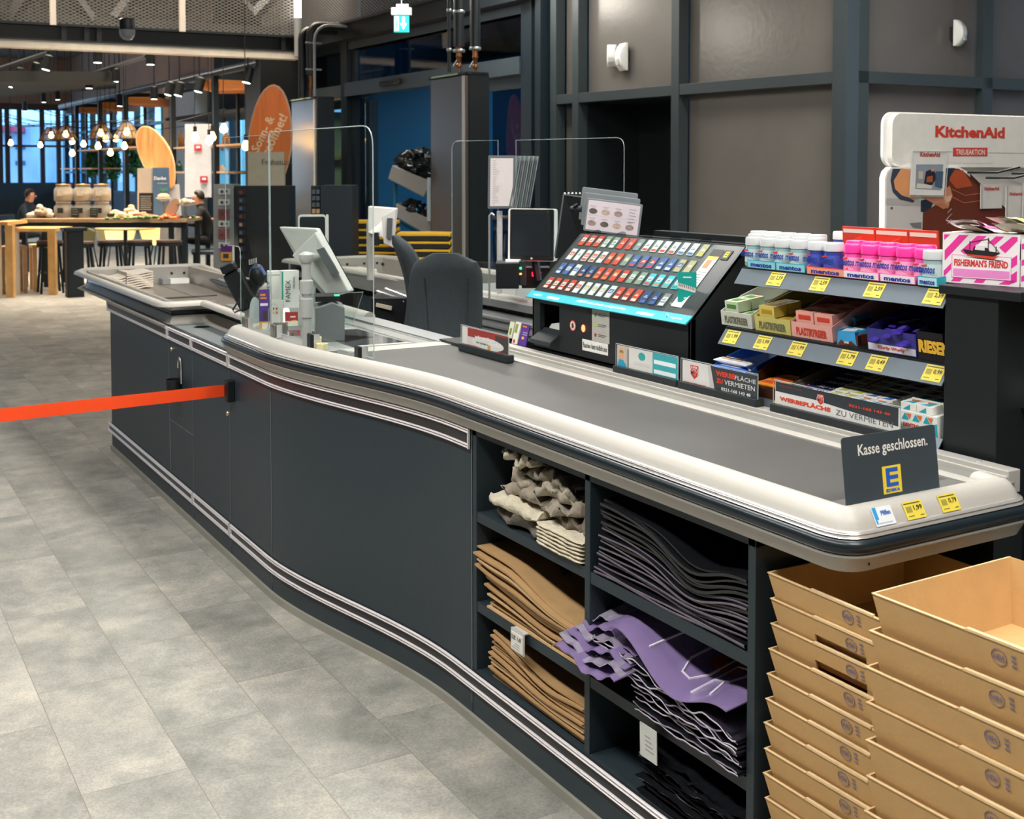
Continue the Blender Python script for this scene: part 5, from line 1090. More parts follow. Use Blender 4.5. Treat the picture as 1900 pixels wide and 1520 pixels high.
m = MB(mat('tray_divider_arm', '#bdb9b0', .35, metal=.5)); m.prism([(2.06, 6.75), (2.12, 6.75), (2.10, 6.2), (2.04, 6.2)], .935, .95); m.build('divider_arm', counter)
# ---------------------------------------------------------------- folded crates, flower trolley, dark rack
YEL = mat('crate_yellow', '#e0ad1f', .45); CRB = mat('crate_black', '#141512', .5)
def crate_stack(px0, px1, ytop, D, n, lbl, h=.062):
    a = onD(px0, 319, D); b = onD(px1, 319, D); zt = onD(px0, ytop, D).z; W = (b-a).length
    proto = thing('folding_crate', 's', 'crate', (a.x, a.y, 0), 0, 'black crates with yellow rims beside the entrance')
    U = (b-a).normalized(); V = Vector((-U.y, U.x, 0)); V = V if V.dot(Fc) > 0 else -V
    A = Vector((a.x, a.y, 0)); m = MB(CRB); m.prismv([A, A+U*W, A+U*W+Vector((0, 0, h*.62)), A+Vector((0, 0, h*.62))], V*.35); m.build('body', proto)
    m = MB(YEL); z_ = Vector((0, 0, h*.6)); m.prismv([A+z_-U*.006, A+z_+U*(W*.5), A+z_*1.0+U*(W*.5)+Vector((0, 0, h*.3)), A+z_-U*.006+Vector((0, 0, h*.3))], V*.36)
    m.prismv([A+z_+U*(W*.5)-Vector((0, 0, .006)), A+z_+U*(W+.006)-Vector((0, 0, .008)), A+z_+U*(W+.006)+Vector((0, 0, h*.25)), A+z_+U*(W*.5)+Vector((0, 0, h*.32))], V*.36); m.build('rim', proto)
    n = int(zt/h)
    for k in range(n):
        o = proto if k == 0 else copy_tree(proto); o.location = (a.x, a.y, k*h+(zt-n*h)*(k/n)); o['label'] = 'black folding crate with yellow rim in the %s stack, %s' % (lbl, 'lowest' if k == 0 else ('topmost' if k == n-1 else ORD[n-1-k]+' below the top'))
crate_stack(736, 833, 432, 9.4, 0, 'right'); crate_stack(655, 733, 409, 9.9, 0, 'left')
t = thing('flower_trolley', 'grey trough trolley with black wrapped bouquets at the sliding door', 'flower stand', onD(770, 480, 11.6))
TRG = mat('trough_grey', '#a09d97', .6)
for pts in (((728, 306), (800, 337), (786, 366), (720, 332)), ((735, 377), (812, 412), (812, 455), (786, 432), (733, 402))):
    m = MB(TRG); m.prismv([onD(x, y, 11.5) for x, y in pts], Fc*.35); m.build('trough', t, bevel=.01)
m = MB(mat('trolley_blue', '#1d6f8f', .4)); _a = onD(733, 340, 11.8); m.tube([Vector((_a.x, _a.y, 0)), _a], .02, 6); m.tube([onD(740, 412, 11.8), onD(780, 436, 11.8)], .02, 6); m.build('frame', t)
FOIL = mat('black_foil', '#10181d', .12, var=.3, scale=20, bump=.8, bscale=30, spec=.9)
rnd = random.Random(11)
for i, (px, py, r, lb) in enumerate(((762, 300, .13, 'black foil bouquet on the upper left of the trolley'), (785, 296, .14, 'round black foil bouquet on top of the trolley'), (800, 318, .12, 'black foil bouquet at the upper right of the trolley'), (768, 318, .1, 'black foil bouquet sagging over the upper trough'), (765, 388, .12, 'dark bouquet in the lower trough, left'), (790, 398, .12, 'dark bouquet in the lower trough, right'), (805, 345, .08, 'dark bouquet hanging between the troughs'))):
    c = onD(px, py, 11.62); m = MB(FOIL); vs = []; seg = 14; rg = 9; rows = []
    for a_ in range(rg+1):
        th = PI*a_/rg; rows.append([(c.x+r*math.sin(th)*math.cos(2*PI*k/seg)*(1+.35*rnd.uniform(-1, 1)), c.y+r*math.sin(th)*math.sin(2*PI*k/seg)*(1+.3*rnd.uniform(-1, 1)), c.z+r*.8*math.cos(th)*(1+.2*rnd.uniform(-1, 1))) for k in range(seg)])
    m.grid(rows, closed_u=True, smooth=False); tag(m.build('bouquet'), lb, 'bouquet', 'bouquets on the trolley')
card(803, 370, 11.45, .11, .42, [(0, 1, '#cfe0e6'), (0, .15, '#c9c84a', .3, .8), (.5, .8, '#b9ccd6', .2, .9)], 'pale upright poster behind the column edge by the flowers', 'poster', 'poster')
t = thing('magazine_rack', 'dark tall rack with small tan packets on its left edge behind the acrylic screen', 'rack', onD(616, 560, 8.8))
m = MB(mat('rack_navy', '#1a222b', .4)); vbox(m, 595, 656, 344, 706, 8.8, .35); m.build('body', t); m = MB(BLK); vbox(m, 577, 595, 345, 706, 8.82, .3); m.build('side', t)
for r_ in range(7):
    for c_ in (0, 1): m = MB(ink('#b08a5c' if r_ > 2 else '#4a5058')); vbox(m, 579+c_*8, 585+c_*8, 352+r_*12, 360+r_*12, 8.80, .02); m.build('packet', t)
# black cabinet back between the tills
m = MB(mat('cabinet_black', '#14191b', .5)); m.box(2.60, 2.64, 1.2, 3.42, 0, 1.34); o = m.build('partition_panel', bevel=.002); tag(o, 'low black partition panel behind the sweets rack', 'partition')
# ================================================================ cigarette key display
DX0, DX1, DY0, DY1 = 2.12, 2.318, 2.615, 3.47
DZ0, DZF, DZB = .947, 1.135, 1.333
CIG = mat('display_black', '#1b1f21', .45, var=.04)
dis = thing('cigarette_dispenser', 'black sloping cigarette selection desk with rows of pack pictures and turquoise strip', 'cigarette dispenser', (DX0, DY1, DZ0))
m = MB(CIG)
ox0, ox1, oz0, oz1 = 3.42, 3.30, 1.01, 1.105      # ejection opening (y range, z range)
def fx(m, y0, y1, z0, z1, x0=DX0, x1=DX0+.02): m.box(x0, x1, y0, y1, z0, z1)
fx(m, ox0, DY1, DZ0, DZF); fx(m, DY0, ox1, DZ0, DZF); fx(m, ox1, ox0, DZ0, oz0); fx(m, ox1, ox0, oz1, DZF)
for y in (DY0, DY1-.012): m.prismv([(DX0, y, DZ0), (DX1+.05, y, DZ0), (DX1+.05, y, DZB), (DX1, y, DZB), (DX0, y, DZF)], (0, .012, 0))
m.box(DX1+.03, DX1+.05, DY0, DY1, DZ0, DZB); m.box(DX0, DX1+.05, DY0, DY1, DZ0, DZ0+.01)
m.build('cabinet', dis, bevel=.002)
m = MB(mat('chute_black', '#060808', .5)); m.box(DX0+.02, DX0+.12, ox1-.01, ox0+.01, oz0-.02, oz0); m.box(DX0+.12, DX0+.125, ox1-.02, ox0+.02, oz0-.02, oz1+.02); m.build('chute', dis)
m = MB(mat('chute_flap', '#2e3335', .4)); m.prismv([(DX0-.035, 3.43, .985), (DX0-.035, 3.30, .985), (DX0+.02, 3.305, 1.022), (DX0+.02, 3.425, 1.022)], (-.002, 0, -.014)); m.build('chute_flap', dis, bevel=.002)
m = MB(LGREY); m.prismv([(DX0+.03, 3.41, 1.02), (DX0+.03, 3.33, 1.012), (DX0+.06, 3.34, 1.035)], (.01, 0, .012)); m.build('paper_scrap', dis)
# sloped face: local x = right (towards camera, -Y), y = up slope
SL = frame((DX0, DY1, DZF), (0, -1, 0), (DX1-DX0, 0, DZB-DZF)); SW = DY1-DY0; SH = math.hypot(DX1-DX0, DZB-DZF)
m = MB(mat('desk_face', '#3c4042', .3, spec=.6)); m.at(SL); m.box(.0, SW, 0.0, SH, -.01, 0); m.build('desk_face', dis)
TQ = '#1fa5b5'
# turquoise front edge strip
m = MB(ink(TQ)); TF = frame((DX0, DY1, DZF), (0, -1, 0), (.55, 0, .45)); m.at(TF); m.box(-.005, SW+.005, -.026, .008, .002, .006)
m.at(None); fN = TF
def tt(s_, x, w, c='#e8fbfb', h=None, dy=-.015, bold=.0, sh=0):
    m.at(None); p = TF @ Vector((x, dy, .006)); m.text(s_, p, (0, -1, 0), (.55, 0, .45), w=w, h=h, m=ink(c), bold=bold, shear=sh)
tt('HEETS mitnehmen und genießen.', .29, .27, bold=.02, h=.013, sh=.2); tt('IQOS', SW-.075, .05, h=.009); tt('HEETS', .03, .05, h=.009)
m.at(TF); m.use(ink('#e2eef0')); m.box(.12, .19, -.018, -.008, .006, .0065); m.box(.62, .70, -.018, -.008, .006, .0065)
m.at(None); p = TF @ Vector((SW-.092, -.010, .0065)); m.use(ink('#e8fbfb')); m.tube([p+Vector((0, .007*math.cos(a), .007*math.sin(a))) for a in [2*PI*k/12 for k in range(12)]], .0012, 4, closed=True)
m.build('turquoise_strip', dis)
rows_c = [  # (base, top band, low band) from left to right, top row first
 ['rwr']*3+['gww']*2+['rrr', 'rrr', 'sgs']+['wwr']*4+['wwb', 'wwb', 'tty'],
 ['wrw', 'www', 'wrr', 'wrr', 'wrw', 'ror', 'ror', 'sts', 'bbr', 'brr', 'brr', 'bbw', 'bbw', 'tbt', 'ttt'],
 ['bbw', 'bwb', 'wbw', 'nno', 'nno', 'rro', 'rro', 'ror', 'rwr', 'gwg', 'gwg', 'cwr', 'cwo', 'cwg', 'cwd'],
 ['rww', 'rww', 'rww', 'rww', 'wrw', 'wtw', 'wtw', 'wtw', 'wbw', 'rrw', 'rrw', 'rrw', 'nnb', 'nnb', 'sww']]
CC = dict(r='#d64a32', w='#e9e6e0', g='#93a08a', s='#8f9294', t='#c5b489', y='#d6b93c', b='#4c67a8', n='#2c4680', o='#e08a4c', c='#4fc3d4', d='#2f9a8f')
PL = .62*SH/4
yrow = [.83, .59, .355, .115]
for r_, row in enumerate(rows_c):
    for k, c in enumerate(row):
        x = .035+k*(.685/15)+.012*(0 if r_ % 2 else .3); y0 = yrow[r_]*SH-.005; w_, h_ = .029, .049
        m = MB(ink(CC[c[0]])); m.at(SL); m.box(x, x+w_, y0, y0+h_, .0005, .0022)
        m.use(ink(CC[c[1]])); m.box(x+.003, x+w_-.003, y0+h_*.38, y0+h_*.72, .0022, .0024)
        m.use(ink(CC[c[2]])); m.box(x+.003, x+w_-.003, y0+.003, y0+h_*.25, .0022, .0024)
        m.use(ink('#55585a' if c[1] == 'w' else '#eeeae4')); m.box(x+.006, x+w_-.006, y0+h_*.46, y0+h_*.52, .0024, .0026); m.box(x+.009, x+w_-.009, y0+h_*.58, y0+h_*.62, .0024, .0026)
        m.build('pack_picture', dis)
m = MB(ink('#efece6')); m.at(SL); bx = .735; m.box(bx+.0, bx+.048, SH*.12, SH*.93, .001, .002)
m.use(ink('#222426')); m.box(bx, bx+.048, SH*.83, SH*.93, .002, .0023); m.use(ink('#d8b23c')); m.box(bx, bx+.048, SH*.79, SH*.83, .002, .0023); m.use(ink('#c97a4c')); m.box(bx+.008, bx+.032, SH*.66, SH*.78, .002, .0023)
m.use(ink('#6b6e70')); 
for k in range(12): m.box(bx+.004, bx+.044-.004*(k % 3), SH*(.60-.036*k), SH*(.61-.036*k), .002, .0023)
m.use(ink('#2a2c2e')); m.box(bx+.056, bx+.088, SH*.80, SH*.93, .001, .002); m.use(ink('#d9b52e')); m.box(bx+.064, bx+.080, SH*.83, SH*.91, .002, .0024); m.use(ink('#2a2c2e')); m.box(bx+.068, bx+.078, SH*.85, SH*.865, .0024, .0026); m.box(bx+.068, bx+.078, SH*.88, SH*.895, .0024, .0026)
m.at(None); m.text('Rauchen', SL @ Vector((bx+.005, SH*.30, .0023)), (0, -1, 0), (1, 0, 1), w=.03, m=ink('#3a3c3e')); m.text('tödlich', SL @ Vector((bx+.008, SH*.25, .0023)), (0, -1, 0), (1, 0, 1), w=.026, m=ink('#3a3c3e'))
m.build('warning_label', dis)
m = MB(thin_glass('cover_sheet', '#f2f7f7', 1.0)); m.at(SL); m.box(.01, .725, .005, SH*1.02, .006, .0075); m.build('clear_cover', dis)
for k in range(5): m = MB(thin_glass('cover_tab', '#d5dcdc', 1)); m.at(SL); m.prism([(.10+.145*k+.028*math.cos(a), SH*1.0+.018*math.sin(a)) for a in [PI*j/10 for j in range(11)]], .006, .0075); m.build('cover_tab', dis)
# stickers on the front
def yz(m, y, z, w, h, c, d=0): m.use(ink(c)); m.box(DX0-.0012-d, DX0-d, y-w, y, z, z+h)
m = MB(); yz(m, 3.075+.03, 1.015, .095, .118, '#b9b7ae')
for k, c in enumerate(('#c2303a', '#c9cc3a', '#1f8f5a')):
    m.use(ink(c)); m.prismv([(DX0-.0013, 3.085+.006*math.cos(a), 1.035+.032*k+.006*math.sin(a)) for a in [2*PI*j/12 for j in range(12)]], (-.0006, 0, 0))
    m.use(ink('#5c5c58')); m.box(DX0-.0018, DX0-.0012, 3.035, 3.07, 1.032+.032*k, 1.034+.032*k); m.box(DX0-.0018, DX0-.0012, 3.025, 3.07, 1.037+.032*k, 1.039+.032*k)
m.build('instruction_plate', dis)
m = MB(); yz(m, 3.16, .978, .142, .036, '#f0eee8'); m.text('Rauchen kann tödlich sein', (DX0-.0014, 3.155, .988), (0, -1, 0), (0, 0, 1), w=.134, h=.017, m=ink('#1c1e20'), bold=.01); m.build('warning_sticker', dis)
m = MB(); m.use(ink('#c9452f')); m.prismv([(DX0-.001, 3.215+.018*math.cos(a), 1.05+.018*math.sin(a)) for a in [2*PI*j/20 for j in range(20)]], (-.0008, 0, 0)); m.use(ink('#efe2d6')); m.prismv([(DX0-.0018, 3.215+.0145*math.cos(a), 1.05+.0145*math.sin(a)) for a in [2*PI*j/20 for j in range(20)]], (-.0005, 0, 0)); m.use(ink('#4a2c26')); m.prismv([(DX0-.0024, 3.219, 1.04), (DX0-.0024, 3.207, 1.046), (DX0-.0024, 3.213, 1.06), (DX0-.0024, 3.221, 1.056)], (-.0004, 0, 0)); m.build('round_sticker', dis)
m = MB(mat('indicator_red', '#ff6a50', .3, emit=7, ecol='#ff4a2c')); m.ball((DX0-.001, 3.155, 1.048), (.003, .010, .012), 12, 8); m.build('indicator_light', dis)
# standing turquoise leaflet + dispenser disc
t = thing('leaflet', 'turquoise leaflet standing on the right of the cigarette desk', 'leaflet', SL @ Vector((.72, .05, 0)))
m = MB(ink('#14998f')); M_ = frame(onD(1275, 532, 3.42), Uc*.97-Fc*.1, Vector((0, 0, 1))+Uc*.12); m.at(M_); m.box(-.027, .027, -.045, .042, -.002, 0); m.use(ink('#d8d2c8')); m.prism([(-.027, .012), (.024, -.004), (.024, -.018), (-.027, -.004)], 0, .0006); m.use(ink('#5c4a44'))
for k in range(9): m.box(-.024+.0053*k, -.022+.0053*k, .002-.0016*k, .010-.0016*k, .0006, .001)
m.use(ink('#bfe6e2')); m.box(-.012, .012, .025, .029, 0, .0005); m.box(-.01, .01, -.035, -.031, 0, .0005); m.build('sheet', t)
m = MB(GLS); m.ball(SL @ Vector((.752, .028, .008)), (.012, .018, .012), 12, 6); m.build('holder_disc', t)
# ================================================================ advertising holders along the rail
HB = mat('holder_base', '#22282b', .4)
def adholder(y1, y0, x, zb, zp, h, lb, draw, tilt=.0, lipd=.03, lift=.0):
    """base from y1 (left) to y0 (right) at x"""
    t = thing('ad_holder', lb, 'ad holder', (x, (y0+y1)/2, zb), 0, 'acrylic advertising holders along the belt'); m = MB(HB); m.box(x-.012, x+lipd-.012, y0, y1, zb, zb+zp); m.build('base', t, bevel=.003)
    W = y1-y0; M_ = frame((x, y1, zb+zp-.008), (0, -1, 0), (tilt, 0, 1)); P = MB(ink('#dcdad6')); P.at(M_); P.box(.008, W-.006, 0, h, -.002, 0); draw(P, W, h); P.at(None); P.build('print', t)
    e = MB(EDGE); e.at(M_); e.tube([(.004, 0, .002), (.004, h+.004, .002), (W-.003, h+.004, .002), (W-.003, 0, .002)], .0014, 5); e.build('acrylic_edge', t); return t
def TX(P, s_, x, y, w=None, h=None, c='#ffffff', bold=0, cx=False, l=.0008, sh=0): P.text(s_, (x, y, 0), (1, 0, 0), (0, 1, 0), w=w, h=h, m=ink(c), bold=bold, cx=cx, lift=l, shear=sh)
def BX(P, x0, x1, y0, y1, c, z=.0003): P.use(ink(c)); P.box(x0, x1, y0, y1, 0, z)
def ad_red(P, W, h):
    BX(P, .05, W-.006, h*.55, h, '#a83a34'); BX(P, W*.72, W-.006, 0, h*.9, '#4a4644', .0004); BX(P, .05, W-.01, 0, h*.14, '#d8645a', .0005)
    P.use(ink('#e6e2dc')); P.prism([(W*.56+W*.33*math.cos(a), h*.38+h*.3*math.sin(a)) for a in [2*PI*k/20 for k in range(20)]], 0, .0006); TX(P, 'wir suchen', W*.3, h*.52, W*.4, h*.2, '#f4f2ee', .04, l=.001); TX(P, 'dich!', W*.56, h*.34, W*.28, h*.2, '#f4f2ee', .04, l=.001); TX(P, 'wir suchen dich', W*.33, h*.30, W*.3, h*.12, '#3a3a3a', .02, l=.0009)
    P.use(ink('#e0a040')); P.prism([(W*.6+.01*math.cos(a), h*.2+.009*math.sin(a)) for a in [2*PI*k/10 for k in range(10)]], 0, .001); BX(P, .012, .045, h*.1, h*.95, '#ece4de', .0004)
adholder(3.635, 3.30, 1.93, .930, .026, .068, 'small red job advert in clear holder standing on the belt', ad_red)
def ad_teal(P, W, h):
    BX(P, W*.60, W-.006, 0, h, '#3fa9b0'); BX(P, W*.62, W*.95, h*.55, h*.72, '#e9f2f2', .0005); BX(P, W*.62, W*.95, h*.15, h*.32, '#e9f2f2', .0005); BX(P, .008, W*.22, 0, h, '#c9b9a6', .0004)
    P.use(ink('#2fa0c4')); P.prism([(.01, 0), (.012, h*.25), (W*.07, h*.45), (W*.13, h*.4), (W*.18, h*.2), (W*.18, 0)], 0, .0007); P.use(ink('#d9a88a')); P.prism([(W*.10+W*.032*math.cos(a), h*.58+h*.2*math.sin(a)) for a in [2*PI*k/14 for k in range(14)]], 0, .0009); P.use(ink('#b0793c')); P.prism([(W*.10+W*.036*math.cos(a), h*.70+h*.13*math.sin(a)) for a in [2*PI*k/14 for k in range(8)]], 0, .001)
    BX(P, W*.19, W*.22, .0, h*.9, '#8c9296', .0006); P.use(ink('#3aa8a4')); P.prism([(W*.43+W*.055*math.cos(a), h*.72+h*.17*math.sin(a)) for a in [2*PI*k/18 for k in range(18)]], 0, .0006); BX(P, W*.30, W*.55, h*.42, h*.43, '#b0b4b4', .0006); BX(P, W*.30, W*.55, h*.34, h*.35, '#b0b4b4', .0006)
RX = 2.078
adholder(2.918, 2.612, RX, .947, .020, .070, 'turquoise and white advert with portrait photo in front of the cigarette desk', ad_teal)
def shield(P, x, y, s, big=True):
    P.use(ink('#c93c30')); P.prism([(x-s, y+s), (x-s, y-s*.5), (x, y-s*1.3), (x+s, y-s*.5), (x+s, y+s)], 0, .001); TX(P, 'SUPER', x, y+s*.45, s*1.7, s*.42, '#f3ece6', .02, True, .0014); TX(P, 'MN', x, y-s*.62, s*2.1, s*.95, '#f3ece6', .08, True, .0014); TX(P, 'MN', x, y-s*.56, s*1.85, s*.8, '#b03028', .04, True, .0018)
def ad_mn(P, W, h):
    BX(P, W*.40, W-.006, 0, h, '#3c4145'); P.use(ink('#c9c5c0')); P.prism([(W*.36, h), (W*.40, h), (W*.46, 0), (W*.40, 0)], 0, .0004); shield(P, W*.19, h*.62, h*.24); TX(P, 'WWW.SUPER-MN.DE', W*.04, h*.08, W*.3, h*.07, '#c93c30', .02)
    TX(P, 'WERBE', W*.47, h*.66, W*.24, h*.2, '#d8452f', .05); TX(P, 'FLÄCHE', W*.71, h*.66, W*.25, h*.2, '#e6e6e2'); TX(P, 'ZU', W*.48, h*.38, W*.08, h*.18, '#d8452f', .05); TX(P, 'VERMIETEN', W*.58, h*.38, W*.37, h*.18, '#e6e6e2'); TX(P, '0221-168 143 48', W*.54, h*.12, W*.36, h*.13, '#eeeeea', .02)
adholder(2.606, 2.285, RX, .947, .020, .068, 'dark advert reading WERBEFLÄCHE ZU VERMIETEN with red shield, beside the turquoise one', ad_mn)
def ad_mn2(P, W, h):
    BX(P, .01, W-.01, h*.62, h, '#343a3e'); P.use(ink('#343a3e')); P.prism([(W*.3, h*.64), (W-.01, h*.64), (W-.01, h*.34)], 0, .0004); shield(P, W*.40, h*.70, h*.17); TX(P, 'WERBEFLÄCHE', W*.06, h*.28, W*.42, h*.2, '#d8452f', .05); TX(P, 'ZU VERMIETEN', W*.52, h*.24, W*.42, h*.2, '#6b6f72'); TX(P, '0221-168 143 48', W*.62, h*.66, W*.3, h*.1, '#d8452f', .03); TX(P, 'www.super-mn.de', W*.05, h*.84, W*.2, h*.06, '#b03a34', .02)
adholder(2.235, 1.822, RX, .947, .020, .064, 'longer white and dark advert reading WERBEFLÄCHE ZU VERMIETEN behind the closed sign', ad_mn2)
# closed sign at the belt end
t = thing('closed_sign', 'tilted dark sign reading Kasse geschlossen at the end of the belt', 'sign', (1.75, 1.6, .93))
A, B_, C_ = onZ(1571, 944, .9345), onZ(1741, 912, .9345), None
U = (B_-A).normalized(); up = Vector((-.02, .08, 1)); ph = onL(1548, 833, (A.x-.01, A.y+.016), (B_.x-.01, B_.y+.016)); W = (B_-A).length; H_ = .128
V = Vector((-U.x*.17, .13, 1)).normalized(); M_ = frame(A-U*.0, U, V)
m = MB(mat('sign_anthracite', '#39434a', .5)); m.at(M_); m.prism(rrect(0, W*1.02, 0, H_, .006), -.002, 0)
m.text('Kasse geschlossen.', (W*.16, H_*.66, 0), (1, 0, 0), (0, 1, 0), w=W*.76, h=H_*.21, m=ink('#e6e6e2'), bold=.015)
m.use(ink('#ead23c')); m.box(W*.40, W*.60, H_*.10, H_*.50, 0, .0006); m.use(ink('#2c5cc0')); m.box(W*.435, W*.475, H_*.2, H_*.47, .0006, .001)
for k in range(3): m.box(W*.435, W*.565, H_*(.2+.105*k), H_*(.255+.107*k), .0006, .0011)
m.text('EDEKA', (W*.50, H_*.125, .0006), (1, 0, 0), (0, 1, 0), w=W*.15, h=H_*.045, m=ink('#2c5cc0'), bold=.04, cx=True); m.build('board', t)
# price stickers on the end rail
PY = '#dbc94c'
def price_on(m, M_, x, y, w, h, txt, big=.5):
    m.at(M_); m.use(ink(PY)); m.box(x, x+w, y, y+h, 0, .0006); m.text(txt, (x+w*.48, y+h*.42, 0), (1, 0, 0), (0, 1, 0), w=w*.44, h=h*.32, m=ink('#22241c'), bold=.02, lift=.0012)
    m.use(ink('#6a6640'))
    for k in range(6): m.box(x+w*(.10+.05*k), x+w*(.125+.05*k), y+h*.38, y+h*.72, .0006, .0009)
    m.use(ink('#55502e')); m.box(x+w*.05, x+w*.9, y+h*.85, y+h*.91, .0006, .0009); m.box(x+w*.72, x+w*.9, y+h*.14, y+h*.19, .0006, .0009); m.box(x+w*.1, x+w*.4, y+h*.16, y+h*.2, .0006, .0009); m.at(None)
for x, txt, lb in ((1.71, '1,99', 'yellow price sticker 1,99 on the front rail end'), (1.805, '0,79', 'yellow price sticker 0,79 on the front rail end, right of the other')):
    ME = frame((x, 1.4835, .922), (1, 0, 0), (0, .42, 1)); 
    ME = frame((x, 1.4815, .9135), (1, 0, 0), (0, .017, .0295)); m = MB(); price_on(m, ME, 0, 0, .050, .033, txt); m.build('price_sticker', rail)
m = MB(ink('#d9dfe2')); ME = frame((1.63, 1.4815, .9135), (1, 0, 0), (0, .017, .0295)); m.at(ME); m.box(0, .05, 0, .034, 0, .0004); m.use(ink('#2f95cf')); m.box(.002, .011, .012, .034, .0004, .0008); m.box(.002, .006, .004, .012, .0004, .0008); m.text('Pfiffen', (.02, .018, .0004), (1, 0, 0), (0, 1, 0), w=.024, h=.009, m=ink('#3a5fae'), bold=.03); m.use(ink('#9fb0ba')); m.box(.008, .042, .004, .0055, .0004, .0007); m.build('info_sticker', rail)
# leaflets in the gap left of the dispenser
for k, (px, py, w, h, cols, lb) in enumerate(((972, 622, .05, .075, [(0, 1, '#5b3590'), (.86, .93, '#e0803c', .1, .7), (.3, .42, '#e8b43c', .3, .6), (.5, .54, '#b7a3cf', .3, .9), (.6, .64, '#b7a3cf', .3, .9)], 'purple leaflet between the red job advert and the cigarette desk'),
        (958, 618, .035, .08, [(0, 1, '#e9e6dc'), (.5, .9, '#9aa04a', .1, .6), (.05, .2, '#d84a3a', .2, .6)], 'white leaflet with green leaf behind the purple one'), (948, 612, .03, .06, [(0, 1, '#d9dcc2'), (.2, .6, '#7f8f3a', .3, .7)], 'pale green leaflet leaning behind the red job advert'))):
    p = onX(px, py, 2.13+.02*k); m = MB(ink(cols[0][2])); m.at(frame(p, (0, -1, 0), (.25, .0, 1))); m.box(-w/2, w/2, -h/2, h/2, -.004, 0)
    for j, c in enumerate(cols[1:]): m.use(ink(c[2])); m.box(-w/2+w*c[3], -w/2+w*c[4], -h/2+h*c[0], -h/2+h*c[1], 0, .0004)
    tag(m.build('leaflet'), lb, 'leaflet')
# ================================================================ sweets rack behind the belt
GY0, GY1 = 1.745, 2.60
GR = mat('rack_black', '#171c1e', .45, var=.05); LIP = mat('price_rail_grey', '#5f6a72', .35, metal=.2)
rk = thing('sweets_rack', 'black sweets rack with three sloping shelves and grey price rails behind the belt', 'shelf', (2.3, 2.1, .9))
m = MB(GR); m.box(DX0, 2.60, 1.61, 1.745, .30, 1.285); m.build('side_post', rk, bevel=.002)
m = MB(GR); m.box(2.55, 2.60, GY0, 3.47, .30, 1.32); m.build('back_panel', rk)
m = MB(GR); m.box(DX0-.01, 2.62, 1.55, 1.755, 1.285, 1.305); tp = m.build('top_plate', rk, bevel=.002)
# right-hand end: hooks with bottles and trays
m = MB(GR); m.prismv([(2.20, 1.609, 1.27), (2.62, 1.609, 1.27), (2.62, 1.609, 1.21), (2.26, 1.609, 1.21)], (0, -.1, 0)); m.prismv([(2.20, 1.609, 1.05), (2.6, 1.609, 1.05), (2.6, 1.609, .99), (2.24, 1.609, .99)], (0, -.1, 0)); m.build('end_shelf', rk)
m = MB(mat('pack_grey_white', '#c9cfca', .5)); m.box(2.25, 2.31, 1.53, 1.60, 1.21, 1.25); m.use(ink('#5fae7c')); m.box(2.25, 2.31, 1.529, 1.53, 1.245, 1.25); tag(m.build('mint_pack'), 'white and green pack in the upper end tray at the right edge', 'pack')
m = MB(ink('#dfe3dc')); m.box(2.27, 2.33, 1.53, 1.60, 1.05, 1.09); m.use(ink('#2f9a5c')); m.box(2.27, 2.33, 1.529, 1.53, 1.052, 1.065); tag(m.build('mint_pack'), 'white and green pack in the lower end tray at the right edge', 'pack')
m = MB(mat('blue_dark_panel', '#20475f', .25, metal=.5)); m.box(2.215, 2.60, 1.605, 1.609, .6, 1.21); m.build('end_panel', rk)
SHV = {}
def shelf(yL, yR, z, xf, nm, lipz0, lipz1, rise=.09, depth=.40):
    M_ = frame((xf, yL, z), (0, -1, 0), (depth, 0, rise)); W = yL-yR; m = MB(GR); m.at(M_); m.box(0, W, 0, math.hypot(depth, rise), -.012, 0); s = m.build('shelf_board', rk)
    ML = frame((xf-.028, yL, lipz0), (0, -1, 0), (.028, 0, lipz1-lipz0)); m = MB(LIP); m.at(ML); m.box(0, W, 0, math.hypot(.028, lipz1-lipz0), -.002, 0); m.build('price_rail', rk); return M_, ML
S1, L1 = shelf(2.425, GY0, 1.295, DX0+.02, 1, 1.253, 1.292, rise=.03)
S2, L2 = shelf(2.49, GY0, 1.128, DX0+.02, 2, 1.083, 1.122, rise=.05)
S3, L3 = shelf(2.60, GY0, .962, DX0+.0, 3, .925, .965, rise=.05)
def tags(ML, lst):
    for x, txt in lst: m = MB(); price_on(m, ML @ Matrix.Translation((0, 0, .0006)), x, .006, .052, .040, txt); m.build('price_label', rk)
def ypix(px, x=2.11): return onX(px, 500, x).y
tags(L1, [(2.425-ypix(p), t_) for p, t_ in ((1418, '2,59'), (1498, '2,59'), (1598, '2,59'), (1708, '2,59'))])
tags(L2, [(2.49-ypix(p), t_) for p, t_ in ((1338, '1,99'), (1395, '1,99'), (1458, '1,99'), (1550, '1,79'), (1604, '0,49'), (1708, '0,99'))])
tags(L3, [(2.60-ypix(p), t_) for p, t_ in ((1436, '0,79'), (1464, '1,49'), (1677, '1,19'))])
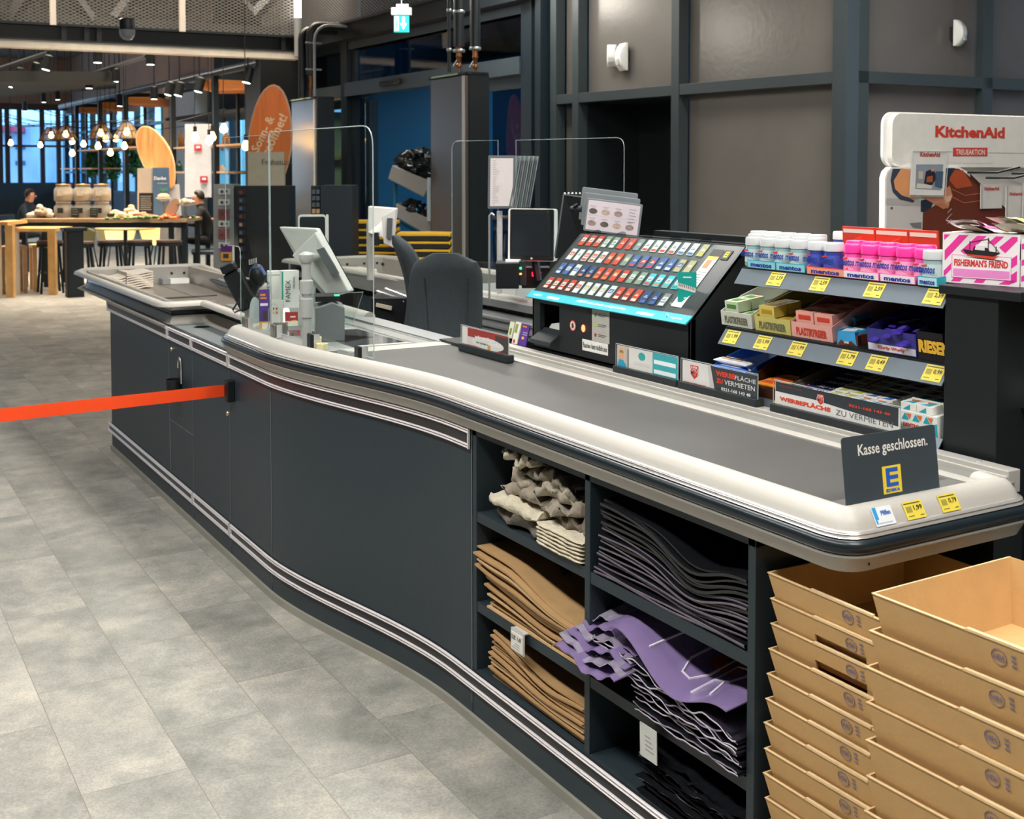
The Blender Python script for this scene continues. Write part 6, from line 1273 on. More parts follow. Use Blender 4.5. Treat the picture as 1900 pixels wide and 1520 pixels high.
# ---- products. local frame: x right, y back up the shelf, z off the shelf
def on(S, y, back, z=0): return S @ Vector((S.inverted() @ Vector((0, y, 0))).x.__float__() and 0 or 0) if False else None
def LX(S, px, back=.02):      # local x of photo column px at depth back on shelf S
    o = S @ Vector((0, back, 0)); return (S.translation.y - onX(px, 500, o.x).y)
def tub(S, x, y, cap, body, lab, lb, grp, word='mentos', r=.0255, h=.078, wcol='#2b3f9c'):
    p = S @ Vector((x, y, 0)); t = thing('gum_tub', lb, 'gum tub', p, 0, grp)
    m = MB(mat('tub_'+body, body, .25, spec=.6, coat=.3)); m.lathe([(r*.92, 0), (r, .004), (r, h*.55), (r*.9, h*.66), (r*.9, h*.70)], 18, p); m.use(ink(lab)); m.lathe([(r*1.01, h*.16), (r*1.01, h*.6)], 18, p, caps=False)
    m.text(word, p+Vector((-r*1.05, r*.95, h*.34)), (0, -1, 0), (.0, -.12, 1), w=r*1.9, h=h*.2, m=ink(wcol), bold=.03); m.use(ink('#d8403c')); m.prismv([p+Vector((-r*1.04, r*.5, h*.52)), p+Vector((-r*1.04, -r*.1, h*.55)), p+Vector((-r*1.04, -r*.1, h*.60)), p+Vector((-r*1.04, r*.5, h*.57))], (-.0004, 0, 0)); m.build('tub', t)
    c = MB(mat('cap_'+cap, cap, .3, spec=.6, coat=.3)); c.lathe([(r*.86, h*.70), (r*.98, h*.73), (r*.98, h*.94), (r*.9, h*1.0), (r*.0, h*1.01)], 18, p); c.build('cap', t); return t
g = 'gum tubs on the top shelf'
base = {}
PINKS = ('#f03c9c', '#ee5aa8', '#f7a8cf'); WHS = ('#c9cccc', '#8fb0b2', '#c3d2d0'); BLS = ('#cfd3d6', '#33439c', '#4a5cb8')
def tubrow(px0, n, step, back, cols, names, rows=1, z=0):
    x = LX(S1, px0, back)
    for k in range(n): tub(S1, x+step*k, back, cols[0], cols[1], cols[2], names % (ORD[k] + ' from the left'), g)
tubrow(1400, 4, .0565, .032, WHS, 'white capped mint gum tub in the front left row, %s')
tubrow(1404, 5, .0565, .092, WHS, 'white capped gum tub in the second left row, %s')
tubrow(1408, 5, .0565, .152, BLS, 'white capped blue gum tub in the back left row, %s')
tubrow(1517, 2, .055, .032, BLS, 'blue berry gum tub beside the red open carton, %s')
tubrow(1585, 5, .0535, .032, PINKS, 'bright pink gum tub in the front row, %s')
tubrow(1588, 5, .0535, .092, PINKS, 'bright pink gum tub in the second row, %s')
tubrow(1733, 1, .055, .026, WHS, 'mint gum tub left of the striped lozenge box, %s')
tubrow(1562, 6, .05, .235, ('#e9e8e4', '#3c56b0', '#c9d0e0'), 'white capped gum tub behind the red cartons, %s')
def tray(S, px0, px1, y0, dep, hf, hb, outer, inner, lb, word=None, front=None, wcol='#2b3f9c', thick=.0015, nofront=False, side2=None):
    x0 = LX(S, px0, y0); x1 = LX(S, px1, y0); t = thing('display_carton', lb, 'display carton', S @ Vector(((x0+x1)/2, y0, 0)), 0, 'open display cartons in the sweets rack')
    o = MB(ink(outer)); o.at(S); 
    for x in (x0, x1-thick): o.prismv([(x, y0, .001), (x, y0+dep, .001), (x, y0+dep, hb), (x, y0+dep*.3, hf*1.0 if hb <= hf else hf+(hb-hf)*.45), (x, y0, hf)], (thick, 0, 0))
    o.box(x0, x1, y0+dep-thick, y0+dep, .001, hb); o.box(x0, x1, y0, y0+dep, .0005, .002)
    if not nofront:
        o.box(x0, x1, y0-thick, y0, .001, hf)
        if front: o.use(ink(front)); o.box(x0+.002, x1-.002, y0-thick-.0005, y0-thick, .002, hf*.9)
        if word:
            n = 1; T_ = S @ Vector(((x0+x1)/2, y0-thick-.0006, hf*.2)); o.at(None); o.text(word, T_, (0, -1, 0), (S.to_3x3() @ Vector((0, 0, 1))), w=(x1-x0)*.75, h=hf*.5, m=ink(wcol), bold=.04, cx=True, lift=.0006)
    o.use(ink(inner)); o.at(S); o.box(x0+thick, x1-thick, y0+dep-thick*2, y0+dep-thick, .002, hb-.001); o.box(x0+thick, x0+thick*1.4, y0+thick, y0+dep-thick, .002, hf*.98); o.build('carton', t); return t, x0, x1
tray(S1, 1388, 1440, .002, .06, .022, .022, '#2aa0b5', '#dfeef0', 'turquoise carton foot under the mint tubs, left', 'mentos', '#8fd0d8'); tray(S1, 1441, 1495, .002, .06, .022, .022, '#2aa0b5', '#dfeef0', 'turquoise carton foot under the mint tubs, right', 'mentos', '#8fd0d8')
tray(S1, 1498, 1568, -.002, .24, .02, .085, '#e2452c', '#e2452c', 'open red carton between blue and pink tubs', 'mentos', '#f0a080', side2=1)
for a, b, k in ((1566, 1632, 'left'), (1634, 1700, 'right')): tray(S1, a, b, -.002, .07, .02, .02, '#e86aa8', '#f4d4e4', 'pink and white carton foot under the pink tubs, '+k, 'mentos', '#efe3ea')
tray(S1, 1704, 1741, -.004, .07, .022, .02, '#2aa0b5', '#dfeef0', 'turquoise carton foot below the last mint tub', 'mentos', '#bfe0e6')
for k, (a, b) in enumerate(((1568, 1628), (1629, 1690), (1691, 1745))):
    x0 = LX(S1, a, .2); x1 = LX(S1, b, .2); m = MB(ink('#d8402c')); m.at(S1); m.box(x0, x1, .195, .2, .0, .098); m.use(ink('#e6dccb')); m.box(x0+.004, x1-.004, .194, .195, .082, .092); tag(m.build('red_carton'), 'red carton back behind the pink tubs, '+['left', 'middle', 'right'][k], 'carton', 'red cartons behind the pink tubs')
# shelf 2: chewing gum cartons
def gumbox(S, x, y, z, w, d, h, c, c2, lb, nm='gum_box', cat='gum box', grp=None, rot=0):
    t = MB(ink(c)); R_ = S @ Matrix.Translation((x, y, z)) @ Matrix.Rotation(rot, 4, 'Z'); t.at(R_); t.box(-w/2, w/2, -d/2, d/2, 0, h); t.use(ink(c2)); t.box(-w*.3, w*.25, -d*.3, d*.3, h, h+.0006); t.box(-w*.35, w*.35, -d/2-.0006, -d/2, h*.3, h*.7)
    t.use(ink('#e0703c')); t.box(w*.15, w*.32, d*.1, d*.35, h, h+.0008); t.at(None); return tag(t.build(nm), lb, cat, grp)
for (p0, p1, co, ci, cb, c2, w_, nm_) in ((1341, 1398, '#c9ccbe', '#8f9388', '#c9d4b8', '#4f8a42', 'PLASTIKFREIER', 'pale green'), (1404, 1470, '#c8bd6c', '#8a8040', '#dcc565', '#b5952c', 'PLASTIKFREIER', 'yellow'), (1472, 1548, '#e3a79c', '#9c4a3c', '#e9ab9c', '#d2452f', 'PLASTIKFREIER', 'salmon pink')):
    t, x0, x1 = tray(S2, p0, p1, .012, .26, .040, .105, co, ci, nm_+' open carton of chewing gum boxes on the middle shelf', w_, wcol='#6b6a52' if nm_ != 'salmon pink' else '#c9402c')
    W = x1-x0; n2 = 2
    for a in range(2):
        for b in range(5 if nm_ == 'salmon pink' else 2):
            for l_ in range(2):
                if nm_ != 'salmon pink' and l_ == 1 and a == 1: continue
                gumbox(S2, x0+W*(.27+.46*a), .045+.05*b, .006+.031*l_, W*.43, .046, .029, cb, c2, '%s chewing gum box in its carton, %s column, %s row, %s layer' % (nm_, ('left', 'right')[a], ORD[b], ('lower', 'upper')[l_]), grp='chewing gum boxes in the %s carton' % nm_)
# snack bars
def bar_pack(S, x, y, z, L, w, h, c, c2, lb, nm, cat, yaw=0, word=None, wc='#ffffff', grp=None, rnd_=.35, foil=True):
    R_ = S @ Matrix.Translation((x, y, z)) @ Matrix.Rotation(yaw, 4, 'Z'); m = MB(mat('wrap_'+c, c, .28, spec=.6, var=.12, scale=25)); m.at(R_); rows = []
    n = 10
    for i in range(n+1):
        u = -L/2+L*i/n; k = .25 if i in (0, n) else (.75 if i in (1, n-1) else 1)
        kk = 1 if i not in (0, n) else 1
        rows.append([(u, kk*w/2*math.cos(a)*(abs(math.cos(a))**-.4 if abs(math.cos(a)) > .05 else 1)*1.0 if True else 0, h/2+k*h/2*math.sin(a)) for a in [2*PI*j/10 for j in range(10)]])
    m.grid(rows, closed_u=True); m.poly(rows[0]); m.poly(rows[-1]); m.use(ink(c2)); m.box(-L*.28, L*.3, -w*.32, w*.32, h, h+.0008)
    if word: m.text(word, (-L*.27, -w*.22, h+.0008), (1, 0, 0), (0, 1, 0), w=L*.55, h=w*.42, m=ink(wc), bold=.04)
    m.at(None); return tag(m.build(nm), lb, cat, grp)
for k, (px, y, z) in enumerate(((1562, .05, 0), (1580, .03, 0), (1598, .06, 0), (1574, .09, .02), (1590, .10, .02))):
    m = MB(mat('wafer_blue', '#3f9fd6', .3, var=.2)); x = LX(S2, px, y); m.at(S2 @ Matrix.Translation((x, y, z)) @ Matrix.Rotation(.4*(k % 2)-.1, 4, 'Z')); m.prismv([(-.026, -.02, 0), (.026, -.02, 0), (.022, -.018, .032), (-.022, -.018, .032)], (0, .055, 0)); m.use(ink('#6b3a26')); m.prismv([(-.026, -.0206, 0), (.026, -.0206, 0), (.012, -.0206, .012), (0, -.0206, .006), (-.014, -.0206, .014)], (0, .0004, 0)); m.box(.0262, .030, -.02, .03, .0, .024); m.use(ink('#dfe8ea')); m.box(-.018, .016, -.005, .02, .0322, .0328)
    m.at(None); m.text('OSTMANN', S2 @ (Vector((x, y, z+.005))+Vector((0, -.0212, 0))), (0, -1, 0), (0, 0, 1), w=.03, h=.006, m=ink('#e9e6de'), cx=True, bold=.03); tag(m.build('wafer_pack'), 'blue and brown wafer pack beside the dark blue carton, %s' % ['lower left', 'front middle', 'lower right', 'upper left', 'upper right'][k], 'wafer pack', 'blue wafer packs on the middle shelf')
t, x0, x1 = tray(S2, 1614, 1705, .004, .24, .055, .09, '#3d3a86', '#2c2a6c', 'dark blue open carton with purple wrapped chocolates', None, '#3d3a86'); 
m = MB(ink('#dcd6dc')); m.at(S2); m.box(x0+.002, x1-.002, .0015, .0022, .004, .020); m.at(None); m.text('Curly Wurly', S2 @ Vector(((x0+x1)/2, .001, .008)), (0, -1, 0), S2.to_3x3() @ Vector((0, 0, 1)), w=(x1-x0)*.55, h=.009, m=ink('#c9503c'), cx=True, bold=.04); m.build('front_print', t)
rnd = random.Random(5)
for k in range(14): bar_pack(S2, x0+.022+(x1-x0-.04)*((k % 4)/3.2), .03+.05*(k//4)+rnd.uniform(-.008, .008), .025+.012*(k % 3)+.01*(k//6), .10, .022, .012, '#4432a0', '#d9d4e0' if k % 5 == 0 else '#5c46b4', 'purple wrapped chocolate bar in the dark blue carton, %s' % (ORD[k]+' from the front left'), 'chocolate_bar', 'chocolate bar', yaw=PI/2+rnd.uniform(-.35, .35), grp='purple chocolate bars in the dark blue carton')
t, x0, x1 = tray(S2, 1708, 1756, .0, .2, .066, .07, '#18171a', '#18171a', 'black carton with golden lettering at the middle shelf end', None)
m = MB(); m.text('RIESEN', S2 @ Vector((x0+.004, -.003, .018)), (0, -1, 0), S2.to_3x3() @ Vector((0, 0, 1)), w=.085, h=.03, m=ink('#e2b03c'), bold=.06, lift=.0006); 
m.build('gold_lettering', t)
# shelf 3: bars and tubes
t, x0, x1 = tray(S3, 1320, 1386, .012, .22, .045, .09, '#3a6fc4', '#9aa4b4', 'blue and grey open carton of wafer bars at the left of the bottom shelf', None)
for k, (z, yy) in enumerate(((.004, .03), (.022, .028), (.040, .03), (.058, .034))): bar_pack(S3, (x0+x1)/2, yy+.006, z, (x1-x0)*.92, .032, .016, '#3f78d8' if k < 3 else '#e4e6ee', '#e3c5a4' if k % 2 else '#dfe4ee', 'blue wafer bar in the left carton, %s from the bottom' % ORD[k], 'wafer_bar', 'wafer bar', word='Knoppers' if k in (0, 3) else None, wc='#2c3c8c', grp='blue wafer bars in the left carton')
t, x0, x1 = tray(S3, 1388, 1458, .0, .24, .030, .10, '#4a2b1d', '#35241b', 'brown open carton of orange bars on the bottom shelf', None)
for k in range(7): bar_pack(S3, (x0+x1)/2, .03+.035*(k % 4), .006+.016*(k//4), (x1-x0)*.8, .028, .014, '#e08a2e', '#d85a2c' if k % 3 else '#f0c080', 'orange chocolate bar in the brown carton, %s' % (ORD[k]+' counted from the front'), 'chocolate_bar', 'chocolate bar', yaw=.05*(k % 3), grp='orange bars in the brown carton')
t, x0, x1 = tray(S3, 1458, 1560, -.004, .34, .04, .075, '#8a7a64', '#a8a296', 'long carton of sweets tubes on the bottom shelf', None, nofront=True)
m = MB(ink('#cfc8bc')); m.at(S3); m.box(x1-.002, x1, -.004, .30, .0, .05); m.use(ink('#b98f56')); m.box(x1-.0005, x1+.0005, .05, .12, .0, .05); m.build('inner_flap', t)
cs = ['#e0603c', '#3c8fd0', '#c9509c', '#e0c03c', '#5cb05c']
for k in range(9):
    p = S3; y = .012+.030*k; z = .006+.004*k; R_ = S3 @ Matrix.Translation(((x0+x1)/2, y, z+.0)) @ Matrix.Rotation(.0, 4, 'Z'); m = MB(ink('#3b3478' if k % 2 == 0 else '#2a2f74')); m.at(R_); L = (x1-x0)*.9; m.prismv([(-L/2, .010*math.cos(a), .012+.010*math.sin(a)) for a in [PI/6+PI*j/3 for j in range(6)]], (L, 0, 0))
    for j in range(7): m.use(ink(cs[(j+k) % 5])); m.ball((-L*.45+L*.15*j, -.004+.004*(j % 2), .0225), (.004, .004, .0012), 8, 4)
    m.use(ink('#e9e4ea')); m.at(None); m.text('SMARTIES', R_ @ Vector((-L*.25, -.006, .0215)), R_.to_3x3() @ Vector((1, 0, 0)), R_.to_3x3() @ Vector((0, 1, .2)), w=L*.55, h=.012, m=ink('#f0ecf0'), bold=.06, lift=.002); tag(m.build('sweets_tube'), 'dark blue sweets tube with coloured dots, %s from the front' % ORD[k], 'sweets tube', 'sweets tubes in the long carton')
def tri_box(S, x, y, z, w, d, h, c, c2, lb, grp):
    m = MB(ink('#eceae2')); R_ = S @ Matrix.Translation((x, y, z)); m.at(R_); m.box(-w/2, w/2, -d/2, d/2, 0, h); m.use(ink(c)); m.poly([(-w*.42, -d*.4, h+.0004), (w*.3, -d*.4, h+.0004), (w*.3, d*.35, h+.0004)]); m.use(ink(c2)); m.poly([(w*.34, d*.4, h+.0005), (-w*.3, d*.4, h+.0005), (-w*.1, 0, h+.0005)]); m.use(ink(c)); m.poly([(-w*.4, -d/2-.0005, h*.1), (w*.1, -d/2-.0005, h*.1), (w*.1, -d/2-.0005, h*.8)]); m.at(None); return tag(m.build('dextrose_pack'), lb, 'dextrose pack', grp)
xa = LX(S3, 1566, .05); 
for i in range(4):
    for j in range(7):
        c = ('#b5c24a', '#c9b25a') if i < 2 else ('#2c6fc0', '#e08a3c'); x = xa+.012+.046*i; tri_box(S3, x, .02+.036*j, .03+.002*j, .043, .033, .018, c[0], c[1], '%s dextrose pack, %s column, %s row from the front' % ('lime green' if i < 2 else 'blue and orange', ORD[i], ORD[j]), '%s dextrose packs' % ('lime' if i < 2 else 'blue and orange'))
m = MB(ink('#d8d6cc')); m.at(S3); m.box(xa-.012, xa+.175, .0, .265, .0, .029); m.at(None); tag(m.build('display_carton'), 'flat pale carton carrying the lime and blue dextrose packs', 'display carton')
xb = LX(S3, 1690, .02)
for i in range(2):
    for j in range(5): tri_box(S3, xb+.02+.045*i, .02+.036*j, .05+.001*j, .043, .033, .018, '#2aa3b8', '#e0803c', 'turquoise and orange dextrose pack, %s column, %s row from the front' % (('left', 'right')[i], ORD[j]), 'turquoise dextrose packs')
t = thing('display_carton', 'turquoise and white dextrose carton with orange triangles at the bottom shelf end', 'display carton', S3 @ Vector((xb+.04, 0, 0))); m = MB(ink('#e2e6e0')); m.at(S3); m.box(xb-.006, xb+.1, .0, .2, .0, .049); m.use(ink('#2aa3b8')); m.poly([(xb+.02, -.0008, .004), (xb+.1, -.0008, .004), (xb+.1, -.0008, .034)])
for k in range(3): m.use(ink('#2aa3b8')); m.poly([(xb+.002+.03*k, -.0010, .03), (xb+.022+.03*k, -.0010, .03), (xb+.012+.03*k, -.0010, .046)]); m.use(ink('#e0703c')); m.poly([(xb+.014+.03*k, -.0011, .045), (xb+.03+.03*k, -.0011, .045), (xb+.024+.03*k, -.0011, .032)])
m.at(None); m.text('DEXTRO', S3 @ Vector((xb+.006, -.0012, .014)), (0, -1, 0), S3.to_3x3() @ Vector((0, 0, 1)), w=.045, h=.009, m=ink('#d8402c'), bold=.04); m.build('carton', t)
# ---------------------------------------------------------------- lozenge box on the post
t = thing('lozenge_box', 'white box with magenta stripes, ship drawing and red lettering on the black post', 'box', (2.2, 1.7, 1.305))
A = onZ(1748, 523, 1.3055); B_ = onZ(1891, 533, 1.3055); U = (B_-A).normalized(); W = (B_-A).length; zt = onL(1748, 428, A, B_).z; H_ = zt-1.3055; M_ = frame(A, U, (0, 0, 1))
m = MB(ink('#e9e2e2')); m.at(M_); m.box(0, W, 0, H_*.97, -.10, 0); MG = ink('#e23a98'); m.use(MG)
def clipx(pts): return pts
def stripe(x0, y0, x1, y1, w_): m.prism([(x0, y0), (x0+w_, y0), (x1+w_, y1), (x1, y1)], .0, .0004)
stripe(.0, H_*.28, W*.0, H_*.28, 0) if False else None
for pts in ([(.02, .93), (.10, .93), (.02, .82)], [(.03, .62), (.22, .93), (.34, .93), (.03, .42)], [(.24, .62), (.46, .93), (.58, .93), (.40, .66), (.30, .56)], [(.60, .80), (.70, .93), (.80, .93), (.68, .76)], [(.74, .72), (.90, .93), (.97, .93), (.97, .86), (.82, .62)], [(.90, .52), (.97, .60), (.97, .42), (.90, .34)], [(.90, .22), (.97, .30), (.97, .10), (.90, .05)], [(.02, .22), (.12, .38), (.12, .26), (.02, .10)], [(.12, .03), (.24, .03), (.28, .10), (.16, .10)], [(.42, .03), (.54, .03), (.58, .10), (.46, .10)], [(.74, .03), (.88, .03), (.95, .12), (.82, .10)]):
    m.prism([(x*W, y*H_) for x, y in pts], 0, .0004)
m.use(ink('#efe6e8')); m.box(W*.13, W*.90, H_*.11, H_*.55, 0, .0007); m.use(ink('#e88cc8')); m.box(W*.15, W*.88, H_*.13, H_*.28, .0007, .001); m.use(ink('#d85aa0'))
for a in ((.13, .9, .105, .115), (.13, .9, .54, .55), (.13, .135, .11, .55), (.895, .9, .11, .55)): m.box(W*a[0], W*a[1], H_*a[2], H_*a[3], .0007, .001)
m.text("FISHERMAN'S FRIEND", (W*.16, H_*.33, 0), (1, 0, 0), (0, 1, 0), w=W*.70, h=H_*.14, m=ink('#cf3c34'), bold=.04, lift=.0012)
m.use(ink('#2a2426')); m.prism([(W*.27, H_*.66), (W*.32, H_*.57), (W*.66, H_*.53), (W*.76, H_*.62), (W*.62, H_*.64), (W*.60, H_*.70), (W*.42, H_*.72), (W*.40, H_*.64)], 0, .0012); m.use(ink('#d0452f')); m.prism([(W*.32, H_*.57), (W*.34, H_*.535), (W*.68, H_*.49), (W*.74, H_*.56), (W*.66, H_*.545)], 0, .0014)
m.use(ink('#d9d5d2')); m.prism([(W*.43, H_*.66), (W*.56, H_*.65), (W*.56, H_*.74), (W*.45, H_*.76)], 0, .0015); m.use(ink('#3a3436'))
for x, y0, y1 in ((.36, .65, .82), (.60, .62, .90), (.70, .6, .74)): m.box(W*x, W*(x+.008), H_*y0, H_*y1, 0, .0013)
for a, b in (((.36, .8), (.60, .88)), ((.6, .88), (.75, .62))): m.prism([(W*a[0], H_*a[1]), (W*b[0], H_*b[1]), (W*b[0], H_*(b[1]-.012)), (W*a[0], H_*(a[1]-.012))], 0, .0012)
m.prism([(W*.26, H_*.52), (W*.5, H_*.49), (W*.8, H_*.46), (W*.8, H_*.475), (W*.5, H_*.51)], 0, .0011)
for pts in ([(0, .02), (-.03, .02), (-.03, .3)], [(0, .5), (-.03, .6), (-.05, .9), (0, .8)]): m.prismv([(W+.0002, y*H_, z) for z, y in pts], (.0004, 0, 0))
m.build('carton', t)
BAG = mat('sachet_white', '#dcd3cf', .3, var=.1, spec=.6)
def sachet(px0, px1, py, dz, c, lb, yaw, k):
    p = M_ @ Vector((W*k, H_*.97, -.04)); m = MB(mat('sachet_'+c, c, .3, var=.2, scale=18, spec=.6)); m.at(Matrix.Translation(p+Vector((0, 0, .002+dz))) @ Matrix.Rotation(yaw, 4, 'Z') @ Matrix.Rotation(.22, 4, 'Y')); rows = []
    for i in range(7):
        u = i/6; rows.append([(-.055+.11*u, -.035+.07*j/5, .010*math.sin(PI*u)*math.sin(PI*j/5)+.003*math.sin(9*u+j)) for j in range(6)])
    m.grid(rows); m.grid([[(a, b, -.006*math.sin(PI*i/6)) for a, b, c_ in r] for i, r in enumerate(rows)]); m.use(ink('#e23a98' if k < .5 else '#c9c44a')); m.grid([[(a, b, c_+.0006) for a, b, c_ in r[1:3]] for r in rows[1:6:1]]); tag(m.build('sachet'), lb, 'sachet')
sachet(0, 0, 0, .014, '#e6d5da', 'magenta striped lozenge sachet sticking out of the striped box', .2, .28)
sachet(0, 0, 0, .004, '#e2d6c4', 'cream sachet lying in the striped box', -.3, .45)
sachet(0, 0, 0, .022, '#cfd0b4', 'pale green sachet lying on the right of the striped box, upper', -.2, .86)
sachet(0, 0, 0, .010, '#d6d2bd', 'pale green sachet lying on the right of the striped box, lower', .1, .9)
m = MB(ink('#e6dede')); m.at(M_); m.box(W*1.01, W*1.6, 0, H_*.9, -.10, -.002); m.use(MG)
for k in range(3): m.prism([(W*1.02, H_*(.1+.3*k)), (W*1.02, H_*(.2+.3*k)), (W*1.2, H_*(.35+.3*k)), (W*1.2, H_*(.22+.3*k))], 0-.002, -.0015)
m.at(None); tag(m.build('lozenge_box'), 'second magenta striped box cut off by the right picture edge', 'box')
# ================================================================ loyalty display with hanging packs
t = thing('loyalty_display', 'white loyalty display board with apron photo behind the lozenge box', 'display board', onD(1770, 319, 5.0).to_2d().to_3d())
A = onD(1650, 319, 5.0); U = WR.u; A0 = Vector((A.x, A.y, 0)); Bp = A0+U; Md = frame(A0, U, (0, 0, 1))
def dq(px, py): p = onL(px, py, A0, Bp); return ((p-A0).dot(U), p.z)
def dp(m, pts, c, z0=0, z1=.0006): m.use(ink(c)); m.at(Md); m.prism([dq(*p) for p in pts], z0, z1); m.at(None)
m = MB(ink('#e6e3dc')); m.at(Md); (xa_, zt_) = dq(1657, 216); zb_ = dq(1657, 310)[1]
m.prism(rrect(dq(1655, 300)[0], dq(1655, 300)[0]+1.6, zb_, dq(1700, 211)[1], .05, 6), -.03, 0); m.use(ink('#d3d0cb')); m.prism([dq(1660, 306), dq(1980, 306), dq(1980, 520), dq(1660, 520)], -.045, -.031); m.use(ink('#f6f5f2')); m.prism(rrect(dq(1648, 300)[0], dq(1648, 300)[0]+1.55, zb_, dq(1700, 210)[1]+.004, .055, 6), -.045, -.03); m.build('header_board', t)
m = MB(); x0, z0 = dq(1735, 255); x1 = dq(1864, 255)[0]; m.at(None); m.text('KitchenAid', A0+U*x0+Vector((0, 0, z0)), U, (0, 0, 1), w=x1-x0, h=dq(1735, 233)[1]-z0, m=ink('#d04438'), bold=.045, lift=.001)
dp(m, [(1768, 290), (1832, 290), (1832, 274), (1768, 274)], '#cf4a40', 0, .001); x0, z0 = dq(1773, 287); x1 = dq(1827, 287)[0]; m.text('TREUEAKTION', A0+U*x0+Vector((0, 0, z0)), U, (0, 0, 1), w=x1-x0, h=dq(1773, 277)[1]-z0, m=ink('#f2eae4'), bold=.01, lift=.0016)
x0, z0 = dq(1752, 304); m.text('2022 bis zum 07.01.2023 - Löser Sie Ihre Prämien bis zum 21.01.2023 ein', A0+U*x0+Vector((0, 0, z0)), U, (0, 0, 1), w=.30, m=ink('#b5b0a8'), lift=.001); dp(m, [(1700, 282), (1766, 282), (1766, 281), (1700, 281)], '#a8a49c'); dp(m, [(1834, 284), (1900, 285), (1900, 284), (1834, 283)], '#a8a49c'); m.build('header_print', t)
# lower photo panel
m = MB(ink('#f2f1ee')); m.at(Md)
base_ = [(1650, 310), (1776, 310), (1790, 318), (1868, 388), (1960, 440), (1960, 520), (1637, 520), (1638, 330), (1642, 318)]
m.prism([dq(*p) for p in base_], -.02, .012); dp(m, [(1652, 313), (1774, 313), (1787, 321), (1862, 390), (1960, 444), (1960, 520), (1640, 520), (1641, 330), (1645, 319)], '#cdc8c4', .012, .0126)
z_ = (.0126, .0132); dp(m, [(1640, 368), (1700, 368), (1706, 382), (1640, 380)], '#b5b0ac', *z_); dp(m, [(1640, 428), (1706, 430), (1706, 440), (1640, 440)], '#8f8a88', *z_)
dp(m, [(1652, 313), (1672, 313), (1660, 335), (1664, 358), (1692, 372), (1690, 376), (1665, 370), (1652, 356), (1648, 335)], '#3c4458', .0132, .0138)
dp(m, [(1668, 312), (1688, 316), (1695, 345), (1694, 371), (1668, 362), (1656, 350), (1654, 335)], '#e5a06c', .0135, .0141)
dp(m, [(1704, 372), (1730, 366), (1720, 395), (1704, 393)], '#2c3444', .0132, .0138)
dp(m, [(1750, 313), (1774, 313), (1787, 321), (1862, 390), (1960, 444), (1960, 520), (1703, 520), (1706, 455), (1708, 395), (1735, 378), (1752, 345)], '#6b3526', .0134, .014)
dp(m, [(1760, 315), (1782, 316), (1800, 345), (1770, 350), (1757, 335)], '#b4532f', .014, .0145); dp(m, [(1750, 312), (1768, 312), (1756, 332), (1750, 345)], '#2c3444', .014, .0146)
dp(m, [(1795, 322), (1860, 385), (1862, 392), (1820, 352), (1796, 332)], '#4c2a22', .014, .0146); dp(m, [(1808, 386), (1890, 395), (1890, 412), (1830, 420), (1808, 410)], '#74332a', .014, .0147)
for a, b in (((1760, 350), (1786, 362)), ((1786, 362), (1828, 356)), ((1756, 362), (1784, 376)), ((1784, 376), (1824, 370))):
    dp(m, [a, b, (b[0], b[1]+1.2), (a[0], a[1]+1.2)], '#c9724c', .0147, .015)
dp(m, [(1700, 362), (1745, 352), (1757, 345), (1762, 362), (1757, 374), (1755, 384), (1745, 388), (1728, 378), (1706, 366)], '#c98a6c', .0147, .0155); dp(m, [(1745, 366), (1762, 362), (1758, 373), (1750, 376)], '#e3b49c', .0155, .016); dp(m, [(1730, 378), (1744, 376), (1756, 384), (1745, 388)], '#b87858', .0155, .016)
for k in range(14): x = 1755+((k*7) % 9)-3; y = 385+k*2.2; dp(m, [(x, y), (x+1.2, y), (x+1.2, y+1.2), (x, y+1.2)], '#f0ece6', .0147, .0156)
dp(m, [(1683, 414), (1705, 412), (1705, 424), (1690, 422)], '#7a7878', .0132, .014); dp(m, [(1648, 384), (1652, 384), (1652, 388), (1648, 388)], '#5a5654', .0132, .014)
m.build('photo_panel', t)
m = MB(ink('#e9e7e2')); m.at(Md); m.box(dq(1637, 500)[0], dq(1637, 500)[0]+1.6, 0, dq(1637, 500)[1], -.35, .0); m.build('base_cabinet', t)
# pocket with brochure
bt = thing('brochure', 'small white brochure in clear pocket on the display board', 'brochure', A0+U*dq(1715, 360)[0]+Vector((0, 0, 1.45))); m = MB(); dp(m, [(1681, 362), (1743, 363), (1750, 282), (1685, 281)], '#e4e2de', .02, .024); dp(m, [(1692, 305), (1742, 305), (1738, 353), (1690, 350)], '#8f9aa4', .024, .0245); dp(m, [(1710, 318), (1724, 312), (1730, 330), (1720, 345), (1706, 340)], '#2c2c3c', .0245, .025); dp(m, [(1712, 328), (1722, 326), (1722, 338), (1710, 338)], '#a85a34', .025, .0255); dp(m, [(1719, 312), (1725, 312), (1725, 318), (1719, 318)], '#c99478', .025, .0257); dp(m, [(1694, 340), (1722, 344), (1720, 350), (1692, 349)], '#d9d2c6', .0245, .0252); dp(m, [(1728, 318), (1742, 318), (1740, 350), (1726, 346)], '#4a6078', .0245, .025); dp(m, [(1696, 318), (1704, 318), (1704, 332), (1696, 332)], '#c9b9ac', .0245, .025)
x0, z0 = dq(1699, 291); m.at(None); m.text('KitchenAid', A0+U*x0+Vector((0, 0, z0))+WR.n*.0245, U, (0, 0, 1), w=dq(1736, 291)[0]-x0, m=ink('#b5403a'), bold=.04); m.build('cover', bt)
e = MB(EDGE); e.at(Md); e.tube([tuple(dq(*p))+(.027,) for p in ((1678, 364), (1745, 365), (1751, 281), (1684, 280))], .002, 5, closed=True); e.build('pocket_edge', bt)
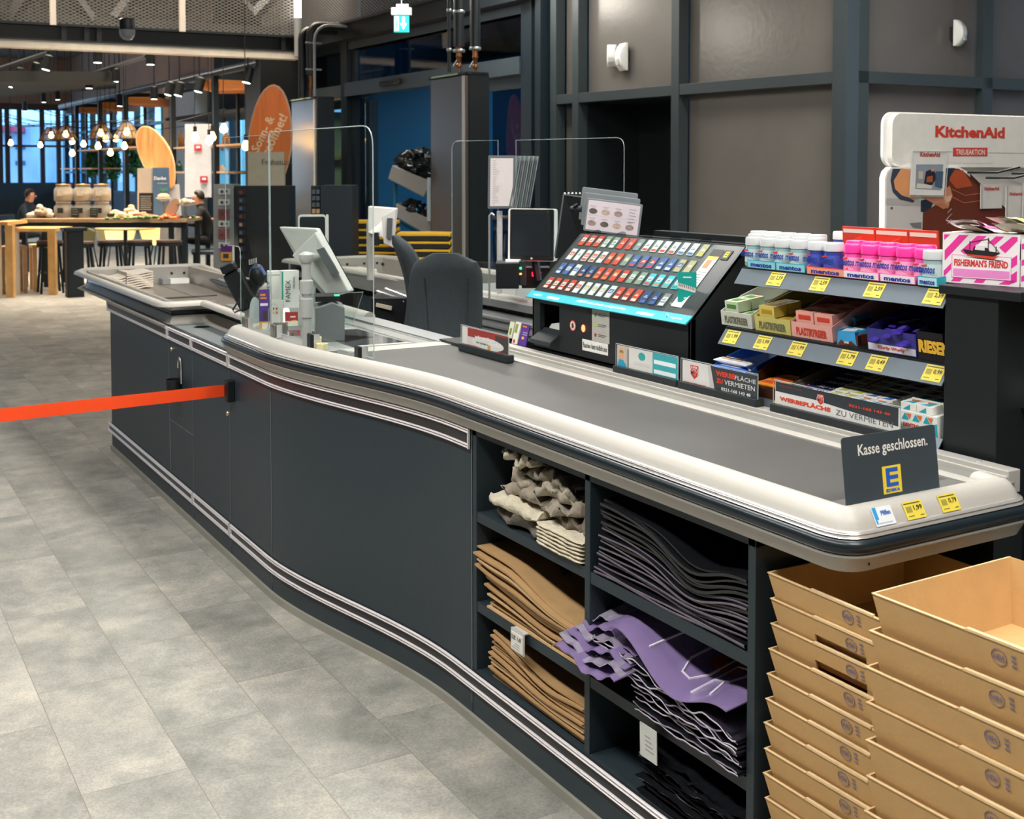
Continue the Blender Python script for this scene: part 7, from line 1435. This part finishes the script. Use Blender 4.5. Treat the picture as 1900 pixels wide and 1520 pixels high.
# hooks and hanging packs
for k, (px, py, dx) in enumerate(((1788, 320, 55), (1822, 330, 50), (1870, 322, 60))):
    h = thing('hook_bar', 'dark product hook on the loyalty display, %s' % ('left', 'middle', 'right')[k], 'hook', A0+U*dq(px, py)[0]+Vector((0, 0, 1.5))); m = MB(BLK); m.at(Md); x, z = dq(px, py); x2, z2 = dq(px+dx, py-10); m.tube([(x, z, .02), (x+(x2-x)*.5, z, .10), (x2, z2, .14)], .005, 6); m.build('rod', h)
for k, (px, py, w_, h_) in enumerate(((1828, 342, 40, 45), (1862, 345, 36, 70), (1885, 340, 40, 72))):
    h = thing('hanging_pack', 'white hanging pack with red lettering on the display hooks, %s' % ('left', 'middle', 'right')[k], 'hanging pack', A0+U*dq(px, py)[0]+Vector((0, 0, 1.4)), 0, 'white packs hanging on the display hooks'); m = MB(ink('#d9d6d2')); m.at(Md); x, z = dq(px-w_/2, py+h_); x2, z2 = dq(px+w_/2, py); m.box(x, x2, z, z2, .03+.03*k, .034+.03*k); m.use(ink('#b9b5b2')); m.box(x, x+.01, z, z2, .034+.03*k, .036+.03*k); m.at(None); m.text('KitchenAid', A0+U*(x+.02)+Vector((0, 0, z+(z2-z)*.75))+WR.n*(.0345+.03*k), U, (0, 0, 1), w=(x2-x)*.7, m=ink('#c0443c'), bold=.04); m.build('pack', h)
# ================================================================ bags in the open shelf
def sheetslab(name, x0, x1, y0, y1, zf, th, mt, label, cat, grp=None, nx=7, ny=14, extra=None, smooth=True):
    """flexible flat thing: outline in plan, zf(u,v) = lower surface height (u: front to back, v: left to right)"""
    m = MB(mt); top = []; bot = []
    for i in range(nx+1):
        rt = []; rb = []
        for j in range(ny+1):
            u = i/nx; v = j/ny; x = x0+(x1-x0)*u; y = y0+(y1-y0)*v; z = zf(u, v); rt.append((x, y, z+th)); rb.append((x, y, z))
        top.append(rt); bot.append(rb)
    m.grid(top, smooth=smooth); m.grid(bot, smooth=smooth)
    for a, b in ((top[0], bot[0]), (top[-1], bot[-1]), ([r[0] for r in top], [r[0] for r in bot]), ([r[-1] for r in top], [r[-1] for r in bot])): m.grid([a, b], smooth=False)
    if extra: extra(m, top)
    return tag(m.build(name), label, cat, grp)
KR = mat('kraft_paper', '#b08c5f', .7, var=.08, scale=12, bump=.1, bscale=40); KR2 = mat('kraft_paper_light', '#c7a679', .65, var=.06, scale=12)
rnd = random.Random(21)
def printed(txt, x, y, w, c):
    def f(m, top):
        z = max(p[2] for r in top for p in r)
        i = 2; r = top[i]; 
        U = Vector(r[9])-Vector(r[5]); m.text(txt, Vector(r[6])+Vector((0, 0, .008)), U, Vector(top[4][7])-Vector(top[1][7]), w=w, m=ink(c), bold=.05, lift=.002)
    return f
# middle left: kraft carriers
n = 15
for k in range(n):
    t_ = k/(n-1); dx = rnd.uniform(-.01, .015); dy = rnd.uniform(-.01, .015); L_ = rnd.uniform(-.02, .0)
    sag = lambda u, v, k=k, t_=t_: .354+.0075*k + .055*t_*(1-v)**1.2 + .012*math.sin(v*5+k*.4)*t_ - .006*u*t_ + .02*t_*math.sin(max(0, v-.3)*4)**2*(-1)
    sheetslab('paper_bag', 1.575+dx-.02*t_, 1.93, 2.80+dy+.05*t_, 2.335+.0*k, sag, .0052, KR2 if k % 3 == 0 else KR, 'brown paper carrier bag on the middle left shelf, %s' % (ORD[k]+' from the bottom'), 'paper bag', 'brown paper bags on the middle left shelf', extra=printed('Wir', .02, -.02, .07, '#6b4018') if k == n-1 else None)
n = 17
for k in range(n):
    t_ = k/(n-1); dx = rnd.uniform(-.008, .012); dy = rnd.uniform(-.012, .012)
    sag = lambda u, v, k=k, t_=t_: .160+.0062*k + .030*t_*(1-v) - .028*t_*math.exp(-((v-.62)/.3)**2) + .004*math.sin(v*7+k)*t_
    def lp(m, top):
        p = Vector(top[2][3]); m.use(ink('#3d3a52'))
        m.prism([(p.x+.012*math.cos(a), p.y+.012*math.sin(a)) for a in [2*PI*j/14 for j in range(14)]], p.z+.002, p.z+.0035)
    sheetslab('paper_bag', 1.578+dx, 1.93, 2.80+dy, 2.335+.004*(k % 3), sag, .0045, KR2 if k % 4 == 1 else KR, 'flat brown paper bag on the bottom left shelf, %s from the bottom' % ORD[k], 'paper bag', 'flat brown paper bags on the bottom left shelf', extra=lp if k == n-1 else None)
# cotton bags
def cloth_mat(c): return mat('cotton_'+c, c, .9, var=.1, scale=30, bump=.5, bscale=90)
def cloth(x0, x1, y0, y1, z, h, c, label, seed, droop=.0, rumple=1.0, layers=1):
    r2 = random.Random(seed); ph = [r2.uniform(0, 6) for _ in range(6)]; t = thing('cotton_bag', label, 'cotton bag', ((x0+x1)/2, (y0+y1)/2, z), 0, 'folded cotton bags on the upper left shelf')
    for L_ in range(layers):
        zz = z+h*L_/layers; hh = h/layers; m = MB(cloth_mat(c)); m.soft = True; rows = []; n = 26; cn = 16
        for j in range(n+1):
            v = j/n; y = y0+(y1-y0)*v; row = []; sc = math.sqrt(max(0, 1-abs(2*v-1)**6))
            for i in range(cn):
                a = 2*PI*i/cn; ca, sa = math.cos(a), math.sin(a); x = (x0+x1)/2+(x1-x0)/2*(abs(ca)**.5)*(1 if ca > 0 else -1)*(.9+.1*sc)
                zc = zz+hh/2+hh/2*(abs(sa)**.6)*(1 if sa > 0 else -1)*max(.25, sc)
                w_ = rumple*(.012*math.sin(9*v+ph[0]+3*ca)+.008*math.sin(23*v+ph[1]+5*sa)+.006*math.sin(41*v+ph[2]+4*ca)+.007*math.sin((13+5*ca)*v*2+ph[3])); w_ *= (1 if sa > -.3 else .2)
                x += rumple*.008*math.sin(17*v+ph[4]+a*3); row.append((x, y, max(zc+w_*.8-droop*(1 if ca < -.5 else 0), z-.004)))
            rows.append(row)
        m.grid(rows, closed_u=True); m.poly(rows[0]); m.poly(rows[-1]); m.build('cloth', t)
CB = 1.570
cloth(CB, 1.92, 2.78, 2.40, .607, .045, '#6b665c', 'dark taupe cotton bag lying lowest on the upper left shelf', 1)
cloth(CB-.01, 1.80, 2.80, 2.55, .645, .042, '#cfc6ae', 'cream folded cotton bag at the left of the upper shelf pile', 2, rumple=.5)
cloth(CB+.03, 1.90, 2.62, 2.34, .652, .05, '#857b6b', 'brown grey crumpled cotton bag right of the cream one', 3, rumple=1.4)
cloth(CB+.01, 1.90, 2.76, 2.40, .685, .035, '#9a9080', 'taupe cotton bag above the cream folded one', 4, rumple=1.3)
cloth(CB+.02, 1.90, 2.74, 2.42, .715, .035, '#a59b89', 'light taupe cotton bag in the upper middle of the pile', 5, rumple=1.5)
cloth(CB+.03, 1.88, 2.70, 2.45, .745, .035, '#8a8172', 'grey taupe cotton bag second from the top of the pile', 6, rumple=1.5)
cloth(CB+.01, 1.85, 2.76, 2.60, .775, .03, '#b5ac98', 'pale cotton bag with loose strap on top of the pile', 7, rumple=1.3)
for k in range(6): cloth(CB-.012, 1.72, 2.545-.003*(k % 2), 2.335, .607+.0095*k, .009, '#d2c8b0', 'thin cream folded cotton bag in the small front stack, %s from the bottom' % ORD[k], 10+k, rumple=.12)
# black carriers, upper right
BLB = mat('black_woven', '#17181c', .28, var=.15, scale=60, spec=.6); BLE = mat('bag_hem_mauve', '#6f6670', .35, var=.2, stretch=(1, 1, 60), scale=20)
for k in range(18):
    t_ = k/17; dx = rnd.uniform(-.006, .01)
    def sag(u, v, k=k, t_=t_): return .603+.0085*k + .03*t_*(1-v) - .055*min(1, t_*1.3)*math.exp(-((v-.66)/.2)**2)*(1-.2*t_) + .003*math.sin(v*9+k*2)
    def hem(m, top, k=k):
        if (k % 3 == 2 and k > 5) or k > 10: return
        m.use(BLE if k < 12 else BLB); r = top[0]; m.grid([[(p[0]-.0012, p[1], p[2]+.0005) for p in r], [(p[0]-.0022, p[1], p[2]-.0016) for p in r], [(p[0]-.0012, p[1], p[2]-.0042) for p in r]])
    sheetslab('carrier_bag', 1.575+dx, 1.93, 2.288-.02*t_, 1.762, sag, .0042 if k % 4 else .0065, BLB, 'black woven carrier bag with mauve hem on the upper right shelf, %s from the bottom' % ORD[k], 'carrier bag', 'black woven carrier bags on the upper right shelf', ny=26, extra=hem)
# purple and black shopping bags on the middle right shelf
PU = mat('purple_foil', '#83709c', .16, var=.1, scale=6, spec=.8, bump=.6, bscale=14); SV = mat('silver_bag_back', '#a89fb3', .2, metal=.3, var=.3, scale=30, bump=.8, bscale=25); WE_ = mat('bag_white_edge', '#c9c2cc', .35)
def crinkle(k, amp=1): return lambda v, u: amp*(.010*math.sin(11*v+k*1.7)+.007*math.sin(27*v+k*2.3+u*2)+.004*math.sin(53*v+k+u*5))
for k in range(11):
    t_ = k/12; cr_ = crinkle(k)
    def sag(u, v, k=k, t_=t_, cr_=cr_): return .352+.0085*k + .028*t_*(1-v) + cr_(v, u)*(.25+.75*t_)*.8 - .03*t_*(1-u)*v + .012*t_
    def hem(m, top, k=k): m.use(WE_ if k % 2 == 0 else SV); r = top[0]; m.grid([[(p[0]-.001, p[1], p[2]+.0006) for p in r], [(p[0]-.002, p[1], p[2]-.001) for p in r], [(p[0]-.001, p[1], p[2]-.003) for p in r]])
    sheetslab('shopping_bag', 1.560-.008*t_+rnd.uniform(-.01, .006), 1.93, 2.27-.05*(1-t_)-(.0 if k > 5 else .12), 1.757, sag, .003, BLB if k % 2 else mat('dark_bag', '#2a2630', .22, spec=.7), 'crumpled dark shopping bag with white edge on the middle right shelf, %s from the bottom' % ORD[k], 'shopping bag', 'crumpled dark shopping bags on the middle right shelf', ny=44, nx=6, extra=hem)
def lett(m, top):
    m.use(ink('#e9e2ee'))
    def stroke(pts, w_=.003): m.tube([Vector(p) for p in pts], w_, 5)
    def S_(i, j): i = max(0, min(len(top)-1, i)); a = int(j); b = min(a+1, len(top[0])-1); f = j-a; p = Vector(top[i][a]).lerp(Vector(top[i][b]), f); return p+Vector((0, 0, .001))
    def glyph(lines, j0, jw, i0=1, ih=4):
        for ln in lines:
            pts = []
            for (a, b) in ln:
                ii = i0+ih*b; lo = int(ii); f = ii-lo; p = S_(lo, j0+jw*a).lerp(S_(lo+1, j0+jw*a), f); pts.append(p)
            stroke(pts)
    glyph([[(0, 1), (1, 1)], [(.5, 1), (.5, 0)]], 8, 5); glyph([[(0, 1), (0, .3), (.3, 0), (.7, 0), (1, .3), (1, 1)]], 15, 5, 2); glyph([[(0, 0), (0, 1), (.8, 1), (1, .75), (.8, .5), (0, .5)], [(.5, .5), (1, 0)]], 22, 5, 1)
    m.use(mat('bag_print_rust', '#a34a1c', .3, var=.2)); c = S_(4, 24); m.grid([[S_(i, j)+Vector((0, 0, .0006)) for j in range(17, 25)] for i in range(4, 8)])
def sagp(u, v): return .500-.050*v*(1-u*.4)+.030*math.sin(v*7.5+.5)*(1-u*.5)+.05*u*(1-v*.3)
sheetslab('shopping_bag', 1.535, 1.86, 2.20, 1.775, sagp, .003, PU, 'large glossy purple shopping bag with white lettering draped on the middle right shelf', 'shopping bag', None, nx=10, ny=34, extra=lett)
for k in range(6):
    def sagq(u, v, k=k): return .415+.016*k+.05*u+.012*math.sin(v*8+k)+.006*math.sin(v*22+k*2)
    sheetslab('shopping_bag', 1.495+.016*k, 1.80, 2.36-.010*k, 2.10+.002*k, sagq, .0025, SV if k % 2 else PU, 'silvery purple folded bag fanned out over the shelf divider, %s from the bottom' % ORD[k], 'shopping bag', 'silvery purple bags fanned out over the divider', ny=16)
for k in range(16):
    t_ = k/15; cr_ = crinkle(k+5, .6)
    def sag(u, v, k=k, t_=t_, cr_=cr_): return .162+.0065*k+.02*t_*(1-v)+cr_(v, u)*t_-.015*t_*(1-u)
    def hem(m, top, k=k): 
        m.use(BLE if k % 5 == 1 else mat('black_gloss', '#0f1114', .15, spec=.8)); r = top[0]; m.grid([[(p[0]-.001, p[1], p[2]+.0006) for p in r], [(p[0]-.002, p[1], p[2]-.001) for p in r], [(p[0]-.001, p[1], p[2]-.003) for p in r]])
    sheetslab('shopping_bag', 1.572+rnd.uniform(-.008, .012), 1.93, 2.12-.03*rnd.random(), 1.76, sag, .0035, BLB, 'black shopping bag on the bottom right shelf, %s from the bottom' % ORD[k], 'shopping bag', 'black shopping bags on the bottom right shelf', ny=26, extra=hem)
# shelf label holders
t = thing('shelf_label_holder', 'small clear clip with price label at the edge of the middle left shelf', 'label holder', (1.56, 2.62, .33))
m = MB(LGREY); m.box(1.555, 1.600, 2.585, 2.645, .3525, .356); m.box(1.552, 1.556, 2.583, 2.647, .298, .356); m.build('clip', t)
m = MB(ink('#e6e3da')); m.box(1.550, 1.552, 2.586, 2.644, .302, .348); m.text('0.25  1.49', (1.5498, 2.640, .330), (0, -1, 0), (0, 0, 1), w=.048, h=.012, m=ink('#5f5f5c'), bold=.03); m.use(ink('#8a8a86'))
for k in range(3): m.box(1.5495, 1.55, 2.60, 2.638-.008*k, .308+.006*k, .3095+.006*k)
m.build('label', t)
m = MB(ink('#c9cbc6')); m.at(frame((1.548, 2.075, .262), (0, -1, 0), (-.02, 0, 1))); m.box(0, .06, 0, .075, -.002, 0); m.use(ink('#8a8a86'))
for k in range(4): m.box(.02, .05-.004*k, .02+.01*k, .022+.01*k, 0, .0005)
m.at(None); tag(m.build('shelf_label'), 'white label card hanging below the crumpled bags on the right', 'label')
# ================================================================ stacks of cardboard trays
CBD = mat('cardboard', '#c7a06a', .75, var=.04, scale=20, bump=.06, bscale=120); CBE = mat('cardboard_edge', '#dfc193', .8, var=.06, scale=60)
def tray_box(Lx, Ly, h, slot, stamp, name='cardboard_tray', sf=.66):
    """open tray, front long side faces -X; local origin at the bottom near-left (x=0 front, y=0 left end, y negative to the right)"""
    t = thing(name, 's', 'cardboard tray', (0, 0, 0)); s = .022; th = .004; m = MB(CBD)
    def wall(a0, a1, b0, b1, hole=None):       # a: bottom edge, b: top edge (outer); thickness inward
        a0, a1, b0, b1 = map(Vector, (a0, a1, b0, b1)); n = (a1-a0).cross(b0-a0).normalized()*-th
        if hole is None: m.prismv([a0, a1, b1, b0], n)
        else:
            P = lambda u, v: (a0.lerp(a1, u)).lerp(b0.lerp(b1, u), v); u0, u1, v0, v1 = hole
            for q in ((0, 1, 0, v0), (0, 1, v1, 1), (0, u0, v0, v1), (u1, 1, v0, v1)): m.prismv([P(q[0], q[2]), P(q[1], q[2]), P(q[1], q[3]), P(q[0], q[3])], n)
    X0, X1, Y0, Y1 = s, Lx-s, -s, -Ly+s
    wall((X0, Y0, 0), (X0, Y1, 0), (0, 0, h), (0, -Ly, h), hole=(.35, .78, .42, .66) if slot else None)
    wall((X1, Y1, 0), (X1, Y0, 0), (Lx, -Ly, h), (Lx, 0, h)); wall((X1, Y0, 0), (X0, Y0, 0), (Lx, 0, h), (0, 0, h)); wall((X0, Y1, 0), (X1, Y1, 0), (0, -Ly, h), (Lx, -Ly, h))
    m.box(X0, X1, Y1, Y0, 0, th)
    m.build('tray', t, world=False)
    e = MB(CBE); e.box(-.0015, .0035, -Ly*.36, -.0, h-.001, h+.0005); e.box(-.0015, .0055, -Ly*.86, -Ly*.37, h-.001, h+.003); e.box(-.0015, .0035, -Ly, -Ly*.87, h-.001, h+.0005); e.box(0, Lx, -.004, 0, h-.001, h+.0006); e.build('board_edge', t, world=False)
    if stamp:
        d = MB(mat('stamp_blue', '#7f7590', .8)); c = Vector((0, 0, 0)); O = Vector((X0, 0, 0)); up = Vector((-s, 0, h)).normalized(); cc = Vector((X0, -Ly*sf, 0))+up*(h*.80)+Vector((-.0008, 0, 0))
        d.tube([cc+Vector((0, .013*math.cos(a), 0))+up*(.013*math.sin(a)) for a in [2*PI*j/18 for j in range(18)]], .0006, 4, closed=True); d.text('H21', cc-up*.004, (0, -1, 0), up, w=.018, m=d.mats[0], bold=.05, cx=True, lift=.0008)
        for j in range(3): p = cc+Vector((0, -.022, 0))+up*(.008-.008*j); d.prismv([p, p+Vector((0, -.008, 0)), p+Vector((0, -.008, 0))+up*.003, p+up*.003], (-.0004, 0, 0))
        d.build('stamp', t, world=False)
    return t
rnd = random.Random(8)
zs = [.775-.0497*k for k in range(16)]
zs = [z for z in zs if z > .10]
h1 = .10; a_ = tray_box(.375, .31, h1, False, True); b_ = tray_box(.375, .31, h1, True, True)
for k, z in enumerate(zs):
    src = b_ if k in (1, 2) else a_; first = (k == 0 and src is a_) or (k == 1)
    o = src if first else copy_tree(src)
    o.location = (1.578-.002*(k > 4)+rnd.uniform(-.003, .003), 1.702+.006*(k > 4)+rnd.uniform(-.003, .003), z-h1); o.rotation_euler = (0, 0, rnd.uniform(-.01, .01)); o['group'] = 'cardboard trays stacked beside the open shelf'
    o['label'] = 'cardboard tray in the left stack under the counter end, ' + ('topmost' if k == 0 else ORD[k]+' below the top')
h2 = .115; c_ = tray_box(.36, .50, h2, False, True, sf=.48)
for k in range(12):
    z = .85-.0615*k
    if z-h2 < 0: break
    o = c_ if k == 0 else copy_tree(c_)
    o.location = (1.500+(-.006 if k else 0)+rnd.uniform(-.003, .003), 1.376+rnd.uniform(-.003, .003), z-h2); o.rotation_euler = (0, 0, .02+rnd.uniform(-.008, .008)); o['group'] = 'cardboard trays in the nearest stack'
    o['label'] = 'cardboard tray in the nearest right stack, ' + ('topmost and open' if k == 0 else ORD[k]+' below the top')
# ================================================================ barrier belt
t = thing('barrier_belt', 'bright orange barrier belt stretched from the counter to the left', 'barrier belt', (1.40, 4.56, .69))
OR = mat('orange_webbing', '#ff4f1c', .55, var=.05, bump=.1, bscale=300)
A = Vector((1.392, 4.575, .69)); B_ = onD(-170, 790, 3.75); m = MB(OR); rows = []
for dz, dd in ((-.023, 0), (.023, 0)): rows.append([A.lerp(B_, k/16)+Vector((0, 0, dz-.012*math.sin(PI*k/16)*.0)) for k in range(17)])
nb = (B_-A).cross(Vector((0, 0, 1))).normalized()*.0012
m.grid(rows); m.grid([[p+nb for p in r] for r in rows]); m.grid([rows[0], [p+nb for p in rows[0]]]); m.grid([rows[1], [p+nb for p in rows[1]]]); m.build('webbing', t)
m = MB(BLK); m.at(Matrix.Translation((1.385, 4.555, .69))); m.bbox(-.012, .020, -.022, .022, -.042, .042, .005); m.build('wall_clip', t)
# ================================================================ people in the cafe
def person(c, face, skin, hair, top, legs, label, lean=.15, arm=None, s=.9):
    """seated person: c = hip position on the floor plan, face = heading of the view direction (deg)"""
    t = thing('person', label, 'person', (c[0], c[1], 0)); th = math.radians(face); F = Vector((math.sin(th), math.cos(th), 0)); R_ = Vector((F.y, -F.x, 0)); Z = Vector((0, 0, 1)); H0 = Vector((c[0], c[1], .585))
    def P(f, r, z): return H0+F*f*s+R_*r*s+Z*z*s
    J = {'hip': (P(0, 0, 0), .14), 'waist': (P(.03, 0, .2), .125), 'chest': (P(.07+lean*.3, 0, .40), .15), 'neck': (P(.08+lean*.4, 0, .54), .06), 'head': (P(.11+lean*.45, 0, .66), .085), 'top': (P(.10+lean*.45, 0, .74), .07)}
    E_ = [('hip', 'waist'), ('waist', 'chest'), ('chest', 'neck'), ('neck', 'head'), ('head', 'top')]
    for sd, n in ((-1, 'l'), (1, 'r')):
        J['sh'+n] = (P(.07+lean*.35, .17*sd, .46), .062); J['el'+n] = (P(.17+lean*.3, .23*sd, .24), .045); J['wr'+n] = (P(.40+lean*.3, .12*sd, .27), .03); J['hd'+n] = (P(.47+lean*.3, .09*sd, .28), .028)
        J['th'+n] = (P(.05, .10*sd, -.02), .085); J['kn'+n] = (P(.43, .12*sd, .0), .06); J['an'+n] = (P(.40, .12*sd, -.46), .04); J['ft'+n] = (P(.55, .13*sd, -.50), .035)
        E_ += [('chest', 'sh'+n), ('sh'+n, 'el'+n), ('el'+n, 'wr'+n), ('wr'+n, 'hd'+n), ('hip', 'th'+n), ('th'+n, 'kn'+n), ('kn'+n, 'an'+n), ('an'+n, 'ft'+n)]
    names = list(J); me = bpy.data.meshes.new('body'); me.from_pydata([J[k][0]-t.location for k in names], [(names.index(a), names.index(b)) for a, b in E_], [])
    o = bpy.data.objects.new('body', me); COL.objects.link(o); o.parent = t; sk = o.modifiers.new('skin', 'SKIN'); o.modifiers.new('sub', 'SUBSURF').render_levels = 2; o.modifiers['sub'].levels = 2
    for i, k in enumerate(names): v = me.skin_vertices[0].data[i] if me.skin_vertices else None
    if not me.skin_vertices: 
        bm = bmesh.new(); bm.from_mesh(me); bm.verts.layers.skin.verify(); bm.to_mesh(me); bm.free()
    for i, k in enumerate(names): v = me.skin_vertices[0].data[i]; v.radius = (J[k][1]*s, J[k][1]*s); v.use_root = (k == 'hip')
    # turn the skin result into a plain mesh with skin / clothes by height and distance
    dg = bpy.context.evaluated_depsgraph_get(); em = bpy.data.meshes.new_from_object(o.evaluated_get(dg)); bpy.data.objects.remove(o); o = bpy.data.objects.new('body', em); COL.objects.link(o); o.parent = t
    em.materials.clear(); 
    for mm in (skin, top, legs): em.materials.append(mm)
    hz = J['neck'][0].z+.02; hands = [J['hdl'][0]-t.location, J['hdr'][0]-t.location]
    for p in em.polygons:
        c_ = p.center; p.use_smooth = True
        if c_.z > hz or min((c_-h_).length for h_ in hands) < .055*s: p.material_index = 0
        elif c_.z < H0.z+.02*s: p.material_index = 2
        else: p.material_index = 1
    hd = J['head'][0]; m = MB(hair); rows = []
    for i in range(8):
        a = PI*.62*i/7; rows.append([hd+Z*(.02*s)+(-F*(.012*s))+(F*math.cos(b)+R_*math.sin(b))*(.097*s*math.sin(a))*(1 if math.cos(b) < .35 or a < 1.0 else .72)+Z*(.108*s*math.cos(a)) for b in [2*PI*k/18 for k in range(18)]])
    m.grid(rows, closed_u=True); m.poly(rows[0]); m.build('hair', t)
    m = MB(skin); m.ball(hd+F*.092*s-Z*.012*s, (.012*s, .012*s, .016*s), 8, 6); 
    for sd in (-1, 1): m.ball(hd+R_*sd*.085*s-Z*.005, (.012*s, .012*s, .022*s), 8, 6)
    m.use(mat('eye_dark', '#1c1614', .3)); 
    for sd in (-1, 1): m.ball(hd+F*.082*s+R_*sd*.03*s+Z*.015*s, .008*s, 8, 5)
    m.use(mat('lip', '#8f4f42', .5)); m.ball(hd+F*.082*s-Z*.045*s, (.018*s, .01*s, .006*s), 8, 5); m.build('face', t)
    return t
SK = mat('skin', '#c98f74', .6); p = onD(38, 319, 18.6)
person((p.x, p.y), 125, SK, mat('hair_black', '#15120f', .6), mat('jacket_navy', '#1b2632', .8), mat('trousers_dark', '#1a1c20', .8), 'person with black hair in a dark jacket sitting at the far left of the cafe')
m = MB(mat('chair_dark_blue', '#22303c', .6)); m.at(Matrix.Translation((p.x, p.y, 0)) @ Matrix.Rotation(-math.radians(125), 4, 'Z')); m.bbox(-.24, .24, -.22, .26, .38, .44, .03); m.bbox(-.24, .24, -.28, -.22, .38, .88, .02)
for sx_ in (-.2, .2):
    for sy_ in (-.2, .22): m.box(sx_-.015, sx_+.015, sy_-.015, sy_+.015, 0, .4)
m.at(None); tag(m.build('cafe_chair'), 'dark blue chair under the person at the far left', 'chair')
p = onD(388, 319, 17.0)
person((p.x, p.y), -75, SK, mat('hair_black', '#15120f'), mat('coat_black', '#0e1012', .85), mat('trousers_black', '#0e0f11', .85), 'person in black clothes sitting right of the tall table, mostly hidden by the card rack')
m = MB(mat('chair_dark_blue', '#22303c')); m.at(Matrix.Translation((p.x, p.y, 0)) @ Matrix.Rotation(math.radians(75), 4, 'Z')); m.bbox(-.24, .24, -.22, .26, .38, .44, .03); m.bbox(-.24, .24, -.28, -.22, .38, .75, .02)
for sx_ in (-.2, .2):
    for sy_ in (-.2, .22): m.box(sx_-.015, sx_+.015, sy_-.015, sy_+.015, 0, .4)
m.at(None); tag(m.build('cafe_chair'), 'dark chair under the person in black', 'chair')
a = onD(352, 412, 17.2); b = onD(398, 412, 17.2); m = MB(mat('side_table_brown', '#7a5138', .5)); m.prismv([a, b, b+Vector((0, 0, .04)), a+Vector((0, 0, .04))], Fc*.6); m.use(FRB); c_ = (a+b)/2+Fc*.3; m.box(c_.x-.03, c_.x+.03, c_.y-.03, c_.y+.03, 0, a.z); tag(m.build('cafe_table'), 'brown cafe table right of the tall table beside the person in black', 'table')
